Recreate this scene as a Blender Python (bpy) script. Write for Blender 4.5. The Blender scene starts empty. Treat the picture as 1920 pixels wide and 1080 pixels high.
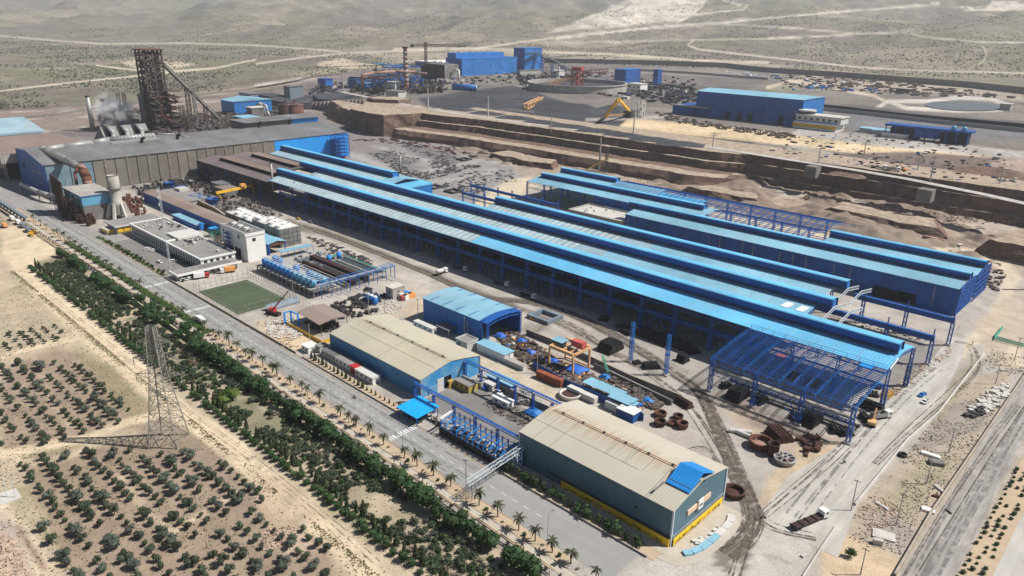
import bpy,math,random
import numpy as np
from mathutils import Vector,Matrix
R=math.radians
random.seed(7)
SC=bpy.context.scene
COL=SC.collection
# ------------------------------------------------------------------ camera
FOC,PITCH,ROLL,YAW,CAMH=1374.26,0.351429,0.018204,2.329857,140.0
_fw=np.array([math.cos(YAW)*math.cos(PITCH),math.sin(YAW)*math.cos(PITCH),-math.sin(PITCH)])
_r=np.cross(_fw,[0,0,1]);_r/=np.linalg.norm(_r);_u=np.cross(_r,_fw)
RT=_r*math.cos(ROLL) + _u*math.sin(ROLL)
UP=-_r*math.sin(ROLL) + _u*math.cos(ROLL)
FW=_fw
cd=bpy.data.cameras.new('camera');cam=bpy.data.objects.new('camera',cd);COL.objects.link(cam)
cd.sensor_width=36;cd.lens=FOC/1920*36;cd.clip_start=1;cd.clip_end=60000
cam.matrix_world=Matrix(((RT[0],UP[0],-FW[0],0),(RT[1],UP[1],-FW[1],0),(RT[2],UP[2],-FW[2],CAMH),(0,0,0,1)))
SC.camera=cam
SC.render.resolution_x,SC.render.resolution_y=1024,576
# ------------------------------------------------------------------ light
SUN_AZ, SUN_EL = R(44), R(50)          # azimuth from +x towards +y
w=bpy.data.worlds.new("World");SC.world=w;w.use_nodes=True
nt=w.node_tree;bg=nt.nodes['Background']
sky=nt.nodes.new('ShaderNodeTexSky');sky.sky_type='NISHITA';sky.sun_disc=False
sky.sun_elevation=SUN_EL;sky.sun_rotation=math.pi/2 - SUN_AZ
sky.dust_density=1.5;sky.air_density=1.0;sky.altitude=1200
nt.links.new(sky.outputs[0],bg.inputs[0]);bg.inputs[1].default_value=0.052
sl=bpy.data.lights.new('sun','SUN');sl.energy=5.0;sl.angle=R(0.5);sl.color=(1,.955,.89)
sun=bpy.data.objects.new('sun',sl);COL.objects.link(sun)
sd=Vector((math.cos(SUN_AZ)*math.cos(SUN_EL),math.sin(SUN_AZ)*math.cos(SUN_EL),math.sin(SUN_EL)))
sun.rotation_euler=sd.to_track_quat('Z','Y').to_euler()
vs=SC.view_settings;vs.view_transform='Standard';vs.look='None';vs.gamma=1;vs.exposure=0.36
try: vs.use_curve_mapping=False
except Exception: pass
SC.cycles.max_bounces=5;SC.cycles.volume_bounces=2;SC.cycles.volume_max_steps=64
# ------------------------------------------------------------------ maths
def P(px,py,z=0.0):
 d=(px-960)*RT - (py-540)*UP + FOC*FW
 t=(z-CAMH)/d[2]
 return (d[0]*t,d[1]*t)
def px_of(X,Y,Z):
 X=np.asarray(X,float);Y=np.asarray(Y,float);Z=np.asarray(Z,float)-CAMH
 wv=X*FW[0]+Y*FW[1]+Z*FW[2]
 wv=np.where(wv<1,1,wv)
 return 960+FOC*(X*RT[0]+Y*RT[1]+Z*RT[2])/wv,540-FOC*(X*UP[0]+Y*UP[1]+Z*UP[2])/wv
_rng=np.random.RandomState(3)
_LAT=_rng.rand(256,256)
def vnoise(x,y,s=1.0,o=0):
 x=np.asarray(x,float)/s + 17.3*o;y=np.asarray(y,float)/s + 9.1*o
 xi=np.floor(x).astype(int);yi=np.floor(y).astype(int)
 fx=x-xi;fy=y-yi;fx=fx*fx*(3-2*fx);fy=fy*fy*(3-2*fy)
 a=_LAT[xi % 256,yi % 256];b=_LAT[(xi+1) % 256,yi % 256]
 c=_LAT[xi % 256,(yi+1) % 256];d=_LAT[(xi+1) % 256,(yi+1) % 256]
 return (a*(1-fx)+b*fx)*(1-fy)+(c*(1-fx)+d*fx)*fy
def fbm(x,y,s,o=0,n=4):
 t=0;a=1;tot=0
 for k in range(n):
  t=t+a*vnoise(x,y,s/2**k,o+k);tot+=a;a*=.5
 return t/tot
def sst(a,b,x):
 t=np.clip((np.asarray(x,float)-a)/(b-a),0,1);return t*t*(3-2*t)
# ------------------------------------------------------------------ terrain height
def plateau(x,y):
 return 26*np.maximum(sst(-1200,-880,x),sst(700,860,y)*sst(-1900,-1500,x))*sst(600,640,y)
def hills(x,y):
 x=np.asarray(x,float);y=np.asarray(y,float)
 d = np.hypot(x, y); az = np.degrees(np.arctan2(y, -x))       # 0 = -x, 90 = +y
 start=np.interp(az,[0,15,30,45,55,65,80,100],[5200,4300,2950,2500,2300,2250,2150,2000])
 slope=np.interp(az,[0,15,30,45,60,80,100],[.075,.07,.085,.105,.115,.12,.12])
 r=np.maximum(d-start,0)
 h=slope*r*r/(r+700);h=600*(1-np.exp(-h/600))
 n=(fbm(x,y,900,1,5)-.5)*np.minimum(r,2500)*.085
 ridge=(1-np.abs(2*fbm(x,y,700,5,4)-1))
 n2=(ridge-.75)*np.minimum(r,2000)*.075
 low=(fbm(x,y,260,9,3)-.5)*sst(900,2200,d)*5
 rise=sst(1500,3000,d)*14
 return h+n+n2+low+rise*.4
def terr(x,y):
 x=np.asarray(x,float);y=np.asarray(y,float)
 return plateau(x,y)+np.maximum(hills(x,y)*sst(700,1500,np.hypot(x,y)),-3)
def G(px,py,dz=0):
 """point of the terrain seen at a photo position (marched from the camera)"""
 d=(px-960)*RT - (py-540)*UP + FOC*FW;d=d/np.linalg.norm(d)
 ts=np.geomspace(500,14000,2500)
 x=d[0]*ts;y=d[1]*ts;z=CAMH+d[2]*ts
 hit=np.nonzero(z<=terr(x,y)+dz)[0]
 i=hit[0] if len(hit) else len(ts)-1
 return float(x[i]),float(y[i]),float(terr(x[i],y[i]))
# ------------------------------------------------------------------ materials
M={}
def mat(name,col,rough=.7,metal=0.,var=.12,scale=.15,dirt=None,dirt_amt=.0,dirt_scale=.08,spec=.35,obj_rand=0.,stretch=None):
 m=bpy.data.materials.new(name);m.use_nodes=True;n=m.node_tree;b=n.nodes['Principled BSDF']
 b.inputs['Roughness'].default_value=rough;b.inputs['Metallic'].default_value=metal
 b.inputs['Specular IOR Level'].default_value=spec
 geo=n.nodes.new('ShaderNodeNewGeometry')
 no=n.nodes.new('ShaderNodeTexNoise');no.inputs['Scale'].default_value=scale;no.inputs['Detail'].default_value=6
 no.inputs['Roughness'].default_value=.65
 n.links.new(geo.outputs['Position'],no.inputs['Vector'])
 mx=n.nodes.new('ShaderNodeMix');mx.data_type='RGBA';mx.blend_type='MIX'
 lo=[c*(1-var*1.6) for c in col];hi=[min(1,c*(1+var*1.3)+.01*var) for c in col]
 mx.inputs['A'].default_value=(*lo,1);mx.inputs['B'].default_value=(*hi,1)
 rp=n.nodes.new('ShaderNodeMapRange');rp.inputs['From Min'].default_value=.3;rp.inputs['From Max'].default_value=.7
 n.links.new(no.outputs['Fac'],rp.inputs['Value']);n.links.new(rp.outputs[0],mx.inputs['Factor'])
 out=mx.outputs['Result']
 if dirt:
  n2=n.nodes.new('ShaderNodeTexNoise');n2.inputs['Scale'].default_value=dirt_scale;n2.inputs['Detail'].default_value=8
  n2.inputs['Roughness'].default_value=.7
  src=geo.outputs['Position']
  if stretch: vm_=n.nodes.new('ShaderNodeVectorMath');vm_.operation='MULTIPLY';vm_.inputs[1].default_value=stretch;n.links.new(src,vm_.inputs[0]);src=vm_.outputs[0]
  n.links.new(src,n2.inputs['Vector'])
  r2=n.nodes.new('ShaderNodeMapRange');r2.inputs['From Min'].default_value=.62-.3*dirt_amt;r2.inputs['From Max'].default_value=.80-.2*dirt_amt
  n.links.new(n2.outputs['Fac'],r2.inputs['Value'])
  mm=n.nodes.new('ShaderNodeMath');mm.operation='MULTIPLY';mm.inputs[1].default_value=min(1,.4+dirt_amt*.6)
  n.links.new(r2.outputs[0],mm.inputs[0])
  m2=n.nodes.new('ShaderNodeMix');m2.data_type='RGBA';m2.inputs['B'].default_value=(*dirt,1)
  n.links.new(out,m2.inputs['A']);n.links.new(mm.outputs[0],m2.inputs['Factor']);out=m2.outputs['Result']
 if obj_rand:
  oi=n.nodes.new('ShaderNodeObjectInfo');hs=n.nodes.new('ShaderNodeHueSaturation')
  r3=n.nodes.new('ShaderNodeMapRange');r3.inputs['To Min'].default_value=1-obj_rand;r3.inputs['To Max'].default_value=1+obj_rand
  n.links.new(oi.outputs['Random'],r3.inputs['Value']);n.links.new(r3.outputs[0],hs.inputs['Value'])
  r4=n.nodes.new('ShaderNodeMapRange');r4.inputs['To Min'].default_value=.5-obj_rand*.06;r4.inputs['To Max'].default_value=.5+obj_rand*.05
  ms=n.nodes.new('ShaderNodeMath');ms.operation='FRACT';mk=n.nodes.new('ShaderNodeMath');mk.operation='MULTIPLY';mk.inputs[1].default_value=7.3
  n.links.new(oi.outputs['Random'],mk.inputs[0]);n.links.new(mk.outputs[0],ms.inputs[0]);n.links.new(ms.outputs[0],r4.inputs['Value'])
  n.links.new(r4.outputs[0],hs.inputs['Hue']);n.links.new(out,hs.inputs['Color']);out=hs.outputs['Color']
 n.links.new(out,b.inputs['Base Color'])
 M[name]=m;return m
def bump(m,scale,strength,dist=.3):
 n=m.node_tree;b=n.nodes['Principled BSDF'];geo=n.nodes.new('ShaderNodeNewGeometry')
 no=n.nodes.new('ShaderNodeTexNoise');no.inputs['Scale'].default_value=scale;no.inputs['Detail'].default_value=6
 bp=n.nodes.new('ShaderNodeBump');bp.inputs['Strength'].default_value=strength;bp.inputs['Distance'].default_value=dist
 n.links.new(geo.outputs['Position'],no.inputs['Vector']);n.links.new(no.outputs['Fac'],bp.inputs['Height']);n.links.new(bp.outputs[0],b.inputs['Normal'])
def corr(m,axis,period,strength=.5):
 """fine corrugated sheet relief running across the given axis"""
 n=m.node_tree;b=n.nodes['Principled BSDF'];geo=n.nodes.new('ShaderNodeNewGeometry')
 sp=n.nodes.new('ShaderNodeSeparateXYZ');n.links.new(geo.outputs['Position'],sp.inputs[0])
 mu=n.nodes.new('ShaderNodeMath');mu.operation='MULTIPLY';mu.inputs[1].default_value=2*math.pi/period
 n.links.new(sp.outputs[axis],mu.inputs[0]);si=n.nodes.new('ShaderNodeMath');si.operation='SINE';n.links.new(mu.outputs[0],si.inputs[0])
 bp=n.nodes.new('ShaderNodeBump');bp.inputs['Strength'].default_value=strength;bp.inputs['Distance'].default_value=period*.12
 n.links.new(si.outputs[0],bp.inputs['Height']);n.links.new(bp.outputs[0],b.inputs['Normal'])
mat('roof_bright',(.135,.47,.74),.5,0,.14,.04,(.21,.37,.46),.45,.035)
mat('roof_pale',(.30,.44,.505),.55,0,.16,.05,(.33,.38,.41),.5,.03)
mat('roof_sky',(.215,.43,.55),.5,0,.14,.04,(.27,.39,.44),.45,.035)
mat('skylight_tan',(.60,.585,.50),.5,0,.1,.1)
mat('skylight_dull',(.22,.36,.45),.5,0,.2,.1)
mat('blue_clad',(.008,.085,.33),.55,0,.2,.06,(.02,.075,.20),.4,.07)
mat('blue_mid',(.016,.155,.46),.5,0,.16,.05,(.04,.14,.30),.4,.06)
mat('blue_bright',(.02,.26,.68),.4,0,.10,.05)
mat('blue_cyan',(.015,.36,.85),.35,0,.06,.05)
mat('blue_steel',(.013,.095,.36),.5,0,.2,.2,(.03,.08,.2),.25,.3)
mat('blue_pale_wall',(.12,.33,.50),.55,0,.18,.05,(.30,.27,.21),.5,.06)
mat('teal_clad',(.075,.145,.185),.6,0,.12,.04,(.11,.15,.16),.35,.06)
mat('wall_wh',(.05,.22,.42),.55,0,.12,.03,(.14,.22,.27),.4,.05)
mat('wall_wh_lit',(.04,.25,.52),.5,0,.12,.05,(.28,.40,.42),.5,.12)  # brighter copy of the warehouse blue, sunlight painted into the end wall
mat('roof_cream',(.44,.415,.325),.65,0,.06,.03,(.55,.47,.33),.3,.02)
mat('roof_cream_dirty',(.46,.43,.35),.65,0,.06,.02,(.44,.31,.20),.35,.035)
mat('rust_stain',(.40,.22,.12),.8,0,.4,.2,(.5,.40,.28),.5,.3)
mat('roof_grey',(.165,.168,.175),.7,0,.2,.05,(.12,.108,.10),.6,.03)
mat('roof_brown',(.155,.125,.125),.75,0,.15,.03,(.20,.16,.15),.5,.04)
mat('roof_dust',(.24,.18,.15),.8,0,.12,.03,(.20,.19,.19),.4,.03)
mat('panel_grey',(.165,.155,.135),.75,0,.15,.06,(.22,.17,.13),.5,.05)
mat('panel_blue',(.125,.21,.26),.65,0,.2,.08,(.2,.19,.16),.5,.08)
mat('pilaster',(.24,.20,.165),.85,0,.3,.5)
mat('black_steel',(.016,.016,.018),.6,0,.3,.3)
mat('dark_steel',(.045,.043,.047),.65,0,.3,.2)
mat('dark_gap',(.01,.011,.014),.9,0,.2,.2)
mat('dri_steel',(.080,.064,.058),.75,0,.4,.08,(.11,.062,.042),.4,.15)
mat('dri_panel',(.19,.18,.17),.75,0,.3,.08)
mat('rust',(.13,.052,.032),.85,0,.35,.3,(.08,.03,.02),.4,.4)
mat('rust_dark',(.06,.024,.018),.85,0,.35,.3)
mat('rust_pipe',(.33,.19,.15),.75,0,.25,.15,(.2,.12,.1),.4,.2)
mat('brown_panel',(.045,.02,.018),.8,0,.25,.1)
mat('galv',(.34,.34,.33),.5,.2,.15,.15,(.24,.2,.17),.4,.15)
mat('galv_dark',(.18,.18,.175),.6,.1,.2,.15)
mat('steel_white',(.52,.58,.62),.5,0,.12,.2)
mat('pylon_steel',(.30,.285,.265),.55,.3,.15,.4)
mat('concrete',(.36,.34,.31),.85,0,.14,.12,(.25,.22,.19),.4,.15)
mat('concrete_light',(.50,.48,.44),.85,0,.10,.12,(.36,.33,.29),.35,.15)
mat('concrete_dark',(.17,.16,.15),.9,0,.2,.2)
mat('roof_bitumen',(.235,.225,.215),.85,0,.10,.1,(.32,.30,.28),.3,.15)
mat('white',(.74,.73,.70),.55,0,.05,.3,(.5,.47,.42),.25,.3)
mat('white_dirty',(.56,.55,.52),.65,0,.12,.3,(.38,.34,.28),.4,.3)
mat('window',(.025,.03,.035),.25,0,.3,.5)
mat('yellow',(.72,.42,.03),.55,0,.1,.3)
mat('yellow_banner',(.80,.52,.015),.55,0,.05,.3)
mat('letter_black',(.03,.03,.03),.6,0,.1,1)
mat('letter_blue',(.05,.14,.3),.6,0,.1,1)
mat('letter_orange',(.55,.30,.10),.6,0,.1,1)
mat('ochre_wall',(.45,.32,.08),.7,0,.15,.3)
mat('peach',(.66,.48,.33),.7,0,.1,.3)
mat('orange',(.74,.33,.10),.6,0,.12,.4)
mat('crane_orange',(.62,.36,.17),.6,0,.15,.4)
mat('red',(.42,.03,.03),.5,0,.15,.3)
mat('red_pale',(.48,.10,.09),.6,0,.12,.3)
mat('red_steel',(.34,.075,.05),.7,0,.25,.2)
mat('green_paint',(.04,.30,.19),.5,0,.15,.3)
mat('tank_blue',(.02,.22,.62),.4,0,.1,.2)
mat('tank_pale',(.10,.37,.58),.45,0,.1,.2,(.2,.38,.48),.4,.3)
mat('brick_red',(.26,.075,.04),.85,0,.3,.5)
mat('grey_blue',(.17,.21,.25),.6,0,.15,.2,(.22,.2,.18),.3,.3)
mat('tarp',(.03,.14,.55),.5,0,.2,.5)
mat('water_green',(.085,.12,.085),.15,0,.1,.1)
mat('water_dark',(.04,.052,.052),.12,0,.1,.1)
mat('pond',(.085,.095,.095),.3,0,.15,.02)
mat('tyre',(.02,.02,.02),.8,0,.1,1)
mat('glass',(.02,.025,.03),.12,0,.1,1,spec=.6)
mat('turf',(.062,.085,.042),.9,0,.15,.05,(.085,.105,.058),.5,.08)
mat('line_white',(.70,.70,.68),.7,0,.15,.5)
mat('line_faded',(.22,.25,.19),.8,0,.25,.5)
mat('asphalt',(.28,.275,.266),.85,0,.07,.08,(.235,.228,.22),.55,.12,stretch=(.18,2.2,1))
mat('asphalt_old',(.36,.34,.315),.9,0,.16,.15,(.17,.15,.14),.75,.12,stretch=(3.5,.35,1))
mat('road_concrete',(.44,.42,.385),.85,0,.10,.08,(.28,.255,.225),.6,.12,stretch=(2.5,.22,1))
mat('yard_tarmac',(.18,.172,.163),.9,0,.12,.1,(.27,.25,.23),.35,.08)
mat('kerb',(.36,.30,.235),.85,0,.15,.3)
mat('sand_verge',(.44,.34,.235),.95,0,.10,.3,(.36,.28,.19),.4,.15)
mat('paving',(.43,.385,.32),.9,0,.08,.3)
mat('wall_sand',(.50,.40,.27),.9,0,.10,.2)
mat('soil_dark',(.065,.047,.04),.95,0,.35,.3)
mat('slag',(.050,.054,.062),.95,0,.2,.08)
mat('rubble',(.36,.31,.26),.95,0,.4,.6)
mat('rubble_brick',(.44,.33,.25),.95,0,.3,.6)
mat('scrap',(.10,.078,.065),.85,.1,.5,.6,(.22,.18,.15),.4,.5)
mat('bark',(.10,.075,.05),.9,0,.3,2)
mat('bark_palm',(.17,.125,.085),.9,0,.3,2)
def leafm(name,col,rnd=.22):
 m=mat(name,col,.75,0,.35,1.2,obj_rand=rnd,spec=.2)
leafm('leaf_olive',(.044,.060,.036));leafm('leaf_olive_grey',(.070,.088,.066))
leafm('leaf_pine',(.030,.066,.020));leafm('leaf_dark',(.020,.040,.014));leafm('leaf_lime',(.085,.13,.022))
leafm('leaf_belt',(.046,.068,.036));leafm('leaf_palm',(.060,.068,.036),.2);leafm('leaf_cypress',(.045,.060,.024))
leafm('leaf_dry',(.20,.165,.12));leafm('grass',(.065,.11,.025));leafm('leaf_shrub',(.042,.078,.028))
leafm('dry_grass',(.27,.245,.135))
def ridge_stain(m,y0,w,col):
 """rust that has run down the sheets from the ridge fixings"""
 n=m.node_tree;L=n.links;b=n.nodes['Principled BSDF'];src=b.inputs['Base Color'].links[0].from_socket;N=n.nodes.new
 g_=N('ShaderNodeNewGeometry');vm_=N('ShaderNodeVectorMath');vm_.operation='MULTIPLY';vm_.inputs[1].default_value=(.9,.07,0);L.new(g_.outputs['Position'],vm_.inputs[0])
 no=N('ShaderNodeTexNoise');no.inputs['Scale'].default_value=1;no.inputs['Detail'].default_value=5;L.new(vm_.outputs[0],no.inputs['Vector'])
 sp=N('ShaderNodeSeparateXYZ');L.new(g_.outputs['Position'],sp.inputs[0]);d=N('ShaderNodeMath');d.operation='SUBTRACT';d.inputs[1].default_value=y0;L.new(sp.outputs[1],d.inputs[0])
 a=N('ShaderNodeMath');a.operation='ABSOLUTE';L.new(d.outputs[0],a.inputs[0]);mr=N('ShaderNodeMapRange');mr.inputs['From Max'].default_value=w;mr.inputs['To Min'].default_value=1;mr.inputs['To Max'].default_value=0;L.new(a.outputs[0],mr.inputs['Value'])
 m2=N('ShaderNodeMapRange');m2.inputs['From Min'].default_value=.38;m2.inputs['From Max'].default_value=.7;L.new(no.outputs['Fac'],m2.inputs['Value'])
 mu=N('ShaderNodeMath');mu.operation='MULTIPLY';L.new(mr.outputs[0],mu.inputs[0]);L.new(m2.outputs[0],mu.inputs[1])
 mx=N('ShaderNodeMix');mx.data_type='RGBA';mx.inputs['B'].default_value=(*col,1);L.new(src,mx.inputs['A']);L.new(mu.outputs[0],mx.inputs['Factor']);L.new(mx.outputs['Result'],b.inputs['Base Color'])
ridge_stain(M['roof_cream_dirty'],170.9,7,(.36,.22,.13));ridge_stain(M['roof_cream'],176.2,5,(.36,.30,.21))
for k,ax,pe in (('roof_cream',0,1.1),('roof_cream_dirty',0,1.1),('teal_clad',0,.9),('wall_wh_lit',1,.9),('roof_pale',0,1.4),('roof_sky',0,1.4),('roof_bright',0,1.4),('blue_clad',0,1.2),('roof_grey',1,2)): corr(M[k],ax,pe,.13)
def vary(m,amt):
 """sheet to sheet fading"""
 n=m.node_tree;b=n.nodes['Principled BSDF'];src=b.inputs['Base Color'].links[0].from_socket;oi=n.nodes.new('ShaderNodeObjectInfo');r=n.nodes.new('ShaderNodeMapRange');r.inputs['To Min'].default_value=1-amt;r.inputs['To Max'].default_value=1+amt
 hs=n.nodes.new('ShaderNodeHueSaturation');n.links.new(oi.outputs['Random'],r.inputs['Value']);n.links.new(r.outputs[0],hs.inputs['Value']);n.links.new(src,hs.inputs['Color']);n.links.new(hs.outputs[0],b.inputs['Base Color'])
for k,a in (('roof_pale',.09),('roof_sky',.08),('roof_bright',.07),('blue_clad',.10),('roof_grey',.08),('roof_dust',.1),('roof_brown',.12),('panel_grey',.12),('panel_blue',.12),('roof_cream',.03),('roof_cream_dirty',.035),('teal_clad',.05),('scrap',.2)): vary(M[k],a)
m=mat('track_dirt',(.135,.112,.092),.95,0,.3,.4);mat('track_sand',(.42,.335,.24),.95,0,.2,.4);mat('road_wear',(.20,.195,.19),.9,0,.2,.5);n=m.node_tree;b=n.nodes['Principled BSDF'];ge=n.nodes.new('ShaderNodeNewGeometry');no=n.nodes.new('ShaderNodeTexNoise');no.inputs['Scale'].default_value=.35;no.inputs['Detail'].default_value=7
no.inputs['Roughness'].default_value=.75;mr=n.nodes.new('ShaderNodeMapRange');mr.inputs['From Min'].default_value=.40;mr.inputs['From Max'].default_value=.60;n.links.new(ge.outputs['Position'],no.inputs['Vector']);n.links.new(no.outputs['Fac'],mr.inputs['Value']);n.links.new(mr.outputs[0],b.inputs['Alpha'])
for k in ('road_wear','track_sand'):
 n=M[k].node_tree;no=n.nodes.new('ShaderNodeTexNoise');no.inputs['Scale'].default_value=.3;no.inputs['Detail'].default_value=7;mr=n.nodes.new('ShaderNodeMapRange');mr.inputs['From Min'].default_value=.42;mr.inputs['From Max'].default_value=.62;mr.inputs['To Max'].default_value=.8;ge=n.nodes.new('ShaderNodeNewGeometry');n.links.new(ge.outputs['Position'],no.inputs['Vector']);n.links.new(no.outputs['Fac'],mr.inputs['Value']);n.links.new(mr.outputs[0],n.nodes['Principled BSDF'].inputs['Alpha'])
# ------------------------------------------------------------------ objects
ROOTLOC={}
def tag(o,label=None,cat=None,group=None,kind=None):
 if label: o['label']=label
 if cat: o['category']=cat
 if group: o['group']=group
 if kind: o['kind']=kind
 return o
def thing(name,label,cat,loc=(0,0,0),group=None):
 o=bpy.data.objects.new(name,None);COL.objects.link(o);o.location=loc;o.empty_display_size=.5
 ROOTLOC[o.name]=Vector(loc);return tag(o,label,cat,group)
def rootloc(o):
 while o.parent: o=o.parent
 return ROOTLOC.get(o.name,Vector((0,0,0)))
class MB:
 def __init__(s): s.v=[];s.f=[];s.m=[]
 def add(s,vs,fs,mi=0):
  b=len(s.v);s.v+=[tuple(p) for p in vs];s.f+=[tuple(b+i for i in f) for f in fs];s.m+=[mi]*len(fs);return s
 def box(s,x0,x1,y0,y1,z0,z1,mi=0):
  return s.add([(x0,y0,z0),(x1,y0,z0),(x1,y1,z0),(x0,y1,z0),(x0,y0,z1),(x1,y0,z1),(x1,y1,z1),(x0,y1,z1)],
                     [(3,2,1,0),(4,5,6,7),(0,1,5,4),(1,2,6,5),(2,3,7,6),(3,0,4,7)],mi)
 def cbox(s,cx,cy,z0,sx,sy,sz,rz=0,mi=0):
  c,n=math.cos(rz),math.sin(rz);vs=[]
  for z in (z0,z0+sz):
   for a,b in ((-1,-1),(1,-1),(1,1),(-1,1)):
    x=a*sx/2;y=b*sy/2;vs.append((cx+x*c-y*n,cy+x*n+y*c,z))
  return s.add(vs,[(3,2,1,0),(4,5,6,7),(0,1,5,4),(1,2,6,5),(2,3,7,6),(3,0,4,7)],mi)
 def prism(s,poly,z0,z1,mi=0,top=None):
  n=len(poly);vs=[(p[0],p[1],z0) for p in poly]+[(p[0],p[1],z1) for p in poly]
  fs=[tuple(range(n-1,-1,-1))];s.add(vs,fs+[(i,(i+1) % n,n+(i+1) % n,n+i) for i in range(n)],mi)
  return s.add(vs[n:],[tuple(range(n))],mi if top is None else top)
 def bar(s,p,q,w=.3,h=None,mi=0):
  h=h or w;p=Vector(p);q=Vector(q);d=q-p
  if d.length<1e-6: return s
  d.normalize();a=d.cross(Vector((0,0,1)))
  if a.length<1e-3: a=Vector((1,0,0))
  a.normalize();b=a.cross(d);vs=[]
  for c in (p,q):
   for i,j in ((-1,-1),(1,-1),(1,1),(-1,1)): vs.append(c+a*(i*w/2)+b*(j*h/2))
  return s.add(vs,[(3,2,1,0),(4,5,6,7),(0,1,5,4),(1,2,6,5),(2,3,7,6),(3,0,4,7)],mi)
 def cyl(s,p,q,r0,r1=None,n=12,mi=0,cap=True):
  r1=r0 if r1 is None else r1;p=Vector(p);q=Vector(q);d=(q-p).normalized()
  a=d.cross(Vector((0,0,1)))
  if a.length<1e-3: a=Vector((1,0,0))
  a.normalize();b=d.cross(a);vs=[]
  for c,r in ((p,r0),(q,r1)):
   for k in range(n):
    t=2*math.pi*k/n;vs.append(c+a*(r*math.cos(t))+b*(r*math.sin(t)))
  fs=[(k,(k+1) % n,n+(k+1) % n,n+k) for k in range(n)]
  if cap: fs+=[tuple(range(n-1,-1,-1)),tuple(range(n,2*n))]
  return s.add(vs,fs,mi)
 def tube(s,pts,r,n=8,mi=0):
  for a,b in zip(pts[:-1],pts[1:]): s.cyl(a,b,r,r,n,mi)
  return s
 def lathe(s,c,prof,n=24,mi=0):
  vs=[]
  for r,z in prof:
   for k in range(n):
    t=2*math.pi*k/n;vs.append((c[0]+r*math.cos(t),c[1]+r*math.sin(t),c[2]+z))
  fs=[]
  for j in range(len(prof)-1):
   for k in range(n): fs.append((j*n+k,j*n+(k+1) % n,(j+1)*n+(k+1) % n,(j+1)*n+k))
  return s.add(vs,fs,mi)
 def quad(s,pts,mi=0): return s.add(pts,[tuple(range(len(pts)))],mi)
 def truss(s,p,q,dep,n,ch=.25,wb=.16,up=(0,0,1),mi=0,post=False):
  """flat warren truss, top chord p-q, depth dep along -up"""
  p=Vector(p);q=Vector(q);u=Vector(up);lo0=p-u*dep;lo1=q-u*dep
  s.bar(p,q,ch,None,mi);s.bar(lo0,lo1,ch,None,mi)
  for k in range(n):
   a=p.lerp(q,k/n);b=p.lerp(q,(k+1)/n);c=lo0.lerp(lo1,(k+.5)/n)
   s.bar(a,c,wb,None,mi);s.bar(c,b,wb,None,mi)
   if post: s.bar(a,lo0.lerp(lo1,k/n),wb,None,mi)
  return s
 def lattice(s,p,q,w,n,ch=.2,wb=.12,mi=0,wy=None):
  """four-chord laced box between p and q (any direction)"""
  p=Vector(p);q=Vector(q);d=(q-p).normalized();a=d.cross(Vector((0,0,1)))
  if a.length<1e-3: a=Vector((1,0,0))
  a.normalize();b=d.cross(a);wy=wy or w
  cs=[(a*(i*w/2)+b*(j*wy/2)) for i,j in ((-1,-1),(1,-1),(1,1),(-1,1))]
  for c in cs: s.bar(p+c,q+c,ch,None,mi)
  for f in range(4):
   c0,c1=cs[f],cs[(f+1) % 4]
   for k in range(n):
    u0=p.lerp(q,k/n);u1=p.lerp(q,(k+1)/n)
    if k % 2: s.bar(u0+c0,u1+c1,wb,None,mi)
    else: s.bar(u0+c1,u1+c0,wb,None,mi)
  return s
 def sph(s,c,r,n=8,m=5,sz=1,mi=0):
  prof=[(max(.001,r*math.sin(math.pi*j/m)),-r*sz*math.cos(math.pi*j/m)) for j in range(m+1)]
  return s.lathe(c,prof,n,mi)
 def mesh(s,name,mats,off=Vector((0,0,0)),smooth=False):
  me=bpy.data.meshes.new(name)
  me.from_pydata([(x-off[0],y-off[1],z-off[2]) for x,y,z in s.v],[],s.f)
  if isinstance(mats,str): mats=[mats]
  for m in mats: me.materials.append(M[m])
  if len(mats)>1: me.polygons.foreach_set('material_index',s.m)
  if smooth: me.polygons.foreach_set('use_smooth',[True]*len(s.f))
  me.update();return me
 def build(s,name,mats,parent=None,smooth=False,kind=None,label=None):
  if not s.f: return None
  off=rootloc(parent) if parent else Vector((0,0,0))
  me=s.mesh(name,mats,off,smooth)
  o=bpy.data.objects.new(name,me);COL.objects.link(o)
  if parent: o.parent=parent
  if kind: o['kind']=kind
  if label: o['label']=label
  return o
def bx_(*a,**k):return MB().box(*a,**k)
def lt_(*a,**k):return MB().lattice(*a,**k)
def br_(*a,**k):return MB().bar(*a,**k)
def cy_(*a,**k):return MB().cyl(*a,**k)
def la_(*a,**k):return MB().lathe(*a,**k)
ru=random.uniform
def solo(mb,name,mats,label,cat,group=None,smooth=False,loc=None):
 """a thing that is one mesh"""
 if loc is None:
  xs=[v[0] for v in mb.v];ys=[v[1] for v in mb.v];zs=[v[2] for v in mb.v]
  loc=((min(xs)+max(xs))/2,(min(ys)+max(ys))/2,min(zs))
 me=mb.mesh(name,mats,Vector(loc),smooth);o=bpy.data.objects.new(name,me);COL.objects.link(o);o.location=loc
 return tag(o,label,cat,group)
def inst(name,me,parent,loc,rz=0,sc=None,label=None):
 """a part sharing mesh data; loc in world coordinates"""
 o=bpy.data.objects.new(name,me);COL.objects.link(o)
 if parent: o.parent=parent;loc=Vector(loc)-rootloc(parent)
 o.location=loc;o.rotation_euler=(0,0,rz)
 if sc: o.scale=sc if hasattr(sc,'__len__') else (sc,sc,sc)
 if label: o['label']=label
 return o
def kid(name,me,parent):
 o=bpy.data.objects.new(name,me);COL.objects.link(o);o.parent=parent;return o
def structure(mb,name,mats,smooth=False):
 o=mb.build(name,mats,None,smooth);o['kind']='structure';return o
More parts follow.
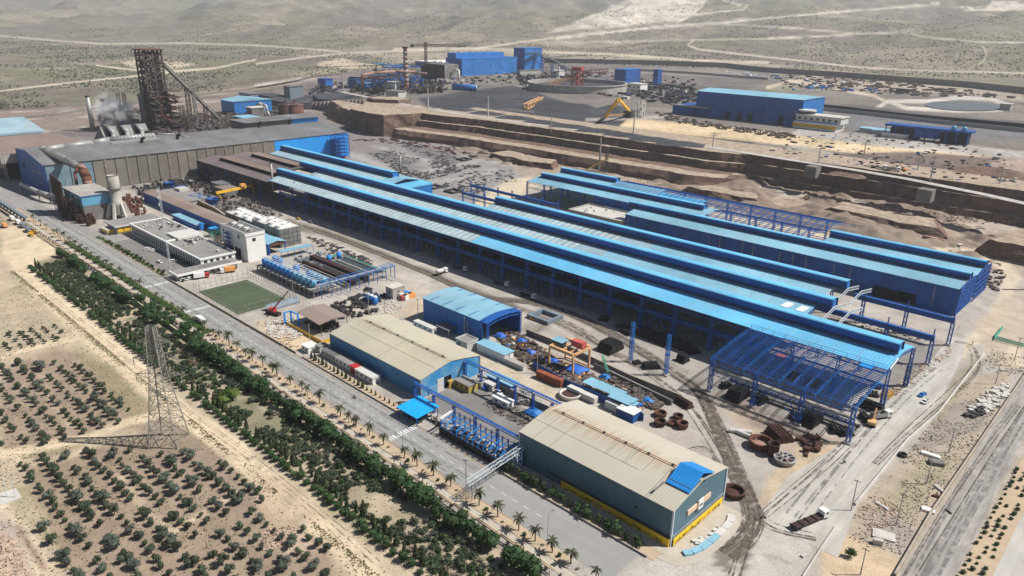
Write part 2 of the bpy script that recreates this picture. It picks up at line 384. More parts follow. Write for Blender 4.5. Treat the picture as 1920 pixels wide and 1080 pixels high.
def ext(a,b,c,z=0,zb=None):
 """near corner a, left end b of the left face, far end c of the right face, as photo positions on height z"""
 A=P(*a,z);B=P(*b,z);Cc=P(*c,z)
 return B[0],A[0],A[1],Cc[1]
# ------------------------------------------------------------------ ground colours (soil types, dust, tracks, painted canopy shade)
def _seg(px,py,a,b):
 ax,ay=a;bx,by=b;dx,dy=bx-ax,by-ay;L=dx*dx+dy*dy+1e-9
 t=np.clip(((px-ax)*dx+(py-ay)*dy)/L,0,1)
 return np.hypot(px-ax-t*dx,py-ay-t*dy)
def paint(col,PX,PY,items,warp):
 wx=(fbm(warp[0],warp[1],22,3,3)-.5);wy=(fbm(warp[0],warp[1],22,7,3)-.5)
 for it in items:
  k,pts,c,soft,wa,al=it[:6]
  xs=[p[0] for p in pts];ys=[p[1] for p in pts]
  mg=soft*2+wa+(it[6] if k=='line' else 0)+4
  sel=np.nonzero((PX>min(xs)-mg) & (PX<max(xs)+mg) & (PY>min(ys)-mg) & (PY<max(ys)+mg))[0]
  if not len(sel): continue
  x=PX[sel]+wx[sel]*wa*2;y=PY[sel]+wy[sel]*wa*2
  dist=np.full(len(sel),1e9)
  if k=='poly':
   ins=np.zeros(len(sel),bool);n=len(pts)
   for i in range(n):
    a=pts[i];b=pts[(i+1) % n];dist=np.minimum(dist,_seg(x,y,a,b))
    cr=((a[1]>y) != (b[1]>y))
    xi=(b[0]-a[0])*(y-a[1])/((b[1]-a[1]) or 1e-9)+a[0]
    ins ^= cr & (x<xi)
   sdv=np.where(ins,dist,-dist);f=sst(-soft,soft,sdv)
  else:
   for a,b in zip(pts[:-1],pts[1:]): dist=np.minimum(dist,_seg(x,y,a,b))
   f=1-sst(it[6]/2-soft,it[6]/2+soft,dist)
  f=(f*al)[:,None];col[sel]=col[sel]*(1-f)+np.array(c)*f
 return col
def ground_mat(name,scale,amp,fine,rough=.95,scrub=None):
 m=bpy.data.materials.new(name);m.use_nodes=True;n=m.node_tree;b=n.nodes['Principled BSDF'];L=n.links
 b.inputs['Roughness'].default_value=rough;b.inputs['Specular IOR Level'].default_value=.15
 at=n.nodes.new('ShaderNodeAttribute');at.attribute_name='soil';geo=n.nodes.new('ShaderNodeNewGeometry')
 def noise(s,d=8,r=.65):
  x=n.nodes.new('ShaderNodeTexNoise');x.inputs['Scale'].default_value=s;x.inputs['Detail'].default_value=d
  x.inputs['Roughness'].default_value=r;L.new(geo.outputs['Position'],x.inputs['Vector']);return x
 a=noise(scale);c=noise(fine,4,.7)
 ad=n.nodes.new('ShaderNodeMath');ad.operation='ADD';L.new(a.outputs['Fac'],ad.inputs[0]);L.new(c.outputs['Fac'],ad.inputs[1])
 mr=n.nodes.new('ShaderNodeMapRange');mr.inputs['From Min'].default_value=.7;mr.inputs['From Max'].default_value=1.3
 mr.inputs['To Min'].default_value=1-amp;mr.inputs['To Max'].default_value=1+amp;mr.clamp=False
 L.new(ad.outputs[0],mr.inputs['Value'])
 vm=n.nodes.new('ShaderNodeVectorMath');vm.operation='SCALE';L.new(at.outputs['Color'],vm.inputs[0]);L.new(mr.outputs[0],vm.inputs['Scale'])
 out=vm.outputs[0]
 if scrub:
  vo=n.nodes.new('ShaderNodeTexVoronoi');vo.inputs['Scale'].default_value=scrub;L.new(geo.outputs['Position'],vo.inputs['Vector'])
  big=noise(scrub*.06,4);th=n.nodes.new('ShaderNodeMapRange');th.inputs['From Min'].default_value=.38;th.inputs['From Max'].default_value=.62
  th.inputs['To Min'].default_value=.08;th.inputs['To Max'].default_value=.46;L.new(big.outputs['Fac'],th.inputs['Value'])
  sb=n.nodes.new('ShaderNodeMath');sb.operation='SUBTRACT';L.new(th.outputs[0],sb.inputs[0]);L.new(vo.outputs['Distance'],sb.inputs[1])
  m4=n.nodes.new('ShaderNodeMapRange');m4.inputs['From Min'].default_value=0;m4.inputs['From Max'].default_value=.12;m4.inputs['To Max'].default_value=.82
  L.new(sb.outputs[0],m4.inputs['Value'])
  mx=n.nodes.new('ShaderNodeMix');mx.data_type='RGBA';mx.inputs['B'].default_value=(.085,.082,.055,1)
  L.new(out,mx.inputs['A']);L.new(m4.outputs[0],mx.inputs['Factor'])
  # bare or built ground keeps its colour: scrub only where the soil map allows it
  gate=n.nodes.new('ShaderNodeAttribute');gate.attribute_name='scrub';gm=n.nodes.new('ShaderNodeMath');gm.operation='MULTIPLY'
  L.new(m4.outputs[0],gm.inputs[0]);L.new(gate.outputs['Fac'],gm.inputs[1]);L.new(gm.outputs[0],mx.inputs['Factor'])
  out=mx.outputs['Result']
 L.new(out,b.inputs['Base Color'])
 bp=n.nodes.new('ShaderNodeBump');bp.inputs['Strength'].default_value=.5;bp.inputs['Distance'].default_value=.6
 L.new(a.outputs['Fac'],bp.inputs['Height']);L.new(bp.outputs[0],b.inputs['Normal'])
 M[name]=m;return m
ground_mat('ground_lower',.12,.30,1.4)
ground_mat('ground_far',.016,.5,.2,scrub=.065)
def sheet(name,X,Y,Z,col,material,scr=None):
 nr,nc=X.shape;v=np.stack([X.ravel(),Y.ravel(),Z.ravel()],1)
 i=np.arange(nr*nc).reshape(nr,nc)
 f=np.stack([i[:-1,:-1],i[:-1,1:],i[1:,1:],i[1:,:-1]],-1).reshape(-1,4)
 me=bpy.data.meshes.new(name);me.vertices.add(len(v));me.vertices.foreach_set('co',v.ravel())
 me.loops.add(f.size);me.loops.foreach_set('vertex_index',f.ravel().astype(np.int32))
 me.polygons.add(len(f));me.polygons.foreach_set('loop_start',np.arange(0,f.size,4,dtype=np.int32));me.polygons.foreach_set('loop_total',np.full(len(f),4,np.int32))
 me.polygons.foreach_set('use_smooth',np.ones(len(f),bool));me.update(calc_edges=True)
 a=me.attributes.new('soil','FLOAT_COLOR','POINT');a.data.foreach_set('color',np.concatenate([col,np.ones((len(col),1))],1).ravel())
 if scr is not None:
  b=me.attributes.new('scrub','FLOAT','POINT');b.data.foreach_set('value',scr)
 me.materials.append(M[material]);o=bpy.data.objects.new(name,me);COL.objects.link(o);o['kind']='structure';return o
SAND=(.56,.455,.32);TAN=(.43,.335,.24);LIGHT=(.47,.43,.38);PALE=(.55,.50,.43);BRN=(.25,.185,.14);GRY=(.27,.255,.24)
DGR=(.15,.14,.138);BLK=(.055,.055,.06);COAL=(.046,.051,.060);PURP=(.125,.095,.09);GRASS=(.20,.20,.085)
# pieces: kind, photo positions, colour, softness, edge wobble, strength[, width]
low_items=[
 # orchard country
 ('poly',[(0,540),(60,560),(150,640),(290,790),(230,830),(0,850)],(.40,.325,.235),8,10,.8),
 ('poly',[(0,590),(90,590),(130,640),(60,660),(0,668)],(.36,.30,.22),6,6,.7),
 ('poly',[(40,860),(240,830),(420,850),(600,1010),(640,1090),(130,1090)],(.265,.20,.15),10,14,.85),
 ('poly',[(0,700),(120,650),(300,740),(260,800),(30,850),(0,850)],(.27,.205,.155),8,12,.85),
 ('poly',[(140,650),(230,690),(300,780),(250,800),(170,700)],GRASS,8,14,.35),
 ('poly',[(270,860),(330,830),(470,880),(440,910),(330,880)],(.26,.20,.155),8,10,.6),
 ('poly',[(255,800),(300,770),(360,770),(410,800),(440,850),(370,860),(270,840)],(.23,.18,.14),8,8,.7),
 ('line',[(0,672),(70,650),(150,630)],SAND,3,4,.9,10),
 ('line',[(0,852),(80,838),(170,822),(220,795),(300,775),(330,770)],SAND,4,5,.9,16),
 ('line',[(0,845),(60,870),(120,860),(190,830)],(.50,.41,.29),4,6,.7,12),
 ('line',[(225,895),(280,965),(320,1000),(400,950),(450,925)],SAND,4,6,.7,10),
 ('line',[(20,590),(50,640),(90,740),(130,800)],(.47,.38,.27),4,8,.5,8),
 ('line',[(0,950),(50,1010),(90,1080)],(.55,.46,.34),6,6,.8,30),
 ('poly',[(0,960),(22,985),(70,1080),(0,1080)],(.36,.30,.26),4,4,.9),
 ('line',[(35,985),(75,1050),(85,1085)],(.20,.12,.10),3,3,.8,9),
 ('line',[(40,495),(130,590),(220,670),(330,770),(430,840),(520,920),(610,1000),(700,1085)],SAND,5,6,.97,40),
 ('line',[(60,510),(140,585),(240,665),(350,760),(450,835),(560,925),(650,1000),(730,1075)],(.62,.52,.38),4,8,.6,9),
 ('poly',[(470,870),(540,900),(600,960),(550,990),(500,1000),(480,940)],TAN,8,8,.8),
 ('poly',[(500,1000),(560,985),(600,1030),(540,1040)],(.48,.37,.28),6,8,.7),
 ('poly',[(0,430),(60,425),(130,470),(100,480),(40,500),(0,480)],SAND,6,8,.8),
 ('poly',[(30,470),(100,430),(125,460),(60,490)],(.58,.48,.33),5,8,.6),
 ('poly',[(560,870),(700,980),(860,1085),(1000,1085),(820,960),(620,840)],(.42,.345,.25),8,10,.5),
 ('poly',[(640,960),(700,960),(740,1000),(690,1020)],GRASS,6,8,.4),
 # works yard: left
 ('poly',[(0,330),(60,370),(110,400),(180,430),(250,440),(330,540),(0,400)],(.24,.23,.225),6,3,.8),
 ('poly',[(215,455),(320,520),(350,500),(265,445)],(.235,.225,.215),3,2,.9),
 ('poly',[(335,525),(470,500),(520,545),(400,545)],(.42,.39,.34),4,4,.8),
 ('line',[(540,418),(600,435),(680,463),(770,500),(850,532),(905,556),(960,576)],(.15,.13,.11),3,4,.9,14),
 ('line',[(520,430),(600,455),(700,498),(800,540),(870,570)],(.42,.38,.32),3,4,.5,8),
 ('line',[(560,445),(700,505),(860,575),(960,625),(1100,690),(1190,730)],(.40,.37,.33),3,2,.7,10),
 ('poly',[(560,437),(700,490),(830,545),(760,560),(640,500)],(.42,.375,.315),8,6,.6),
 ('poly',[(575,445),(640,470),(700,497),(640,500),(580,465)],(.28,.24,.21),6,8,.55),
 ('line',[(870,535),(930,560),(1000,565),(1060,585),(1120,615),(1200,655),(1262,700),(1300,722)],(.17,.145,.12),3,3,.85,8),
 ('line',[(960,575),(1030,600),(1100,640),(1180,672),(1240,705)],(.19,.16,.135),3,4,.8,7),
 ('line',[(985,618),(1040,605),(1080,625),(1120,650)],(.19,.165,.14),4,6,.65,14),
 ('poly',[(1030,600),(1090,610),(1170,660),(1150,665),(1060,630)],(.30,.26,.22),6,8,.5),
 ('line',[(1300,722),(1330,765),(1352,810),(1372,860),(1398,915),(1415,965),(1400,1000),(1360,1035)],(.225,.195,.165),4,4,.9,15),
 ('line',[(1295,725),(1345,800),(1385,880),(1440,960)],(.27,.235,.20),3,4,.7,6),
 ('line',[(1345,830),(1390,900),(1418,960)],(.24,.21,.18),3,3,.7,8),
 ('poly',[(1335,1035),(1350,1030),(1410,1010),(1425,980),(1410,1060),(1390,1085),(1375,1050),(1350,1075),(1330,1060)],(.16,.145,.13),4,8,.9),
 ('line',[(1330,820),(1350,840),(1300,845)],(.30,.26,.22),2,3,.6,6),
 ('poly',[(690,590),(790,555),(835,590),(830,615),(760,600),(700,610)],(.47,.37,.255),8,8,.85),
 ('poly',[(625,575),(700,560),(780,570),(820,610),(700,600)],(.40,.34,.28),8,8,.6),
 ('poly',[(480,600),(560,590),(600,620),(580,660),(500,640)],(.46,.38,.28),6,6,.8),
 ('poly',[(490,635),(560,620),(600,645),(570,660),(540,660)],(.53,.42,.27),4,6,.8),
 ('poly',[(890,665),(960,690),(1060,740),(1100,765),(1060,770),(960,720),(900,690)],(.49,.41,.29),5,4,.7),
 ('poly',[(950,620),(1100,690),(1190,760),(1110,745),(960,680)],(.25,.19,.15),8,8,.8),
 ('poly',[(1170,770),(1290,800),(1310,850),(1240,830)],(.33,.28,.23),8,8,.4),
 ('poly',[(1330,730),(1450,790),(1600,835),(1555,880),(1500,905),(1420,830),(1360,780)],(.37,.29,.215),8,8,.75),
 ('poly',[(1500,840),(1590,835),(1540,900),(1460,975),(1420,940),(1440,890)],(.44,.345,.245),6,8,.85),
 ('line',[(1560,850),(1500,920),(1450,965)],(.27,.225,.19),5,5,.5,12),
 ('poly',[(1335,740),(1430,765),(1570,830),(1540,838),(1420,800)],(.20,.155,.13),7,8,.6),  # shade of the canopy frame painted on the ground along its front
 # billet yard behind the mill
 ('poly',[(640,250),(800,262),(960,300),(1010,325),(900,400),(760,345),(640,300)],(.24,.23,.225),8,8,.9),
 ('poly',[(560,200),(720,260),(800,265),(640,290),(600,250)],(.19,.165,.155),8,10,.7),
 ('poly',[(680,285),(735,278),(800,300),(760,312),(700,300)],(.13,.12,.12),4,8,.6),
 ('poly',[(745,272),(800,272),(870,300),(830,310)],(.12,.11,.112),4,8,.6),
 ('poly',[(720,300),(760,305),(800,322),(755,335)],(.13,.12,.12),4,8,.5),
 ('poly',[(795,297),(870,305),(850,320),(810,318)],(.12,.11,.11),4,8,.5),
 ('line',[(640,285),(690,300),(745,325),(790,325),(900,300),(960,312)],(.34,.32,.30),3,4,.8,7),
 ('line',[(700,272),(760,290),(830,315)],(.33,.31,.29),3,4,.7,6),
 ('line',[(780,345),(860,335),(930,318)],(.34,.32,.30),3,4,.7,7),
 ('poly',[(870,395),(930,350),(1000,325),(1015,345),(960,370),(920,400)],(.53,.44,.32),5,6,.9),
 ('poly',[(930,300),(1010,312),(1060,330),(1000,335)],(.34,.27,.21),6,8,.7),
 ('poly',[(1120,1090),(1240,1048),(1300,1040),(1380,985),(1440,970),(1480,950),(1600,952),(1545,1000),(1500,1090)],(.42,.395,.35),4,3,.95),
 ('line',[(1500,1085),(1530,1040),(1560,995),(1600,960)],(.30,.28,.255),5,4,.6,14),
 # ground between halls B/C and bank
 ('line',[(1150,380),(1300,400),(1500,430),(1660,455),(1800,475),(1870,490),(1900,520),(1880,570),(1840,620),(1800,660)],(.52,.44,.33),6,6,.85,26),
 ('line',[(1040,330),(1250,352),(1450,385),(1640,420),(1800,440)],(.36,.28,.21),6,8,.6,20),
 ('poly',[(1820,600),(1920,540),(1920,700),(1860,680)],(.44,.36,.27),8,8,.7),
 ('poly',[(1650,580),(1790,620),(1770,660),(1640,610)],(.38,.34,.30),6,6,.6),
 ('line',[(560,424),(700,475),(840,535),(940,575),(1010,610)],(.46,.42,.36),2,3,.6,4),
 ('line',[(905,575),(1000,590),(1090,640),(1200,690),(1270,735),(1310,790)],(.48,.44,.38),2,3,.6,5),
 ('line',[(1000,563),(1080,590),(1180,640),(1290,700)],(.20,.17,.145),2,3,.7,5),
 ('poly',[(1100,560),(1330,640),(1480,780),(1340,735),(1190,680)],(.27,.25,.225),6,5,.55),
 ('poly',[(240,352),(330,335),(490,345),(540,392),(470,425),(400,400),(330,365),(270,368)],(.19,.17,.15),4,4,.85),
 # right of the concrete road
 ('poly',[(1600,950),(1700,850),(1800,720),(1860,700),(1900,700),(1860,790),(1690,1070),(1550,1085),(1540,1000)],(.36,.295,.225),6,8,.85),
 ('poly',[(1700,840),(1790,750),(1870,750),(1840,800),(1750,840)],(.25,.225,.20),8,8,.8),
 ('poly',[(1660,930),(1740,850),(1800,850),(1740,940),(1680,1000)],GRASS,8,10,.3),
 ('poly',[(1740,800),(1790,700),(1830,660),(1840,690),(1770,780)],(.24,.215,.14),6,8,.6),
 ('poly',[(1540,1000),(1590,1000),(1690,1050),(1680,1085),(1540,1085)],(.50,.385,.255),5,6,.85),
 ('poly',[(1620,970),(1680,960),(1720,1000),(1690,1040)],(.28,.25,.23),6,8,.7),
 ('poly',[(1870,690),(1900,640),(1920,650),(1920,690)],(.52,.43,.33),4,5,.8),
 ('poly',[(1870,1090),(1920,1000),(1920,1090)],(.60,.58,.54),3,1,.9),
 ('line',[(1300,722),(1330,765),(1352,810),(1372,860),(1398,915),(1415,965),(1402,1000),(1365,1035)],(.155,.13,.11),3,4,.88,13),
 ('line',[(1352,830),(1392,900),(1432,965),(1470,990),(1520,1000)],(.28,.255,.225),4,4,.6,9),
 ('poly',[(1338,1035),(1352,1028),(1405,1005),(1425,978),(1408,1052),(1396,1085),(1388,1055),(1376,1052),(1366,1085),(1352,1060),(1335,1078),(1342,1052)],(.165,.145,.125),2.5,6,.92),
 ('line',[(1375,985),(1350,1020),(1352,1045)],(.19,.165,.14),3,6,.8,6),
 ('line',[(1430,1040),(1480,1055)],(.22,.20,.175),3,4,.6,6),
]
xs=np.arange(-1300,85,1.55);ys=np.arange(8,662,1.5)
X,Y=np.meshgrid(xs,ys)
xf,yf=X.ravel(),Y.ravel();PX,PY=px_of(xf,yf,0)
base=np.tile(np.array([.355,.325,.29]),(len(xf),1))
def zone(f,c):
 global base
 f=np.clip(f,0,1)[:,None];base=base*(1-f)+np.array(c)*f
wb=(fbm(xf,yf,14,2,3)-.5)*6
zone(1-sst(98,101,yf+wb*.3),(.415,.345,.25))
zone((1-sst(98,101,yf+wb*.3))*sst(.5,.7,fbm(xf,yf,18,21,4)),(.31,.27,.17))
zone(sst(98,101,yf)*(1-sst(121,122,yf)),(.38,.315,.22))
zone(sst(100,102.5,yf)*(1-sst(116,118,yf))*sst(.32,.5,fbm(xf,yf,13,77,3))*.85,(.17,.165,.105))
zone(sst(510,520,yf+wb),(.30,.235,.18))
zone((1-sst(-700,-640,xf))*sst(150,175,yf),(.15,.13,.13))
zone((1-sst(-1100,-1000,xf)),(.22,.175,.15))
zone(((xf>-560) & (xf<-66) & (yf>279) & (yf<373)).astype(float),(.22,.205,.19))
zone(sst(-36,-33,xf),(.33,.29,.235))
zone(sst(.56,.72,fbm(xf,yf,40,31,4))*sst(147,150,yf)*.35,(.30,.26,.22))
zone(sst(.58,.72,fbm(xf,yf,30,35,4))*sst(147,150,yf)*.4,(.52,.48,.42))
base=paint(base,PX,PY,low_items,(xf,yf))
Zg=(fbm(xf,yf,7,11,3)-.5)*.22*(1-sst(118,121,yf))
# mounds and a loose slope at the foot of the bank
mound=(fbm(xf,yf,30,41,4)-.40)*15*sst(515,545,yf+wb)*sst(-700,-640,xf)*(1-.6*sst(-20,40,xf))
mound+=(fbm(xf,yf,9,45,3)-.5)*4.5*sst(515,545,yf+wb)*sst(-700,-640,xf)
mound=np.maximum(mound,0)*np.interp(xf,[-700,-450,-330,-250,-100,0],[.5,.5,.7,1,1,.8])
zone((mound>1.0)*.8,(.19,.145,.115))
mound+=2*sst(560,620,yf)*sst(-360,-280,xf)
Zg=Zg+mound
sheet('ground',X,Y,Zg.reshape(X.shape),base,'ground_lower')
# ---- far terrain, one sheet to the horizon
far_items=[
 ('poly',[(0,200),(260,195),(520,165),(640,190),(640,260),(300,262),(0,262)],(.155,.125,.12),10,8,.85),
 ('line',[(0,232),(100,222),(200,208),(300,190),(400,175),(520,158),(640,143),(740,125)],(.32,.25,.20),3,2,.9,8),
 ('line',[(0,245),(180,222),(300,208)],(.30,.21,.175),2,2,.6,5),
 ('line',[(0,171),(140,154),(260,142),(340,134),(400,128)],(.50,.435,.34),1.2,1,.95,2.8),
 ('line',[(0,67),(100,76),(190,82),(330,81),(480,85),(600,93),(640,97)],(.45,.39,.315),1.2,1,.9,2.8),
 ('line',[(480,120),(560,109),(650,99),(760,95),(900,90),(1100,62),(1340,45)],(.46,.405,.325),1.2,1,.95,2.8),
 ('line',[(180,122),(230,129),(290,135),(400,128),(480,112)],(.58,.50,.38),1.2,1,.85,2.6),
 ('poly',[(230,117),(265,110),(370,121),(330,128),(262,132)],(.50,.42,.31),2,3,.85),
 ('poly',[(595,118),(640,108),(690,120),(740,128),(640,130),(600,125)],(.50,.41,.29),3,4,.8),
 ('line',[(700,155),(560,148),(480,160)],(.55,.5,.44),2,2,.7,6),
 ('poly',[(1025,60),(1110,30),(1150,8),(1185,-6),(1330,-6),(1310,18),(1275,42),(1200,45),(1110,55)],(.50,.45,.375),3,6,.95),
 ('poly',[(1140,4),(1180,-2),(1190,10),(1150,13)],(.35,.31,.28),2,3,.8),
 ('poly',[(1095,38),(1110,36),(1112,44),(1096,46)],(.35,.30,.25),1,2,.8),('poly',[(1122,50),(1135,42),(1143,48),(1128,53)],(.28,.24,.21),1,2,.9),
 ('line',[(1310,-5),(1320,10),(1300,25),(1270,42)],(.62,.56,.46),1,1,.85,2.6),
 ('line',[(1355,0),(1400,12),(1395,18),(1300,27),(1220,22)],(.56,.50,.41),1,1,.8,3),
 ('line',[(1045,72),(1150,60),(1260,48),(1340,45),(1440,34),(1540,25),(1640,17),(1760,8)],(.54,.49,.41),1,1,.85,4),
 ('line',[(1340,45),(1440,50),(1560,58),(1600,64),(1700,62),(1750,72),(1850,79),(1920,80)],(.46,.405,.325),1,1,.85,2.6),
 ('line',[(1440,72),(1560,67),(1660,62)],(.52,.45,.36),1,1,.8,3),
 ('line',[(1300,75),(1290,85),(1310,93),(1400,103),(1480,112),(1600,125),(1700,131),(1920,137)],(.46,.40,.31),1,1,.85,3.4),
 ('line',[(1020,80),(1180,78),(1300,75),(1500,72)],(.48,.42,.33),1,2,.6,3),
 ('line',[(740,92),(900,92),(1010,97),(1150,102),(1300,113),(1440,118)],(.52,.44,.34),1.5,2,.8,5),
 ('line',[(1745,3),(1750,10),(1810,13),(1920,8)],(.56,.50,.41),1,1,.9,3),
 ('poly',[(1800,20),(1860,14),(1920,4),(1920,20),(1860,22)],(.56,.48,.38),1.5,2,.9),
 ('poly',[(1855,6),(1900,3),(1920,6),(1920,13),(1870,14)],(.62,.57,.49),1.5,3,.9),
 ('line',[(1843,88),(1850,100),(1845,112),(1836,122)],(.42,.37,.30),1,1,.7,3),
 ('poly',[(640,100),(860,90),(1000,92),(1260,112),(1440,120),(1560,130),(1440,132),(1000,112),(760,118)],(.36,.315,.24),4,4,.5),
 # plant plateau
 ('poly',[(520,165),(760,120),(1000,112),(1250,122),(1440,130),(1920,165),(1920,400),(1500,320),(1000,262),(790,215),(600,190)],(.175,.155,.142),3,3,.9),
 ('poly',[(560,150),(700,130),(760,160),(640,180)],(.19,.165,.16),4,5,.8),
 ('poly',[(780,185),(960,160),(1040,185),(1150,215),(1180,235),(1420,262),(1400,280),(1200,258),(1000,228),(800,198)],COAL,3,3,.95),
 ('line',[(900,212),(960,205),(1000,210)],(.16,.14,.13),2,3,.6,4),
 ('poly',[(960,125),(1250,122),(1440,150),(1330,200),(1200,180),(980,150)],(.13,.115,.11),5,5,.7),
 ('poly',[(1110,130),(1240,125),(1340,130),(1440,142),(1300,145)],(.27,.235,.20),3,4,.6),
 ('poly',[(1180,222),(1300,232),(1440,246),(1640,270),(1920,300),(1920,326),(1700,300),(1440,268),(1240,248),(1160,238)],(.55,.43,.275),2,2,.97),
 ('line',[(1100,225),(1200,222),(1260,218),(1290,205)],(.42,.38,.34),2,2,.7,6),
 ('poly',[(1500,240),(1660,255),(1920,285),(1920,300),(1650,275),(1480,250)],(.36,.335,.31),2,2,.9),
 ('poly',[(1570,290),(1700,285),(1920,300),(1920,380),(1760,345),(1640,318)],PURP,3,4,.9),
 ('poly',[(1820,318),(1880,300),(1920,298),(1920,335),(1860,335)],(.33,.26,.21),3,4,.8),
 ('poly',[(1850,335),(1920,345),(1920,372),(1850,355)],(.13,.11,.105),3,4,.8),
 ('poly',[(1440,285),(1500,270),(1570,290),(1480,305)],(.38,.34,.29),3,4,.7),
 ('poly',[(1530,130),(1700,145),(1920,172),(1920,190),(1740,175),(1560,165),(1480,150)],(.40,.335,.265),3,5,.7),
 ('poly',[(1440,160),(1500,155),(1500,170),(1440,178)],(.24,.24,.15),3,4,.8),
 ('line',[(1440,165),(1480,152),(1560,165),(1640,180),(1660,190)],(.50,.42,.32),2,3,.8,6),
 ('line',[(1645,202),(1665,190),(1740,190),(1800,183),(1860,187),(1890,196),(1880,205),(1800,208),(1700,203),(1665,190)],(.48,.44,.39),1.5,1,.95,7),
 ('poly',[(1530,195),(1640,200),(1760,215),(1920,228),(1920,235),(1760,222),(1540,208)],(.10,.095,.095),2,2,.9),
 ('poly',[(1530,207),(1760,224),(1920,243),(1920,262),(1700,255),(1530,232)],(.16,.155,.16),2,2,.9),
 ('line',[(1525,205),(1640,215),(1760,228),(1920,243)],(.45,.45,.46),1,.5,.9,3),
 ('poly',[(1540,140),(1620,146),(1600,154),(1530,148)],(.20,.13,.11),2,4,.6),
]
az0,az1=YAW-R(58),YAW+R(58)
azs=np.linspace(az1,az0,1250)
rs=np.concatenate([np.linspace(120,520,20),np.geomspace(540,1000,60),np.geomspace(1008,3200,150),np.geomspace(3240,9500,120),np.geomspace(9650,12000,10)])
A,RR=np.meshgrid(azs,rs);Xf=np.cos(A)*RR;Yf=np.sin(A)*RR
x,y=Xf.ravel(),Yf.ravel();z=terr(x,y)
PX,PY=px_of(x,y,z)
b1=np.array([.185,.163,.128]);b2=np.array([.165,.156,.10]);b3=np.array([.145,.125,.108]);b4=np.array([.29,.245,.18])
n1=sst(.42,.62,fbm(x,y,380,61,5))[:,None];n2=sst(.45,.65,fbm(x,y,240,65,5))[:,None];n3=sst(.58,.72,fbm(x,y,300,71,5))[:,None]
base=b1*(1-n1)+b2*n1;base=base*(1-n2*.7)+b3*n2*.7;base=base*(1-n3*.6)+b4*n3*.6
scr=.35+.65*sst(.35,.6,fbm(x,y,500,81,3))
cl=(px_of(x,y,z)[1]>110) & (x>-1300) & (y>500) & (np.hypot(x,y)<2000)
base=paint(base,PX,PY,far_items,(x*.12,y*.12))
inside=(x>-1296) & (x<82) & (y>10) & (y<np.where(x>-740,694,645))
z=np.where(inside,-1.5,z)
scr=np.where(np.hypot(x,y)<1800*(1+.25*(x<-1250)),.12,scr)
br=base.max(1);scr=scr*np.clip((.42-br)/.1,0,1)
sheet('terrain',Xf,Yf,z.reshape(Xf.shape),base,'ground_far',scr)
# ------------------------------------------------------------------ the cut bank with its benches
m_=mat('bank_soil',(.155,.097,.070),.95,0,.3,.15,(.24,.18,.135),.35,.06);bump(m_,.5,.7,.8)
m_=mat('bench_soil',(.35,.275,.205),.95,0,.25,.15);bump(m_,.5,.5,.5)
def bank():
 cols=np.arange(-742,90,2.5);mb=MB();nR=14
 A_=[(582,-.6),(584,5),(588,10),(604,10.4),(620,11),(621.5,14.5),(623,18),(628,18.3),(629.5,22),(631,26),(636,26.25),(668,26.3),(702,26.3),(712,25.5)]
 B_=[(634,-.6),(638,.3),(640,4),(641.5,8),(644.5,8.3),(645.5,13),(647,18),(650,18.2),(651,22),(652.5,26),(656,26.25),(676,26.3),(702,26.3),(712,25.5)]
 am=[3,2.2,1.6,1.6,1.2,1.0,1.0,1.0,.8,.8,.6,.3,0,0]
 for x in cols:
  k=float(sst(-350,-285,x));sh_=float(np.interp(x,[-742,-640,-450,-250,-100,0,90],[-24,-8,0,0,2,-14,-34]))
  wl=(float(vnoise(x,3,55,9))-.5)*4
  for j in range(nR):
   ya,za=A_[j];yb,zb=B_[j];y=ya*(1-k)+yb*k;z=za*(1-k)+zb*k
   if j<11: y+=sh_+wl*(j<10)+(float(fbm(x,j*37.,13,50+j,3))-.5)*2*am[j];z+=(float(fbm(x,j*11.,8,90+j,2))-.5)*(.8 if j else .1);y+=(float(vnoise(x,7.+j//3,4,5))-.5)*1.6*(1<j<10)
   mb.v.append((x,y,z))
 mt=[0,0,1,0,0,0,1,0,0,1,1,1,1]
 mtB=[0,0,0,1,0,0,1,0,0,1,1,1,1]
 for i in range(len(cols)-1):
  for j in range(nR-1): a=i*nR+j;mb.f.append((a,a+nR,a+nR+1,a+1));mb.m.append(mt[j] if cols[i]<-318 else mtB[j])
 structure(mb,'cut_bank',['bank_soil','bench_soil'])
bank()
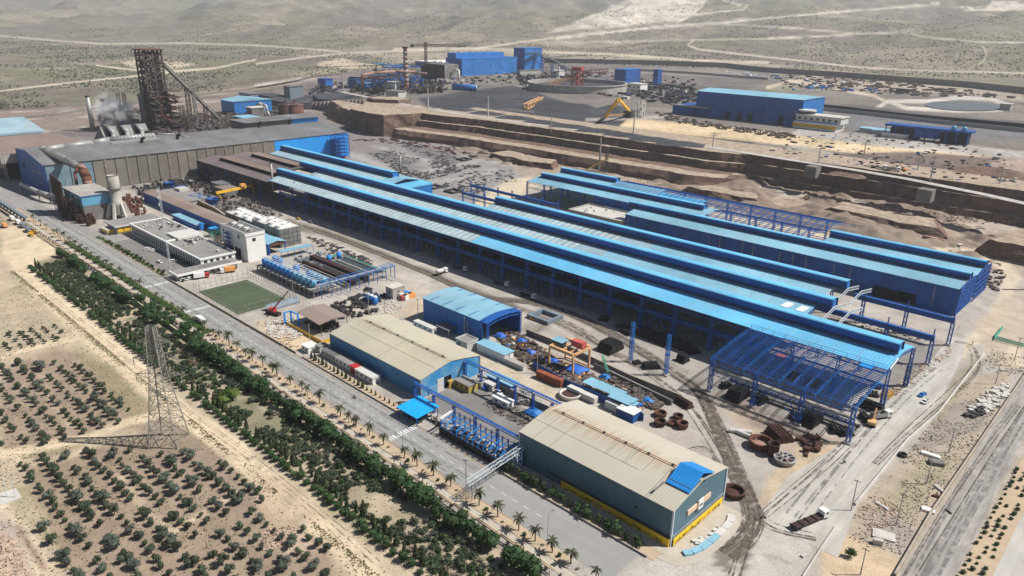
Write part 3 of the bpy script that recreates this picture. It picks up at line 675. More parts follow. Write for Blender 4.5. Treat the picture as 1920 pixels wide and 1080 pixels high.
def crag(poly,z0,z1,batter=.12,amp=2.0,name='earth_mound',step=4,mats=('bank_soil','bench_soil'),kind='structure',rings=6):
 """rough-sided block of cut earth"""
 pts=[]
 for i in range(len(poly)):
  a=Vector(poly[i]);b=Vector(poly[(i+1) % len(poly)]);n=max(1,int((b-a).length/step))
  for k in range(n): pts.append(a.lerp(b,k/n))
 c=sum(pts,Vector((0,0)))/len(pts);mb=MB();n=len(pts)
 for j in range(rings+1):
  t=j/rings
  for p in pts:
   d=(p-c).normalized();off=-batter*(z1-z0)*t+(float(fbm(p.x+t*6,p.y+j*5,14,3,3))-.5)*2*amp
   q=p+d*off;mb.v.append((q.x,q.y,z0-.5*(j==0)+(z1-z0)*t+(float(fbm(q.x,q.y,8,6,2))-.5)*1.2*(j>0)))
 for j in range(rings):
  for k in range(n): mb.f.append((j*n+k,j*n+(k+1) % n,(j+1)*n+(k+1) % n,(j+1)*n+k));mb.m.append(0)
 top=[mb.v[rings*n+k] for k in range(n)]
 for s in (.66,.33):
  for k in range(n): mb.v.append((c.x+(top[k][0]-c.x)*s,c.y+(top[k][1]-c.y)*s,top[k][2]+.6*(1-s)))
 for r_ in (rings,rings+1):
  for k in range(n): mb.f.append((r_*n+k,r_*n+(k+1) % n,(r_+1)*n+(k+1) % n,(r_+1)*n+k));mb.m.append(1)
 mb.v.append((c.x,c.y,z1+.4));e=len(mb.v)-1
 for k in range(n): mb.f.append(((rings+2)*n+k,(rings+2)*n+(k+1) % n,e));mb.m.append(1)
 return mb
mesa=crag([(-835,562),(-800,556),(-762,553),(-752,556),(-736,612),(-728,660),(-900,668),(-905,640),(-860,600)],0,26,.12,3.5,rings=7,step=3)
structure(mesa,'cliff',['bank_soil','bench_soil'])
structure(crag([(-1010,640),(-930,590),(-850,575),(-820,590),(-860,640),(-900,690),(-990,700)],0,19,.9,5),'earth_mound',['bank_soil','bench_soil'])
structure(crag([(-905,640),(-880,632),(-842,650),(-840,672),(-890,680)],25,31,.3,2,step=3),'earth_mound',['bank_soil','bench_soil'])
structure(crag([(-1130,690),(-1060,655),(-1040,665),(-1040,730),(-1130,740)],0,15,.1,1.5),'earth_mound',['slag','slag'])
# dirt ramps and heaps between the mill halls and the bank
for poly,h,b in (([(-560,548),(-500,542),(-470,552),(-480,572),(-560,578)],6,.7),([(-215,572),(-150,560),(-120,568),(-130,600),(-210,604)],7,1.2),
                   ([(-100,545),(-40,535),(0,548),(10,590),(-80,590)],11,.7),([(-330,560),(-290,552),(-255,560),(-262,584),(-320,586)],6,1.2)):
 structure(crag(poly,0,h,b,3.2,step=3),'earth_mound',['bank_soil','bench_soil'])
# roads on the bank top and coal heaps on the plateau
def ribbon(name,pts,w,z,mats,kerb=None):
 mb=MB();n=len(pts);L=[];Rr=[]
 for i,p in enumerate(pts):
  a=Vector(pts[max(0,i-1)]);b=Vector(pts[min(n-1,i+1)]);d=(b-a).normalized();q=Vector((-d.y,d.x))
  zz=z if not callable(z) else z(p[0],p[1])
  L.append((p[0]+q.x*w/2,p[1]+q.y*w/2,zz));Rr.append((p[0]-q.x*w/2,p[1]-q.y*w/2,zz))
 for i in range(n-1): mb.quad([Rr[i],Rr[i+1],L[i+1],L[i]])
 return structure(mb,name,mats)
ribbon('bank_road',[P(a,b,26.4) for a,b in [(640,172),(700,184),(793,203),(900,219),(1000,233),(1120,247),(1240,262),(1340,277),(1440,293),(1600,318),(1700,335),(1760,347),(1840,363),(1930,383)]],9,26.42,'road_concrete')
def heap(px,py,w,l,h,rz,m='slag',name='coal_heap',z=None,label=None,stuff=True):
 x,y,zt=G(px,py);mb=MB();n=14;k=9;vs=[]
 for i in range(n):
  for j in range(k):
   u=(i/(n-1)-.5)*2;v=(j/(k-1)-.5)*2
   hh=h*max(0,1-max(abs(v),max(0,(abs(u)-(1-w/l))*l/w)))
   a=u*l/2;b=v*w/2;c,s=math.cos(rz),math.sin(rz)
   vs.append((x+a*c-b*s,y+a*s+b*c,zt+.1+hh+(float(fbm(a+px,b,6,3,2))-.5)*h*.15*(hh>.1)))
 mb.add(vs,[(i*k+j,(i+1)*k+j,(i+1)*k+j+1,i*k+j+1) for i in range(n-1) for j in range(k-1)])
 o=structure(mb,name,m,smooth=False)
heap(1060,205,60,130,9,R(3));heap(1150,208,50,60,8,R(3));heap(915,190,55,150,6,R(5));heap(1000,196,50,110,6,R(5))
for a in range(9): heap(860+a*52,206+a*8.2,26,48,3.6,R(8+a*7 % 20))
heap(560,188,60,130,9,R(60));heap(1590,330,14,30,2,0,'bank_soil','earth_mound');heap(1860,325,40,60,5,0,'bank_soil','earth_mound')
# low scrub dotted over the plain and the hill slopes
def far_scrub(n,seed):
 r_=np.random.RandomState(seed);az=R(180)-R(1)*r_.uniform(-4,92,n*3);d=1250*np.exp(r_.uniform(0,1.35,n*3));x=np.cos(az)*d;y=np.sin(az)*d
 keep=(fbm(x,y,160,12,4)>r_.uniform(.38,.62,len(x))) & ((d>2080) | (x<-1330));z=terr(x,y);q=px_of(x,y,z);keep &= (q[0]>-150) & (q[0]<2070) & (q[1]>-30)
 for it in far_items:
  if it[0]=='line':
   for a,b in zip(it[1][:-1],it[1][1:]): keep &= _seg(q[0],q[1],a,b)>2.2
 x,y,z=x[keep][:n],y[keep][:n],z[keep][:n];k=len(x);s=r_.uniform(.8,2.6,k)*(1+np.hypot(x,y)/4500);t=r_.uniform(0,6.28,k)
 V=[np.stack([x+np.cos(t+a)*s,y+np.sin(t+a)*s,z-.3],1) for a in (0,2.1,4.2)]+[np.stack([x,y,z+s*r_.uniform(.6,1.1,k)],1)]
 V=np.stack(V,1).reshape(-1,3);F=np.array([[0,1,3],[1,2,3],[2,0,3]]);F=(F[None]+4*np.arange(k)[:,None,None]).reshape(-1,3)
 me=bpy.data.meshes.new('far_scrub');me.from_pydata(V.tolist(),[],F.tolist());me.materials.append(M['leaf_cypress']);o=bpy.data.objects.new('far_scrub',me);COL.objects.link(o);tag(o,'low dark scrub dotted over the plain and the hillsides','scrub',None,'stuff')
far_scrub(26000,8)
# ================================================================== main road
RY0,RY1=132.6,146.6
mb=MB()
for i in range(29): mb.box(-660+i*20,min(-640+i*20,-88),RY0,RY1,-.05,.05)
structure(mb,'main_road','asphalt')
# junction apron that widens towards the photographer
structure(MB().prism([(-72,185),(-48,185),(-53,214),(-54.5,264),(-55,310),(-58,345),(-63,382),(-70,382),(-68,330),(-68.5,300),(-70.5,244),(-75,212)],-.04,.055),'access_road','road_concrete')
structure(MB().prism([(-33,185),(-33.5,240),(-35,300),(-37,380),(-39,470),(-27,470),(-25.5,380),(-24.2,300),(-22,185)],-.04,.06),'outer_road','asphalt_old')
structure(MB().prism([(-15,195),(-15,300),(-2,300),(-2,195)],-.04,.06),'highway','road_concrete')
mb=MB()
for i in range(108):
 x=-645+i*4.9
 if x<-92: mb.box(x,x+2.1,139.5,139.68,.054,.062)
structure(mb,'lane_dashes','line_white')
mb=MB()
for i in range(26):                      # zebra crossings and speed-hump stripes
 pass
for (xa,n) in ((-186.5,11),(-402,11),(-352,11)):
 for k in range(n):
  y=133.4+k*(12.6/n);mb.box(xa,xa+2.6,y,y+.6,.054,.063)
structure(mb,'crossing_stripes','line_white')
mb=MB()
for x0 in range(-640,-120,10):
 mb.box(x0,x0+9.9,RY0-.35,RY0-.02,-.02,.17);mb.box(x0,x0+9.9,146.65,146.95,-.02,.17)
structure(mb,'kerb','kerb')
structure(bx_(-640,-100,128.2,132.2,-.05,.07),'palm_verge','sand_verge')
structure(bx_(-640,-90,124.9,127.9,-.05,.09),'footpath','paving')
mb=MB()
for x0 in range(-640,-95,8): mb.box(x0,x0+7.9,127.9,128.15,-.02,.2)
structure(mb,'kerb','kerb')
structure(bx_(-143.6,-84,147.2,151.6,-.05,.10),'garden_bed','sand_verge')
structure(bx_(-262,-196,147.2,151.5,-.05,.10),'garden_bed','sand_verge')
structure(bx_(-143.6,-83,151.6,155.5,-.05,.12),'service_path','paving')
structure(bx_(-505,-413,147.2,150.5,-.05,.10),'garden_bed','sand_verge')
# ================================================================== pipeline, fence and low walls beside the palms
t=thing('pipe_line','long pair of sand coloured pipes on low dark posts along the palm verge','pipeline',(-350,123.6,0))
for k,(dy,z) in enumerate(((0,1.9),(.75,1.75))):
 mb=MB();pts=[(x,123.2+dy+(-1.2 if x<-470 else 0),z) for x in range(-600,-90,10)]
 mb.tube(pts,.28,6);mb.build('pipe','wall_sand' if k else 'sand_verge',t,True)
pm=bx_(-.12,.12,-.65,.65,0,1.65).mesh('post','dark_steel')
for i in range(105): inst('post',pm,t,(-597+i*4.8,123.6,0))
t=thing('boundary_fence','dark mesh fence with posts between the pines and the pipeline','fence',(-300,122,0))
pm=bx_(-.07,.07,-.07,.07,0,2.3).mesh('post','dark_steel')
rm=MB()
for z in (.5,1.3,2.1): rm.box(-5,5,-.04,.04,z,z+.07)
rm=rm.mesh('rail','dark_steel')
for i in range(100): inst('post',pm,t,(-590+i*5,121.9,0))
for i in range(49): inst('rail',rm,t,(-585+i*10,121.9,0))
def wall(pts,h,w,m,label,name='low_wall',cap=None,step=6,cat='wall',group=None):
 t=thing(name,label,cat,(pts[0][0],pts[0][1],0),group)
 for a,b in zip(pts[:-1],pts[1:]):
  a=Vector(a);b=Vector(b);n=max(1,round((b-a).length/step));rz=math.atan2(b.y-a.y,b.x-a.x);L=(b-a).length/n
  me=MB().cbox(0,0,0,L-.06,w,h).mesh('wall_panel',m);
  mc=MB().cbox(0,0,h,L,w+.18,.16).mesh('coping',cap) if cap else None
  for k in range(n):
   c=a.lerp(b,(k+.5)/n);inst('wall_panel',me,t,(c.x,c.y,0),rz)
   if mc: inst('coping',mc,t,(c.x,c.y,0),rz)
 return t
wall([(-384,120.2),(-311,119.2)],2.1,.35,'concrete_dark','dark arcaded wall with a sandy coping inside the green belt',cap='wall_sand',step=4)
wall([(-700,121),(-560,122)],1.6,.4,'concrete_dark','wall beside the low blue pipe rack at the far left end of the road',cap='wall_sand')
wall([(-409,147.1),(-270,147.3)],.8,.3,'concrete','low grey kerb wall between the road and the football pitch',cap='kerb')
wall([(-265,147.2),(-197,147.2)],.5,.3,'concrete','low edging wall of the cypress bed in front of the cream roofed warehouse',cap='kerb')
wall([(-143,147.2),(-86,147.2)],.5,.3,'concrete','low edging wall of the shrub bed beside the nearest warehouse',cap='kerb')
wall([(-214,236),(-190,236),(-152,232),(-128,232)],2.6,.35,'concrete_dark','long dark concrete wall behind the scrap yard',cap='kerb')
wall([(-196,187),(-150,188)],2.8,.3,'concrete_dark','dark wall behind the tarmac yard under the second crane runway',cap='concrete')
wall([P(1603,948),P(1700,828),P(1760,775),P(1845,665)],.7,.5,'concrete_light','pale concrete barrier along the right side of the access road',cap='concrete_light')
wall([P(1567,988),P(1537,1033),P(1505,1083)],.6,.4,'concrete_light','pale kerb wall around the bare traffic island',cap=None)
wall([P(1677,1082),P(1745,965),P(1852,808),P(1925,700)],1.0,.5,'concrete_dark','dark parapet wall beside the cracked outer road',cap='kerb')
# ================================================================== main mill hall
EZ,RZ=18.0,20.6
def add_skylights(t,x0,x1,yb,step,m,w=.9,z0=EZ,z1=RZ,yc=12):
 sl_=(z1-z0)/15
 me=MB().add([(-w/2,.6,.12+.6*sl_),(w/2,.6,.12+.6*sl_),(w/2,yc-1.4,.12+(yc-1.4)*sl_),(-w/2,yc-1.4,.12+(yc-1.4)*sl_),
                   (-w/2,.6,.0+.6*sl_),(w/2,.6,.6*sl_),(w/2,yc-1.4,(yc-1.4)*sl_),(-w/2,yc-1.4,(yc-1.4)*sl_)],
                  [(0,1,2,3),(4,5,1,0),(1,5,6,2),(3,2,6,7),(0,3,7,4)]).mesh('skylight',m)
 x=x0
 while x<x1: inst('skylight',me,t,(x,yb,z0));x+=step
def roof_bay(t,yb,segs,z0=EZ,z1=RZ,half=15.0,name='roof_sheet'):
 """segs: (x0, x1, material); each a panel of the roof with a real seam"""
 for x0,x1,m in segs:
  n=max(1,round((x1-x0)/37));w=(x1-x0)/n
  for k in range(n):
   a,b=x0+k*w+.03,x0+(k+1)*w-.03
   MB().add([(a,yb-.5,z0-.09),(b,yb-.5,z0-.09),(b,yb+half,z1),(a,yb+half,z1),(b,yb+2*half-.05,z0),(a,yb+2*half-.05,z0),
                      (a,yb-.5,z0-.29),(b,yb-.5,z0-.29),(b,yb+half,z1-.2),(a,yb+half,z1-.2),(b,yb+2*half-.05,z0-.2),(a,yb+2*half-.05,z0-.2)],
                     [(0,1,2,3),(3,2,4,5),(7,6,9,8),(8,9,11,10),(6,7,1,0),(7,8,2,1),(8,10,4,2),(9,6,0,3),(11,9,3,5),(10,11,5,4)]).build(name,m,t)
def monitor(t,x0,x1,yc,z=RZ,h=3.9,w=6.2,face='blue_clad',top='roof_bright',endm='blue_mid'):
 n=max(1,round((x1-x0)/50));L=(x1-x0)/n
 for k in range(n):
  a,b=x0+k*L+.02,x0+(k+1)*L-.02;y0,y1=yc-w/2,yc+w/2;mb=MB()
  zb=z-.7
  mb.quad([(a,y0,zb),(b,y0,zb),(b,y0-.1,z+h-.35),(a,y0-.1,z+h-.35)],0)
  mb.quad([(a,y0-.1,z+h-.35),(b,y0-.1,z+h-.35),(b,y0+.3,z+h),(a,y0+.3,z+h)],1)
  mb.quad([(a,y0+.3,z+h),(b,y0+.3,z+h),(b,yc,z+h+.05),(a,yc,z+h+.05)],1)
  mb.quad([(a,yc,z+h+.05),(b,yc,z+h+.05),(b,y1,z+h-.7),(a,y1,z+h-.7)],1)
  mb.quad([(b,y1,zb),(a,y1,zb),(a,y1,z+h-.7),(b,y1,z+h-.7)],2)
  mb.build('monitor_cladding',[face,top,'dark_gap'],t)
 for xe,s in ((x0,-1),(x1,1)):
  mb=MB();mb.prism([(0,0),(0,0),(0,0)],0,0) if False else None
  y0,y1=yc-w/2+.1,yc+w/2-.1;xx=xe-s*.6
  mb.add([(xx,y0,z-.6),(xx,y1,z-.6),(xx,y1,z+h-.7),(xx,yc,z+h),(xx,y0,z+h-.9),(xx-s*.2,y0,z-.6),(xx-s*.2,y1,z-.6),(xx-s*.2,y1,z+h-.7),(xx-s*.2,yc,z+h),(xx-s*.2,y0,z+h-.9)],
               [(0,1,2,3,4),(9,8,7,6,5)]);mb.build('monitor_end',endm,t)
 # dark strip added to draw the shade line at the monitor foot
 bx_(x0,x1,yc-w/2-1.15,yc-w/2-.75,z-.05,z+.5).build('monitor_shade_strip','dark_steel',t)
hall=thing('mill_hall','huge blue rolling mill hall of parallel bays with long raised roof monitors','factory hall',(-300,326,0))
roof_bay(hall,280.5,[(-534,-300,'roof_pale'),(-300,-68.5,'roof_bright')])
roof_bay(hall,310.5,[(-528,-230,'roof_pale'),(-230,-114,'roof_sky')])
roof_bay(hall,340.5,[(-352,-220,'roof_pale'),(-220,-118,'roof_sky')])
roof_bay(hall,340.5,[(-640,-560,'roof_pale'),(-560,-455,'roof_sky')])
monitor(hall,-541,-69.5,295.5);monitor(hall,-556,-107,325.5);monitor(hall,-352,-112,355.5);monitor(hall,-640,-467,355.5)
add_skylights(hall,-524,-300,280.5,4.6,'skylight_tan');add_skylights(hall,-296,-74,280.5,9.35,'skylight_dull',.3)
add_skylights(hall,-520,-250,310.5,4.8,'skylight_tan');add_skylights(hall,-245,-120,310.5,9.35,'skylight_dull',.35)
add_skylights(hall,-345,-240,340.5,4.8,'skylight_tan');add_skylights(hall,-236,-122,340.5,9.35,'skylight_dull',.35)
add_skylights(hall,-560,-470,340.5,4.8,'skylight_tan')
bx_(-126,-122.5,310.9,322,19.1,19.35).build('skylight','white',hall);bx_(-119,-115.5,310.9,322,19.1,19.35).build('skylight','white',hall)
# bay 3, western part: blue flank and end block
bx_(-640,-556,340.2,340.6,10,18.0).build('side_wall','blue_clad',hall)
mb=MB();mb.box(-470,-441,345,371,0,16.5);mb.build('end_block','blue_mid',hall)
MB().add([(-471,344.6,16.6),(-440.6,344.6,16.6),(-440.6,371.4,17.6),(-471,371.4,17.6),(-471,344.6,16.3),(-440.6,344.6,16.3),(-440.6,371.4,16.3),(-471,371.4,16.3)],
         [(0,1,2,3),(4,5,1,0),(5,6,2,1),(6,7,3,2),(7,4,0,3)]).build('roof_sheet','roof_bright',hall)
# front colonnade
cols=[-68.6-18.7*k for k in range(25)]
def col_mesh(h,mt='blue_steel',w=1.0):
 return lt_((0,0,0),(0,0,h),w,9,.2,.11).mesh('column',mt)
cmD=col_mesh(17.6);cmH=lt_((0,0,0),(0,0,9.6),1.5,6,.24,.12).mesh('column_base','blue_steel')
beam=MB().truss((0,0,17.7),(18.7,0,17.7),2.0,7,.26,.15)
beam=beam.mesh('eave_truss','blue_steel')
gird=MB().truss((0,0,10.8),(18.7,0,10.8),1.5,9,.3,.18).truss((0,1.5,10.8),(18.7,1.5,10.8),1.5,9,.3,.18)
gird.box(0,18.7,0,1.5,10.8,10.95);gird=gird.mesh('crane_girder','blue_steel')
brace=br_((0,0,0),(9.35,0,9),.25).bar((18.7,0,0),(9.35,0,9),.25).bar((4.6,0,4.5),(9.35,0,0),.16).bar((14,0,4.5),(9.35,0,0),.16).mesh('cross_brace','blue_steel')
kbr=br_((0,0,12),(5,0,17),.2).bar((5,0,17),(0.5,0,17),.2).mesh('knee_brace','blue_steel')
fot=bx_(-1.3,1.3,-1.3,1.3,0,.7).mesh('footing','concrete')
for i,x in enumerate(cols):
 inst('column',cmD,hall,(x,281.2,0));inst('column_base',cmH,hall,(x,281.2,0));inst('footing',fot,hall,(x,281.2,0))
 if i<24:
  inst('eave_truss',beam,hall,(x-18.7,280.9,0));inst('crane_girder',gird,hall,(x-18.7,280.5,0))
  if i % 2==1 or i>14: inst('cross_brace',brace,hall,(x-18.7,281.0,0))
  inst('knee_brace',kbr,hall,(x-18.7,281.0,0))
for yb,xe in ((310.5,-68.6),(340.5,-68.0),(369.5,-68.0)):
 x=xe
 while x>-530:
  if yb<360 or (x>-130 or x<-118):
   if not (yb>360 and -440<x<-353): inst('column',cmD,hall,(x,yb,0)) if not (yb>330 and x>-112) else None
  x-=18.7
# roof trusses seen at the open ends
def gable_truss(t,x,y0,half=15,z0=EZ,z1=RZ,m='blue_steel'):
 mb=MB()
 mb.bar((x,y0,z0-.2),(x,y0+half,z1-.2),.28).bar((x,y0+half,z1-.2),(x,y0+2*half,z0-.2),.28)
 mb.bar((x,y0,z0-1.8),(x,y0+half,z1-1.7),.24).bar((x,y0+half,z1-1.7),(x,y0+2*half,z0-1.8),.24)
 for k in range(12):
  ya=y0+k*2*half/12;yb_=ya+2*half/24;yc_=ya+2*half/12
  f=lambda y: z0-.2+(z1-z0)*(1-abs(y-y0-half)/half)
  mb.bar((x,ya,f(ya)),(x,yb_,f(yb_)-1.55),.14).bar((x,yb_,f(yb_)-1.55),(x,yc_,f(yc_)),.14)
 mb.build('roof_truss',m,t)
for x in (-68.8,-87.3): gable_truss(hall,x,280.5)
for x in (-113.8,): gable_truss(hall,x,310.5)
for x in (-107,-100): gable_truss(hall,x,310.5,m='steel_white')
for x in (-118,-112,-106): gable_truss(hall,x,340.5,m='steel_white')
# white trim of the gable edge
br_((-68.3,280.4,18.3),(-68.3,289,19.9),.25,.9).build('gable_trim','white',hall)
# interior partition walls, machine lines and the dark rear of the hall
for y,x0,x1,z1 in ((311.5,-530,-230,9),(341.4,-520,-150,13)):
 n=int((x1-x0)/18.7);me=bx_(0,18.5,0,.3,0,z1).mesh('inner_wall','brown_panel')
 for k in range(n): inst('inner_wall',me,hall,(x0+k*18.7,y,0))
st=bx_(-.25,.25,-.25,.25,0,3.6).mesh('inner_pillar','pilaster')
for k in range(66): inst('inner_pillar',st,hall,(-480+k*5.2,288.5,0))
mb=bx_(-490,-150,289,290.2,4.6,5.4);mb.build('inner_beam','brown_panel',hall)
bx_(-345,-334,287.2,287.6,5.2,10.4).build('orange_screen','rust',hall,label='bright orange brown screen hung in the open side of the hall')
bx_(-489,-484,287.2,287.6,6,10.4).build('orange_screen','rust',hall)
# crane runways reaching out of the right end
for y,x0,x1,lab in ((339.5,-150,-68.0,1),(369.0,-113,-67.5,2)):
 bx_(x0,x1,y-.5,y+.5,11.2,13.6).build('runway_girder','blue_clad',hall);bx_(x0,x1,y-.9,y+.9,13.6,13.85).build('runway_rail','blue_steel',hall)
 mb=MB()
 for k in range(int((x1-x0)/4)): mb.bar((x0+k*4,y-.9,13.8),(x0+k*4,y-.9,15),.1)
 mb.bar((x0,y-.9,15),(x1,y-.9,15),.1).build('handrail','blue_steel',hall)
 cm=lt_((0,0,0),(0,0,11.2),1.3,8,.3,.16).bar((0,0,11),(0,0,17),.45).mesh('column','blue_steel')
 for x in ([-68.6,-87.5] if lab==1 else [-68,-88,-108]): inst('column',cm,hall,(x,y,0));inst('footing',fot,hall,(x,y,0))
for x,y in ((-68.6,310),): inst('column',cmD,hall,(x,y,0));inst('column_base',cmH,hall,(x,y,0))
mb=MB()
for x,y,z,r_ in ((-520,286,18.6,0),(-505,287,18.8,0)): mb.cyl((x,y,z),(x,y,z+1),.5)
mb.build('roof_vent','galv',hall)
tag_=None
# bare steel frame standing in front of the hall
fr=thing('steel_canopy_frame','unroofed bright blue steel canopy frame in front of the hall end','steel frame',(-96,264,0))
FX=[-124,-105.5,-87,-68.8]
cmf=lt_((0,0,0),(0,0,14.6),1.25,10,.26,.13).mesh('column','blue_steel');
for x in FX: inst('column',cmf,fr,(x,248,0));inst('footing',fot,fr,(x,248,0))
NT=12
for i in range(NT+1):
 x=-124.5+i*(55.9/NT);mb=MB()
 f=lambda y: 14.6+3.3*math.sin((y-247)/(280-247)*math.pi/2)
 ys_=[247+k*3.3 for k in range(11)]
 for a,b in zip(ys_[:-1],ys_[1:]):
  mb.bar((x,a,f(a)),(x,b,f(b)),.2);mb.bar((x,a,f(a)-1.3),(x,b,f(b)-1.3),.18)
  mb.bar((x,a,f(a)-1.3),(x,(a+b)/2,f((a+b)/2)),.1).bar((x,(a+b)/2,f((a+b)/2)),(x,b,f(b)-1.3),.1)
 mb.build('rafter_truss','blue_mid' if i % 3==0 else 'blue_steel',fr)
for k in range(25):
 y=248+k*1.28
 if y>279: break
 z=f(y)+.15;mb=MB();holes=((-96,-90.5),(-88.5,-83.5)) if 2<=k<=6 else ()
 xs_=[-125]+[v for h in holes for v in h]+[-68.2]
 for a,b in zip(xs_[::2],xs_[1::2]): mb.box(a,b,y-.1,y+.1,z,z+.22)
 mb.build('purlin','blue_steel',fr)
for a,b in zip(FX[:-1],FX[1:]):
 MB().truss((a,248,14.5),(b,248,14.5),2.2,6,.26,.15).build('front_truss','blue_steel',fr)
 MB().truss((a,248,9),(b,248,9),1.6,8,.24,.14).build('crane_truss','blue_steel',fr)
 bx_(a,b,249,250,8.9,9.6).build('crane_beam','galv_dark',fr)
br_((-105.5,248,0),(-101,248,8),.3).bar((-87,248,.5),(-91.5,248,8),.3).bar((-87,248,.5),(-93,248,5),.2).bar((-105,248,.5),(-99,248,5),.2).build('cross_brace','blue_steel',fr)
mb=MB()
for x in range(-124,-69,5): mb.bar((x,279,17.9),(x,279,20),.12)
mb.bar((-124,279,20),(-69,279,20),.12).bar((-124,279,19),(-69,279,19),.1).build('handrail','blue_mid',fr)
bx_(-124,-110,278.3,281,18.0,18.15).build('roof_sheet','roof_bright',fr);bx_(-78,-73.5,275.5,279.2,18.1,18.25).build('roof_sheet','blue_bright',fr)
bx_(-106,-102.5,264,266.5,16.6,16.8).build('red_sheet','red_pale',fr)
mb=MB()
for k in range(40):
 x=ru(-100,-76);y=ru(268,277);mb.box(x,x+.9,y,y+.4,f(y)+.4,f(y)+.55)
mb.build('loose_plates','galv',fr,kind='stuff')
for i,x in enumerate((-162,-144)):
 t=thing('lattice_column',('left' if i==0 else 'right')+' of the two free standing blue lattice columns beside the coil stacks','column',(x,247,0),'free standing blue columns before the hall')
 lt_((x,247,.6),(x,247,18.8),1.2,14,.24,.12).build('shaft','blue_mid',t);bx_(x-1.4,x+1.4,245.6,248.4,0,.6).build('footing','concrete',t)
 bx_(x-.9,x+.9,246.2,247.8,9.3,9.7).build('bracket','blue_steel',t)
# ================================================================== brown low roofs west of the hall
t=thing('dusty_bays','low dust covered brown roofed bays joining the melt shop to the blue hall','factory hall',(-590,300,0))
for yb,x0,x1 in ((281,-662,-534),(311,-662,-557)):
 roof_bay(t,yb,[(x0,x1,'roof_brown')],16,18)
 bx_(x0+22,x1-10,yb+11.6,yb+11.9,17.6,20).build('monitor_side','dark_gap',t)
 MB().add([(x0+22,yb+11.2,20),(x1-8,yb+11.2,20),(x1-8,yb+19,20.6),(x0+22,yb+19,20.6),(x0+22,yb+11.2,19.8),(x1-8,yb+11.2,19.8),(x1-8,yb+19,20.3),(x0+22,yb+19,20.3)],[(0,1,2,3),(4,5,1,0),(5,6,2,1),(3,2,6,7),(7,6,5,4)]).build('monitor_roof','roof_dust',t)
mb=bx_(-662,-560,281.2,281.7,8,15.6);mb.build('side_wall','dark_steel',t)
for k in range(7): inst('column',cmD,t,(-662+k*18.7,281.5,-1.8))
t=thing('chimney_pipe','thin grey exhaust stack standing at the left end of the hall roof','chimney',(-531,283,0))
cy_((-531,283,10),(-531,283,31),.9,.8,12).build('shaft','galv',t,True);cy_((-531,283,31),(-531,283,31.5),1.05,1.05,12).build('rim','rust',t)
t=thing('chimney_pipe','thin pale exhaust stack behind the hall beside the billet yard','chimney',(*P(751,325),0));x,y=P(751,325)
cy_((x,y,0),(x,y,17),1,.9,12).build('shaft','galv',t,True);cy_((x,y,17),(x,y,17.4),1.1,1.1,12).build('rim','galv_dark',t)
# ================================================================== hall B (enclosed) and hall C (open)
B=thing('blue_clad_hall','long fully clad dark blue hall with a pale blue roof behind the mill','factory hall',(-180,440,0))
BX0,BX1,BE,BR=-284,-76.5,15.0,17.4
n=22
for k in range(n):
 a=BX0+(BX1-BX0)*k/n;b=BX0+(BX1-BX0)*(k+1)/n
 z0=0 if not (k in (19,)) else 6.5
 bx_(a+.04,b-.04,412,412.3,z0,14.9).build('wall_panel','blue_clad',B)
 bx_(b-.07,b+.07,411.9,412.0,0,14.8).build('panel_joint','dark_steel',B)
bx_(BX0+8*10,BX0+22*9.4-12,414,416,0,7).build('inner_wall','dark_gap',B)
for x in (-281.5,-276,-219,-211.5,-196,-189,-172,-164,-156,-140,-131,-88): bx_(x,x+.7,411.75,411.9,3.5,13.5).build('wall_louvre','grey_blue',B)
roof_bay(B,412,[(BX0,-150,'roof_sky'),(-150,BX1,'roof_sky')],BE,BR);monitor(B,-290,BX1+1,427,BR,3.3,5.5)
roof_bay(B,442,[(-160,-76,'roof_sky')],BE,BR);monitor(B,-160,-75,457,BR,3.3,5.5)
bx_(BX1-.3,BX1,412.3,440,0,15).build('gable_wall','blue_mid',B);
gm=MB()
for k in range(15): gm.box(BX1+.1,BX1+.5,413+k*2,413.35+k*2,0,15.3)
for z in range(1,16,2): gm.box(BX1+.5,BX1+.75,412,443,z,z+.28)
gm.build('gable_framing','blue_steel',B)
gm=MB()
for k in range(12): gm.box(-75.6,-75.3,443+k*2.5,443.4+k*2.5,0,16)
for z in range(1,16,3): gm.box(-75.3,-75.05,442,472,z,z+.3)
for k in range(6): gm.bar((-75.4,443+k*5,1),(-75.4,448+k*5,15),.22)
gm.build('gable_framing','blue_steel',B);bx_(-77.5,-77.2,443,471,0,15).build('gable_wall','blue_clad',B)
gable_truss(B,-75.9,412,15,BE+.6,BR+.6);gable_truss(B,-75.2,442,15,BE+.6,BR+.6)
bx_(-117,-104,411.4,412,0,6.2).build('dark_opening','dark_gap',B)
Cc=thing('blue_open_hall','half built blue hall with open trussed side and roofless steel frames','factory hall',(-330,470,0))
roof_bay(Cc,442,[(-404,-330,'roof_sky'),(-330,-242,'roof_sky')],BE,BR);monitor(Cc,-400,-248,457,BR,3.3,5.5)
roof_bay(Cc,472,[(-404,-300,'roof_sky')],BE,BR);monitor(Cc,-404,-345,487,BR,3.3,5.5)
MB().add([(-344,473,15.1),(-262,473,15.1),(-262,484,16.6),(-344,484,16.6)],[(0,1,2,3)]).build('roof_sheet','roof_bright',Cc)
for k in range(9): bx_(-334+k*6,-328.1+k*6,442,442.3,2,14.9).build('wall_panel','blue_clad',Cc)
cmC=lt_((0,0,0),(0,0,14.8),1.0,9,.26,.14).mesh('column','blue_steel')
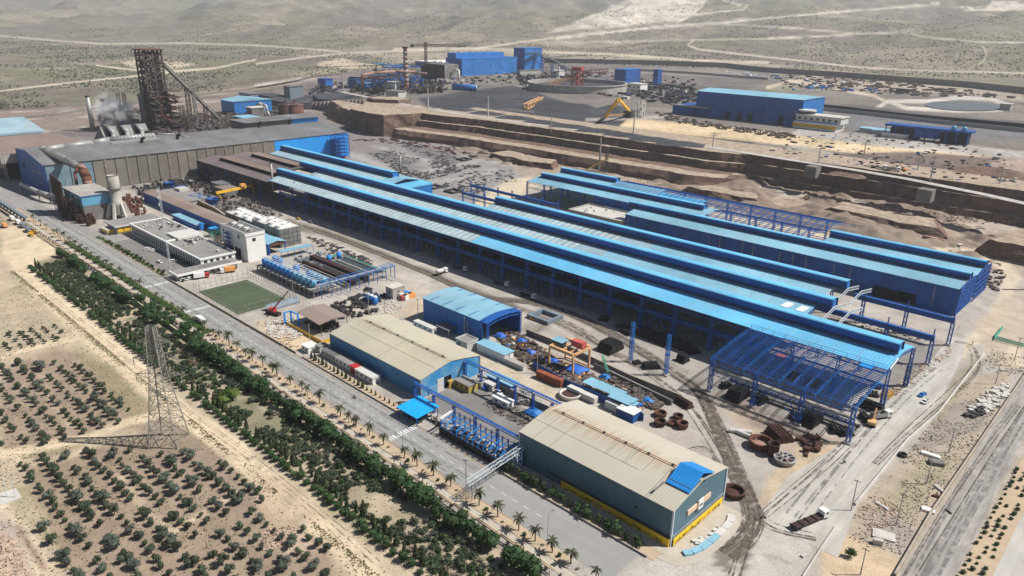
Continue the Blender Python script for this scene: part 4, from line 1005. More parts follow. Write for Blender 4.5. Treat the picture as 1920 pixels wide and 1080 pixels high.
for yb in (442,472,502):
 for k in range(13):
  x=-404+k*18.7
  if x>-165: break
  if yb==442 and -330<x<-240: continue
  inst('column',cmC,Cc,(x,yb,0))
  MB().truss((x,yb,14.9),(x+18.7,yb,14.9),1.6,7,.24,.15).build('eave_truss','blue_steel',Cc)
  if yb != 442 or x>-250 or x<-335: MB().truss((x,yb+.3,10.2),(x+18.7,yb+.3,10.2),1.4,8,.24,.14).build('crane_girder','blue_steel',Cc)
for k in range(36):                                    # bare rafters of the roofless part
 x=-340+k*5.0
 if x<-242: y0=472
 else: y0=442
 if x>-170: break
 for yb in ((472,) if y0==472 else (442,472)):
  mb=MB();mb.truss((x,yb,15.2),(x,yb+15,17.6),1.3,6,.2,.12).truss((x,yb+15,17.6),(x,yb+30,15.2),1.3,6,.2,.12).build('rafter_truss','blue_mid',Cc)
for yb,x0 in ((442,-242),(472,-345)):
 for j in range(11):
  y=yb+1.4+j*2.8;z=15.4+2.4*(1-abs(y-yb-15)/15);bx_(x0,-168,y-.1,y+.1,z,z+.22).build('purlin','blue_steel',Cc)
bx_(-240,-166,441.6,442.4,9.6,11.4).build('crane_beam','blue_steel',Cc)
rw=thing('crane_runway','blue crane runway girders on columns between the mill and the half built hall','crane runway',(-380,400,0))
for y,x0,x1,z in ((412,-440,-345,8.6),(389,-425,-350,8.2)):
 bx_(x0,x1,y-.4,y+.4,z,z+1.9).build('runway_girder','blue_clad',rw);bx_(x0,x1,y-.7,y+.7,z+1.9,z+2.1).build('runway_rail','blue_steel',rw)
 for k in range(7): lt_((x0+k*(x1-x0)/6,y,0),(x0+k*(x1-x0)/6,y,z+4.5),.9,7,.22,.12).build('column','blue_steel',rw)
# grey concrete annex
t=thing('concrete_annex','flat roofed pale grey concrete annex beside the dark blue hall','building',(-310,425,0))
bx_(-335,-285.5,412.4,438,0,8).build('walls','concrete',t);bx_(-334.2,-286.3,413.2,437.2,8,8.1).build('roof','concrete_light',t)
mb=MB();mb.box(-335.2,-285.3,412.2,412.8,7.6,9).box(-335.2,-285.3,437.6,438.2,7.6,9).box(-335.3,-334.7,412.8,437.6,7.6,9).box(-285.9,-285.3,412.8,437.6,7.6,9).build('parapet','concrete',t)
for k in range(22): bx_(-334+k*2.2,-333.2+k*2.2,412.0,412.2,5.4,7.2).build('bracket','concrete_dark',t)
for k in range(12): x=ru(-330,-290);y=ru(415,435);MB().cbox(x,y,8.1,1,1,.9).build('roof_box','white_dirty',t)
bx_(-322,-290,438.2,441.5,8.8,9.0).build('canopy_sheet','roof_sky',t)
# ================================================================== wheel tracks on the dusty yards
def tracks(pts,z,n,spread,w,seed):
 rr=random.Random(seed);q=[Vector(P(*p)) for p in pts];L=[q[0]]
 for a, b, c, d in zip([q[0]]+q[:-2], q[:-1], q[1:], q[2:]+[q[-1]]):          # smooth curve through the points
  for k in range(1,9):
   t=k/8;L.append(.5*((2*b)+(c-a)*t+(2*a-5*b+4*c-d)*t*t+(3*b-a-3*c+d)*t**3))
 for i in range(n):
  off=rr.uniform(-spread,spread);ph=rr.uniform(0,6);mb=MB();prev=None;w_=w*rr.uniform(.6,1.3);zz=z+.006*i
  for j,p in enumerate(L):
   d=(L[min(j+1,len(L)-1)]-L[max(j-1,0)]).normalized();m_=Vector((-d.y,d.x));o_=off+.6*math.sin(j*.13+ph)
   e=(p+m_*(o_-w_/2),p+m_*(o_+w_/2))
   if prev: mb.quad([(prev[0].x,prev[0].y,zz),(e[0].x,e[0].y,zz),(e[1].x,e[1].y,zz),(prev[1].x,prev[1].y,zz)])
   prev=e
  structure(mb,'wheel_track' if seed<30 else 'road_dust','track_sand' if seed in (8,31,32) else 'road_wear' if seed>8 else 'track_dirt')
tracks([(545,420),(610,438),(700,472),(800,512),(900,555),(1000,568),(1080,592),(1180,645),(1262,700),(1310,735),(1345,800),(1380,880),(1412,955),(1405,1000),(1362,1040)],.08,14,3.0,.8,1)
tracks([(860,545),(960,575),(1060,612),(1150,662),(1230,710),(1290,760),(1345,840),(1400,930),(1440,985),(1530,1010)],.14,5,2.0,.5,2)
tracks([(985,640),(1030,600),(1080,612),(1130,650),(1160,668)],.18,5,2.2,.5,3)
tracks([(1345,870),(1320,838),(1250,850),(1180,830)],.21,3,1.2,.4,4);tracks([(1790,640),(1822,650),(1830,690),(1780,740),(1700,810),(1640,870)],.25,4,1.4,.35,5);tracks([(1380,1085),(1400,1030),(1425,980),(1480,930),(1560,860),(1640,780)],.29,4,2.5,.4,6)
tracks([(1690,1085),(1760,970),(1840,850),(1905,760)],.33,4,3,.4,7);tracks([(90,560),(200,650),(330,760),(450,845),(600,965),(700,1060)],.16,4,2.2,.35,8)
RL=lambda y: [tuple(float(v) for v in px_of(x,y,0)) for x in range(-640,-90,55)]
tracks(RL(136.3),.07,4,1.3,.35,20);tracks(RL(143),.07,4,1.3,.35,21);tracks(RL(133.4),.07,2,.3,.8,31);tracks(RL(145.9),.07,2,.3,.8,32)
tracks([(1500,975),(1600,850),(1700,740),(1760,690)],.09,5,4,.6,22);tracks([(1730,1085),(1800,960),(1870,840),(1920,760)],.09,6,3.2,.7,23)
def rp(u): e=1-abs(2*u-1);return e*(1.22-.22*e)
# ================================================================== the two cream roofed warehouses
def warehouse(label,x0,x1,y0,y1,h,rise,wallm,endm,roofm,npan,bend=.5,trim='galv'):
 t=thing('warehouse',label,'warehouse',((x0+x1)/2,(y0+y1)/2,0))
 L=(x1-x0)/npan;ww=MB()
 for k in range(npan):
  a,b=x0+k*L,x0+(k+1)*L
  bx_(a+.03,b-.03,y0,y0+.25,.0,h-.1).build('wall_panel',wallm,t)
 bx_(x0,x1,y1-.25,y1,0,h-.1).build('back_wall',wallm,t)
 nseg=8;prof=[]
 for j in range(nseg+1):
  u=j/nseg;y=y0-.3+(y1-y0+.6)*u
  z=h+rise*rp(u)
  prof.append((y,z))
 nr=6;LL=(x1-x0+.6)/nr
 for k in range(nr):
  a,b=x0-.3+k*LL+.02,x0-.3+(k+1)*LL-.02;mb=MB();vs=[]
  for x in (a,b):
   for y,z in prof: vs.append((x,y,z))
   for y,z in prof: vs.append((x,y,z-.18))
  n=nseg+1;fs=[]
  for j in range(nseg): fs+=[(j,2*n+j,2*n+j+1,j+1),(n+j,n+j+1,3*n+j+1,3*n+j)]
  for x_ in (0,2*n): fs+=[((x_+j),(x_+j+1),(x_+n+j+1),(x_+n+j)) if x_==0 else ((x_+j),(x_+n+j),(x_+n+j+1),(x_+j+1)) for j in range(nseg)]
  fs+=[(0,n,3*n,2*n),(n-1,3*n-1,4*n-1,2*n-1)] if False else []
  mb.add(vs,fs).build('roof_sheet',roofm[k % len(roofm)],t)
 for xe,s in ((x1,1),(x0,-1)):
  n=8;D=y1-y0
  for k in range(n):
   ya,yb=y0+.26+k*(D-.52)/n,y0+.26+(k+1)*(D-.52)/n
   def zt(y):
    u=(y-y0)/(D);return h+rise*rp(u)-.2
   zb=0
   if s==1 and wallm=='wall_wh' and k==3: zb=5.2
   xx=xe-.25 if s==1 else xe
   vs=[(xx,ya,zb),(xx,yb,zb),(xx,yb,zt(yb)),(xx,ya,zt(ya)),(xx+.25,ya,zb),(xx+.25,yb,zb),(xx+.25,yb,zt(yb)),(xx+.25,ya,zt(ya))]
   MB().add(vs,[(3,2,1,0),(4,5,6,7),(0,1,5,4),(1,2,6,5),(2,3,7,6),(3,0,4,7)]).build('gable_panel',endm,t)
 for x,y in ((x1,y0),(x1,y1),(x0,y0)): bx_(x-.2,x+.3,y-.3,y+.2,0,h-.15).build('corner_trim',trim,t)
 bx_(x0,x1,y0-.42,y0-.3,h-.25,h+.02).build('gutter','galv_dark',t)
 return t,prof
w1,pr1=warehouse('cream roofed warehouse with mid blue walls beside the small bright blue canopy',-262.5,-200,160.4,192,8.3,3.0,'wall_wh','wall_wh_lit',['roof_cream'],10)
w2,pr2=warehouse('nearest warehouse with a cream roof, teal walls and yellow lettered banner',-143,-84,155.8,186,12,3.0,'teal_clad','teal_clad',['roof_cream_dirty'],9,trim='steel_white')
def roofz(y,y0,y1,h,rise):
 return h+rise*rp((y-y0)/(y1-y0))
z1f=lambda y: roofz(y,160.1,192.3,8.3,3.0);z2f=lambda y: roofz(y,155.5,186.3,12,3.0)
# ridge stains, vents and seams that really lie on the roofs
for t,x0,x1,yc,zf in ((w1,-258,-203,176.2,z1f),(w2,-141,-93,170.9,z2f)):
 for d in (-.45,.45): bx_(x0,x1,yc+d-.09,yc+d+.09,zf(yc)+.0,zf(yc)+.10).build('ridge_cap','rust_stain' if t is w2 else 'roof_dust',t)
 vm=bx_(-.35,.35,-.3,.3,0,.5).mesh('ridge_vent','dark_steel')
 for k in range(6 if t is w1 else 6): inst('ridge_vent',vm,t,(x0+4+k*(x1-x0)/5.6,yc,zf(yc)))
 seam='galv_dark' if t is w1 else 'concrete_dark'
 bx_(x0-3,x1+(2 if t is w1 else -8),yc-7.6,yc-7.5,zf(yc-7.5)+.01,zf(yc-7.5)+.045).build('roof_seam',seam,t)
for xs_ in ((-228,),(-137,-130,-114,-113.2,-107,-106.2,-100,-93.5,-92.7)):
 t=w1 if xs_[0]==-228 else w2;zf=z1f if t is w1 else z2f;y0=160.2 if t is w1 else 155.6
 for x in xs_:
  ys_=[y0+k*1.9 for k in range(9)] if x not in (-114,-113.2,-107,-106.2,-100) else [y0+7.6+k*1.9 for k in range(5)]
  mb=MB()
  for a,b in zip(ys_[:-1],ys_[1:]): mb.bar((x,a,zf(a)+.03),(x,b,zf(b)+.03),.10,.05)
  mb.build('roof_seam','galv_dark',t)
for x in (-236,-248,-215): bx_(x,x+.4,160.2,160.45,5,5.5).build('vent_hole','dark_gap',w1)
bx_(-96.5,-95.9,155.5,155.78,6.5,7.2).build('vent_hole','dark_gap',w2)
# doorway and annexes of warehouse 1
bx_(-206,-200.6,171.9,176.2,0,5.1).build('doorway','dark_gap',w1)
bx_(-199.95,-199.75,168.6,171.9,0,5.4).build('door_leaf','white_dirty',w1);bx_(-199.95,-199.7,164,168.5,0,3.4).build('dado_panel','blue_pale_wall',w1)
# blue penthouse roof on the end of warehouse 2
pz=z2f(169)
mb=MB();ya,yb,yc2=163.3,177.5,170.4;xa,xb=-91.5,-83.7;zl,zh=14.2,17.6
vs=[(xa,ya,zl),(xb,ya,zl),(xb,yc2,zh),(xa,yc2,zh),(xb,yb,zl+.3),(xa,yb,zl+.3)]
vs+=[(p[0],p[1],p[2]-.18) for p in vs]
mb.add(vs,[(0,1,2,3),(3,2,4,5),(7,6,9,8),(8,9,11,10),(6,7,1,0),(1,7,8,2),(2,8,10,4),(9,6,0,3),(11,9,3,5),(4,10,11,5)])
mb.build('penthouse_roof','blue_cyan' if False else 'blue_bright',w2)
for k in range(1,8):
 x=xa+k*.98;br_((x,ya,zl+.04),(x,yc2,zh+.04),.07,.07).bar((x,yc2,zh+.04),(x,yb,zl+.34),.07,.07).build('sheet_rib','blue_mid',w2)
bx_(xa+.3,xb-.3,ya+1.2,yb-1.2,z2f(164),zl+.7).build('penthouse_wall','teal_clad',w2)
bx_(xa-1,xa-.4,158,166,z2f(162)+.05,z2f(162)+.3).build('roof_plank','galv_dark',w2)
# yellow banner with lettering, on wall and end
bx_(-124,-84.0,154.9,155.15,.2,2.6).build('banner_board','yellow_banner',w2);bx_(-130,-84,155.2,155.7,2.7,3.1).build('ledge','dark_steel',w2)
bx_(-83.4,-83.2,156.2,184,.3,2.5).build('banner_board','yellow_banner',w2);bx_(-83.9,-83.5,156.2,185,2.6,3.4).build('ledge','grey_blue',w2)
bx_(-83.95,-83.6,163.5,176.5,6.3,8.0).build('sign_board','peach',w2)
bx_(-83.6,-83.25,168.9,171.7,5.6,8.8).build('sign_plate','white',w2)
def text(body,loc,rot,size,m,parent,sx=1.0,name='lettering'):
 c=bpy.data.curves.new(name,'FONT');c.body=body;c.size=size;c.extrude=.03;c.align_x='CENTER';c.resolution_u=2
 o=bpy.data.objects.new('tmp_text',c);COL.objects.link(o)
 dg=bpy.context.evaluated_depsgraph_get();me=bpy.data.meshes.new_from_object(o.evaluated_get(dg))
 bpy.data.objects.remove(o);me.materials.clear();me.materials.append(M[m]);me.name=name
 ob=bpy.data.objects.new(name,me);COL.objects.link(ob);ob.parent=parent;ob.location=Vector(loc)-rootloc(parent);ob.rotation_euler=rot
 w_=max((v.co.x for v in me.vertices),default=0)-min((v.co.x for v in me.vertices),default=0)
 ob['w']=w_;ob.scale=(sx,1,1);return ob
# contextual (joined) letter forms, laid out right to left
FORM={'ا': ('\uFE8D','\uFE8E','',''),'ب': ('\uFE8F','\uFE90','\uFE91','\uFE92'),'ت': ('\uFE95','\uFE96','\uFE97','\uFE98'),'ث': ('\uFE99','\uFE9A','\uFE9B','\uFE9C'),
  'ح': ('\uFEA1','\uFEA2','\uFEA3','\uFEA4'),'خ': ('\uFEA5','\uFEA6','\uFEA7','\uFEA8'),'د': ('\uFEA9','\uFEAA','',''),'ر': ('\uFEAD','\uFEAE','',''),
  'ز': ('\uFEAF','\uFEB0','',''),'س': ('\uFEB1','\uFEB2','\uFEB3','\uFEB4'),'ش': ('\uFEB5','\uFEB6','\uFEB7','\uFEB8'),'م': ('\uFEE1','\uFEE2','\uFEE3','\uFEE4'),
  'ن': ('\uFEE5','\uFEE6','\uFEE7','\uFEE8'),'ه': ('\uFEE9','\uFEEA','\uFEEB','\uFEEC'),'و': ('\uFEED','\uFEEE','',''),'ی': ('\uFEF1','\uFEF2','\uFEF3','\uFEF4'),
  'ع': ('\uFEC9','\uFECA','\uFECB','\uFECC'),'ل': ('\uFEDD','\uFEDE','\uFEDF','\uFEE0'),'ک': ('\uFED9','\uFEDA','\uFEDB','\uFEDC'),'ف': ('\uFED1','\uFED2','\uFED3','\uFED4')}
def fa(s):
 out=[]
 for i,ch in enumerate(s):
  if ch=='ـ': out.append('\u0640');continue
  if ch not in FORM: out.append(ch);continue
  p=i>0 and (s[i-1]=='ـ' or (s[i-1] in FORM and FORM[s[i-1]][2] != ''))
  n_=i+1<len(s) and (s[i+1] in FORM or s[i+1]=='ـ') and FORM[ch][2] != ''
  out.append(FORM[ch][3 if p and n_ else 1 if p else 2 if n_ else 0])
 return ''.join(reversed(out))
def fit(body,x0,x1,y,z,h,m,axis='x',parent=w2):
 rot=(R(90),0,0) if axis=='x' else (R(90),0,R(90))
 mid=(x0+x1)/2;loc=(mid,y,z) if axis=='x' else (y,mid,z)
 o=text(body,loc,rot,h,m,parent);wd=o['w'];del o['w']
 if wd>0: o.scale=((x1-x0)/wd,1,1)
 return o
fit(fa('خـــوش'),-98,-89.7,154.86,.75,2.0,'letter_black');fit(fa('روز'),-89.2,-86.2,154.86,.75,2.0,'letter_black')
fit(fa('روز'),-101.8,-98.6,154.86,.75,2.0,'letter_black');fit(fa('بـدون'),-107,-102.2,154.86,.75,2.0,'letter_blue')
fit(fa('حادثه'),-112.3,-107.6,154.86,.75,2.0,'letter_blue');fit(fa('است'),-115.8,-112.9,154.86,.75,2.0,'letter_black')
fit(fa('ایـمـنی'),-122.2,-117.6,154.86,.75,1.8,'letter_black')
fit(fa('شعار ماست'),157,163,-83.15,.7,1.7,'letter_black','y');fit(fa('ایمنی سلامت'),163.6,170.5,-83.15,.7,1.7,'letter_black','y')
fit(fa('حفاظت محیط'.replace('ظ','ف').replace('ط','ت')),171,177,-83.15,.7,1.6,'letter_orange','y');fit(fa('زیست است'),177.6,182.5,-83.15,.7,1.6,'letter_black','y')
fit('m',169.5,171.1,-83.2,6.5,2.0,'letter_black','y')
# ---- small things around the two warehouses
def box_house(label,x0,x1,y0,y1,h,wm='white',rm='white_dirty',wins=3,cat='cabin',name='site_cabin',over=.25,door=None,group=None):
 t=thing(name,label,cat,((x0+x1)/2,(y0+y1)/2,0),group)
 bx_(x0,x1,y0,y1,0,h).build('walls',wm,t);bx_(x0-over,x1+over,y0-over,y1+over,h,h+.18).build('roof',rm,t)
 for k in range(wins):
  x=x0+(k+.5)*(x1-x0)/wins;f=bx_(x-.55,x+.55,y0-.06,y0-.003,h*.4,h*.75).build('window','window',t)
 if y1-y0>2: bx_(x1+.003,x1+.06,(y0+y1)/2-.5,(y0+y1)/2+.5,.05,h*.75).build('door',door or 'galv_dark',t)
 return t
G1='cabins in a row under the long wall of the blue walled warehouse'
box_house('white cabin with a grey roof, farthest in the row by the warehouse wall',-261,-250.5,154.5,158,2.8,'white_dirty','roof_grey',4,group=G1)
box_house('white site cabin in the middle of the row by the warehouse wall',-250,-239,154.3,158,2.9,'white','roof_bitumen',4,group=G1)
box_house('small cabin with a red roof corner within the row by the warehouse wall',-238.6,-235,154,157.6,3,'red','red',1,group=G1)
box_house('long white site cabin at the near end of the row by the warehouse wall',-234.8,-222.5,153.8,157.6,2.9,'white','white_dirty',4,group=G1)
x,y=P(400,655);box_house('small white roadside cabin with a bright roof beyond the warehouse end',-271.5,-266,151,155.5,2.8,'white','white',2)
box_house('dark grey cabin attached behind the small white roadside cabin',-266.5,-263,155,159,3,'white_dirty','roof_bitumen',1)
t=thing('blue_canopy','small bright cyan blue roofed canopy over the entrance of the blue walled warehouse','canopy',(-190,151,0))
MB().add([(-196.5,145.6,3.7),(-184.5,145.6,3.7),(-184.5,156.5,4.5),(-196.5,156.5,4.5),(-196.5,145.6,3.45),(-184.5,145.6,3.45),(-184.5,156.5,4.25),(-196.5,156.5,4.25)],
         [(0,1,2,3),(4,5,1,0),(5,6,2,1),(6,7,3,2),(7,4,0,3),(7,6,5,4)]).build('roof','blue_cyan',t)
pm=bx_(-.12,.12,-.12,.12,0,3.5).mesh('post','blue_steel')
for x in (-196,-190.5,-185):
 for y in (146,156): inst('post',pm,t,(x,y,0))
bx_(-195,-186,147.5,149.5,0,1.0).build('counter','dark_steel',t)
# crane runways of the tarmac yard
def runway(label,y,x0,x1,z,n,m='blue_steel'):
 t=thing('crane_runway',label,'crane runway',((x0+x1)/2,y,0));L=(x1-x0)/n
 cm=lt_((0,0,0),(0,0,z-1.2),.7,6,.24,.12).mesh('column',m);gm=MB().truss((0,0,z),(L,0,z),1.0,6,.24,.13).box(0,L,-.5,.5,z+.12,z+.22).mesh('girder',m)
 hm=MB()
 for k in range(4): hm.bar((k*L/4,-.5,z+.2),(k*L/4,-.5,z+1.1),.07)
 hm.bar((0,-.5,z+1.1),(L,-.5,z+1.1),.07);hm=hm.mesh('handrail',m)
 for k in range(n+1): inst('column',cm,t,(x0+k*L,y,0))
 for k in range(n): inst('girder',gm,t,(x0+k*L,y,0));inst('handrail',hm,t,(x0+k*L,y,0))
runway('near crane runway on blue columns crossing the tarmac yard between the warehouses',157,-199.6,-143.3,8.6,5)
runway('far crane runway on blue columns along the back of the tarmac yard',183.5,-199.6,-143.3,9.2,6)
structure(bx_(-199,-144,158,184,-.05,.06),'yard_tarmac','yard_tarmac')
# blue steel rack by the road
t=thing('steel_rack','open bright blue steel framework over the dark sheet pile wall next to the road','steel frame',(-158,152,0))
for k in range(13):
 x=-175+k*2.7
 br_((x,149,0),(x,149,4.8),.3).build('post','blue_mid',t);br_((x,155.6,0),(x,155.6,7),.3).build('post','blue_mid',t)
 br_((x,149,4.8),(x,155.6,6.2),.28).build('cross_beam','blue_bright' if k % 2 else 'blue_mid',t)
 if k<12:
  for y,z in ((149,4.7),(150.6,5.2),(152.2,5.6),(153.8,6),(155.6,6.4),(149,2.8)): br_((x,y,z),(x+2.7,y,z),.14).build('rail','blue_mid',t)
  if k % 3==0: br_((x,149,4.7),(x+5.4,155.4,6.2),.2).build('diagonal','blue_bright',t)
br_((-176,149.5,5.6),(-176,155.8,6.6),.8,.5).build('white_beam','white',t)
t=thing('sheet_pile_wall','dark ribbed wall of upright sheets at the foot of the blue steel rack','wall',(-160,148.5,0))
pm=bx_(-.55,.55,-.12,.12,0,2.9).mesh('wall_sheet','black_steel')
for k in range(28): inst('wall_sheet',pm,t,(-175+k*1.2,148.6+.12*(k % 2),0))
mb=MB()
for k in range(160):
 x=ru(-174,-146);y=ru(150,156.5);mb.cbox(x,y,.05,ru(.3,2.4),ru(.2,.5),ru(.3,1.2),ru(0,3))
solo(mb,'scrap_heap','scrap','jumble of brown scrap and machine parts inside the blue steel rack','scrap')['kind']='stuff'
mb=MB()
for k in range(60):
 x=ru(-197,-178);y=ru(151,155);mb.cbox(x,y,.05,ru(.3,1.4),ru(.2,.5),ru(.3,.9),ru(0,3))
solo(mb,'scrap_heap','scrap','low heap of scrap behind the bright cyan canopy','scrap')['kind']='stuff'
# white lattice bridge over the road
t=thing('pipe_bridge','white lattice pipe bridge spanning the road beside the nearest warehouse','bridge',(-140,142,0))
lt_((-139.5,128.5,6.8),(-141,156.5,7.4),1.5,16,.16,.1).build('span','steel_white',t)
for x,y in ((-140.3,130),(-138.7,130),(-140.3,131.8),(-138.7,131.8)): br_((x,y,0),(x,y,6.2),.2).build('leg','galv',t)
br_((-140.3,130,1),(-138.7,131.8,5),.1).bar((-138.7,130,5),(-140.3,131.8,1),.1).build('brace','galv',t)
lt_((-140.5,152,0),(-140.5,152,6.8),2.2,5,.22,.13).build('tower','steel_white',t);lt_((-141.5,154.5,0),(-141.5,154.5,6.8),1.8,5,.22,.13).build('tower','blue_mid',t)
# yellow and white site buildings by the doorway
t=box_house('small ochre yellow building with a grey roof beside the warehouse doorway',-198.5,-190,176.5,181.5,3.2,'ochre_wall','roof_bitumen',3,cat='building',name='small_building')
box_house('ochre gate kiosk between the doorway and the yellow building',-199.6,-198.6,174,176.2,3,'yellow','ochre_wall',1)
G2='white containers and cabins around the tarmac yard'
box_house('white ribbed container standing behind the ochre building',-193,-189,182.5,186,2.7,'white_dirty','galv',1,group=G2)
box_house('second white container, against the foot of the crane runway',-189,-184.5,184.2,187,2.8,'white_dirty','white_dirty',1,group=G2)
box_house('white cabin with two dark windows at the back of the tarmac yard',-178.5,-170,178.2,181.4,2.9,'white','white',2,group=G2)
t=thing('pale_blue_shed','blue lean-to shed with a pale blue roof behind the crane runway','shed',(-186,190,0))
bx_(-191,-178,187.6,191,0,4).build('walls','blue_mid',t);bx_(-192,-177,187.2,192.5,4,4.2).build('roof','roof_sky',t)
box_house('low grey concrete building tucked behind the nearest warehouse',-153.5,-144,180,187,3.4,'concrete','concrete_light',2,cat='building',name='small_building')
# ================================================================== blue workshop in the middle
t=thing('blue_workshop','blue workshop with a pale blue roof and open arched end in the middle yard','workshop',(-236,227,0))
X0,X1,Y0,Y1,HH=-262,-217,213,235,11.2
for k in range(7):
 a=X0+k*6;b=min(X1-2,a+5.9);bx_(a,b,Y0,Y0+.3,0,HH).build('wall_panel','blue_mid',t)
bx_(X0,X0+.3,Y0+.3,Y1,0,HH).build('end_wall','blue_mid',t);bx_(X0,X1,Y1-.3,Y1,0,HH).build('back_wall','blue_clad',t)
def arc(u): return HH+.1+1.9*math.sin(math.pi*(.12+.76*u))-1.9*math.sin(math.pi*.12)
for k in range(9):
 a,b=X0-.3+k*5.05,X0-.3+(k+1)*5.05-.04;mb=MB()
 for j in range(6):
  u0,u1=j/6,(j+1)/6;ya,yb=Y0-.4+(Y1-Y0+.8)*u0,Y0-.4+(Y1-Y0+.8)*u1
  mb.add([(a,ya,arc(u0)),(b,ya,arc(u0)),(b,yb,arc(u1)),(a,yb,arc(u1)),(a,ya,arc(u0)-.15),(b,ya,arc(u0)-.15),(b,yb,arc(u1)-.15),(a,yb,arc(u1)-.15)],
               [(0,1,2,3),(7,6,5,4),(0,4,5,1),(2,6,7,3),(1,5,6,2),(0,3,7,4)])
 mb.build('roof_sheet','roof_sky' if k<8 else 'blue_steel',t)
mb=MB()
for j in range(6):
 u0,u1=j/6,(j+1)/6;ya,yb=Y0+(Y1-Y0)*u0,Y0+(Y1-Y0)*u1
 mb.bar((X1,ya,arc(u0)),(X1,yb,arc(u1)),.25).bar((X1,ya,arc(u0)-1.5),(X1,yb,arc(u1)-1.5),.25).bar((X1,ya,arc(u0)-1.5),(X1,yb,arc(u1)),.14)
mb.build('end_truss','blue_steel',t)
for y in (Y0+.3,Y1-.3):
 lt_((X1,y,0),(X1,y,HH),.8,8,.22,.12).build('column','blue_steel',t)
for x in range(-256,-217,9): MB().truss((x,Y0,HH+1.0),(x,Y1,HH+1.0),1.2,6,.16,.1).build('roof_truss','blue_steel',t)
bx_(-246,-236.5,Y0-6,Y0-.1,3.2,3.4).build('lean_to_roof','roof_grey',t);bx_(-246,-245.7,Y0-5.8,Y0-5.5,0,3.2).build('lean_to_post','galv',t);bx_(-237,-236.7,Y0-5.8,Y0-5.5,0,3.2).build('lean_to_post','galv',t)
for x in (-231,-229): cy_((x,Y0-1,0),(x,Y0-1,10.5 if x==-231 else 9),.3,.3,8).build('stove_pipe','galv',t)
t=thing('concrete_kiosk','pale concrete kiosk with a yellow door by the open end of the blue workshop','building',(-222,207,0))
x0,x1,y0,y1=-226,-218.5,202,208.5
bx_(x0,x1,y0,y1,0,4.4).build('walls','concrete_light',t);bx_(x0-.2,x1+.2,y0-.2,y0+.15,4.4,4.9).box(x0-.2,x1+.2,y1-.15,y1+.2,4.4,4.9).box(x0-.2,x0+.15,y0+.15,y1-.15,4.4,4.9).box(x1-.15,x1+.2,y0+.15,y1-.15,4.4,4.9).build('parapet','concrete_light',t)
bx_(x0+.2,x1-.2,y0+.2,y1-.2,4.4,4.46).build('roof','roof_bitumen',t);bx_(-224.5,-223,y0-.08,y0-.01,1,3.4).build('window','window',t);bx_(-221.4,-220.2,y0-.08,y0-.01,0,2.4).build('door','yellow',t)
for k,(a,b) in enumerate(((-258.5,-252.3),(-251.8,-244.5))):
 box_house(('left' if k==0 else 'right')+' of two white ribbed containers along the wall of the blue workshop',a,b,204,206.6,2.7,'white','white_dirty',2,cat='container',name='white_container',group='containers by the blue workshop')
box_house('long pale blue roofed shed with a white wall beside the scrap yard',-217.5,-200,207,212.5,3.6,'white','roof_sky',0,cat='shed',name='long_shed',over=.5)
t=thing('low_store','low white walled open store in front of the pale blue roofed shed','shed',(-195,205,0))
bx_(-200,-188.5,206.5,208.5,0,2.2).build('walls','white_dirty',t);bx_(-200,-188.5,206,208.9,2.2,2.4).build('roof','concrete',t)
# brown open canopy beyond warehouse 1
t=thing('brown_canopy','brown sheet canopy on thin posts above dark machinery with a yellow fence','canopy',(-289,172,0))
MB().add([(-300,166,6),(-278,164.5,6.2),(-278,172.5,7.2),(-300,173,7),(-278,180,6.4),(-300,181,6.2)] ,[(0,1,2,3),(3,2,4,5)]).add([(-300,166,5.8),(-278,164.5,6),(-278,172.5,7),(-300,173,6.8),(-278,180,6.2),(-300,181,6)],[(3,2,1,0),(5,4,2,3)]).build('roof','roof_dust',t)
for x in (-299,-289,-279):
 for y in (166,180): bx_(x-.12,x+.12,y-.12,y+.12,0,6).build('post','dark_steel',t)
wall([(-303,161),(-271,161),(-270,170)],1.7,.12,'yellow','yellow sheet fence around the brown canopy',name='yellow_fence',step=3,cat='fence')
mb=MB()
for k in range(70): mb.cbox(ru(-297,-280),ru(167,179),.05,ru(.5,3),ru(.3,1),ru(.3,2.2),ru(0,3))
solo(mb,'machinery','dark_steel','dark machinery crowded under the brown canopy','machinery')['kind']='stuff'
# blue goal-like steel frame under erection
t=thing('steel_portal','light blue steel portal frame half erected beside the football pitch','steel frame',(-312,172,0))
a=[P(535,609),P(547,606),P(560,612)]
for k,(px,py,top) in enumerate(((535,609,583),(547,606,583),(560,612,586))):
 x,y=P(px,py);bx_(x-.35,x+.35,y-.35,y+.35,0,6.2).build('post','blue_bright',t)
for p,q in ((0,1),(1,2)): br_((*a[p],6.3),(*a[q],6.3),.5).build('beam','blue_bright',t)
# ================================================================== melt shop
ms=thing('melt_shop','huge grey roofed melt shop with grey and pale blue panelled long side','factory hall',(-700,300,0))
FXm,EV=-668.0,25.0;RD=31.5
ny=17;y0,y1=162.0,447.0
edges=[162,180,197,214.5,232,249.5,267,284.5,302,319.5,337,362]
mats_=['panel_blue','panel_blue','panel_grey','panel_grey','panel_grey','panel_grey','panel_grey','panel_grey','panel_grey','panel_grey','panel_grey']
for k,(a,b) in enumerate(zip(edges[:-1],edges[1:])):
 m_=mats_[k]
 bx_(FXm-.4,FXm,a+.35,b-.35,0,EV-.1).build('wall_panel',m_,ms)
 bx_(FXm-.9,FXm-.41,b-.5,b+.5,0,EV-.1).build('panel_joint','dark_gap',ms)
 if k>1:
  yc=(a+b)/2+1;mb=MB()
  for j in range(12): mb.box(FXm+.01,FXm+.5,yc-.9,yc+.9,1+j*2,2.55+j*2)
  mb.build('ladder_strip','pilaster',ms,kind='stuff')
for z in (8.4,16.8):
 bx_(FXm+.05,FXm+.15,162.4,196,z,z+.2).build('sheet_lap','grey_blue',ms)
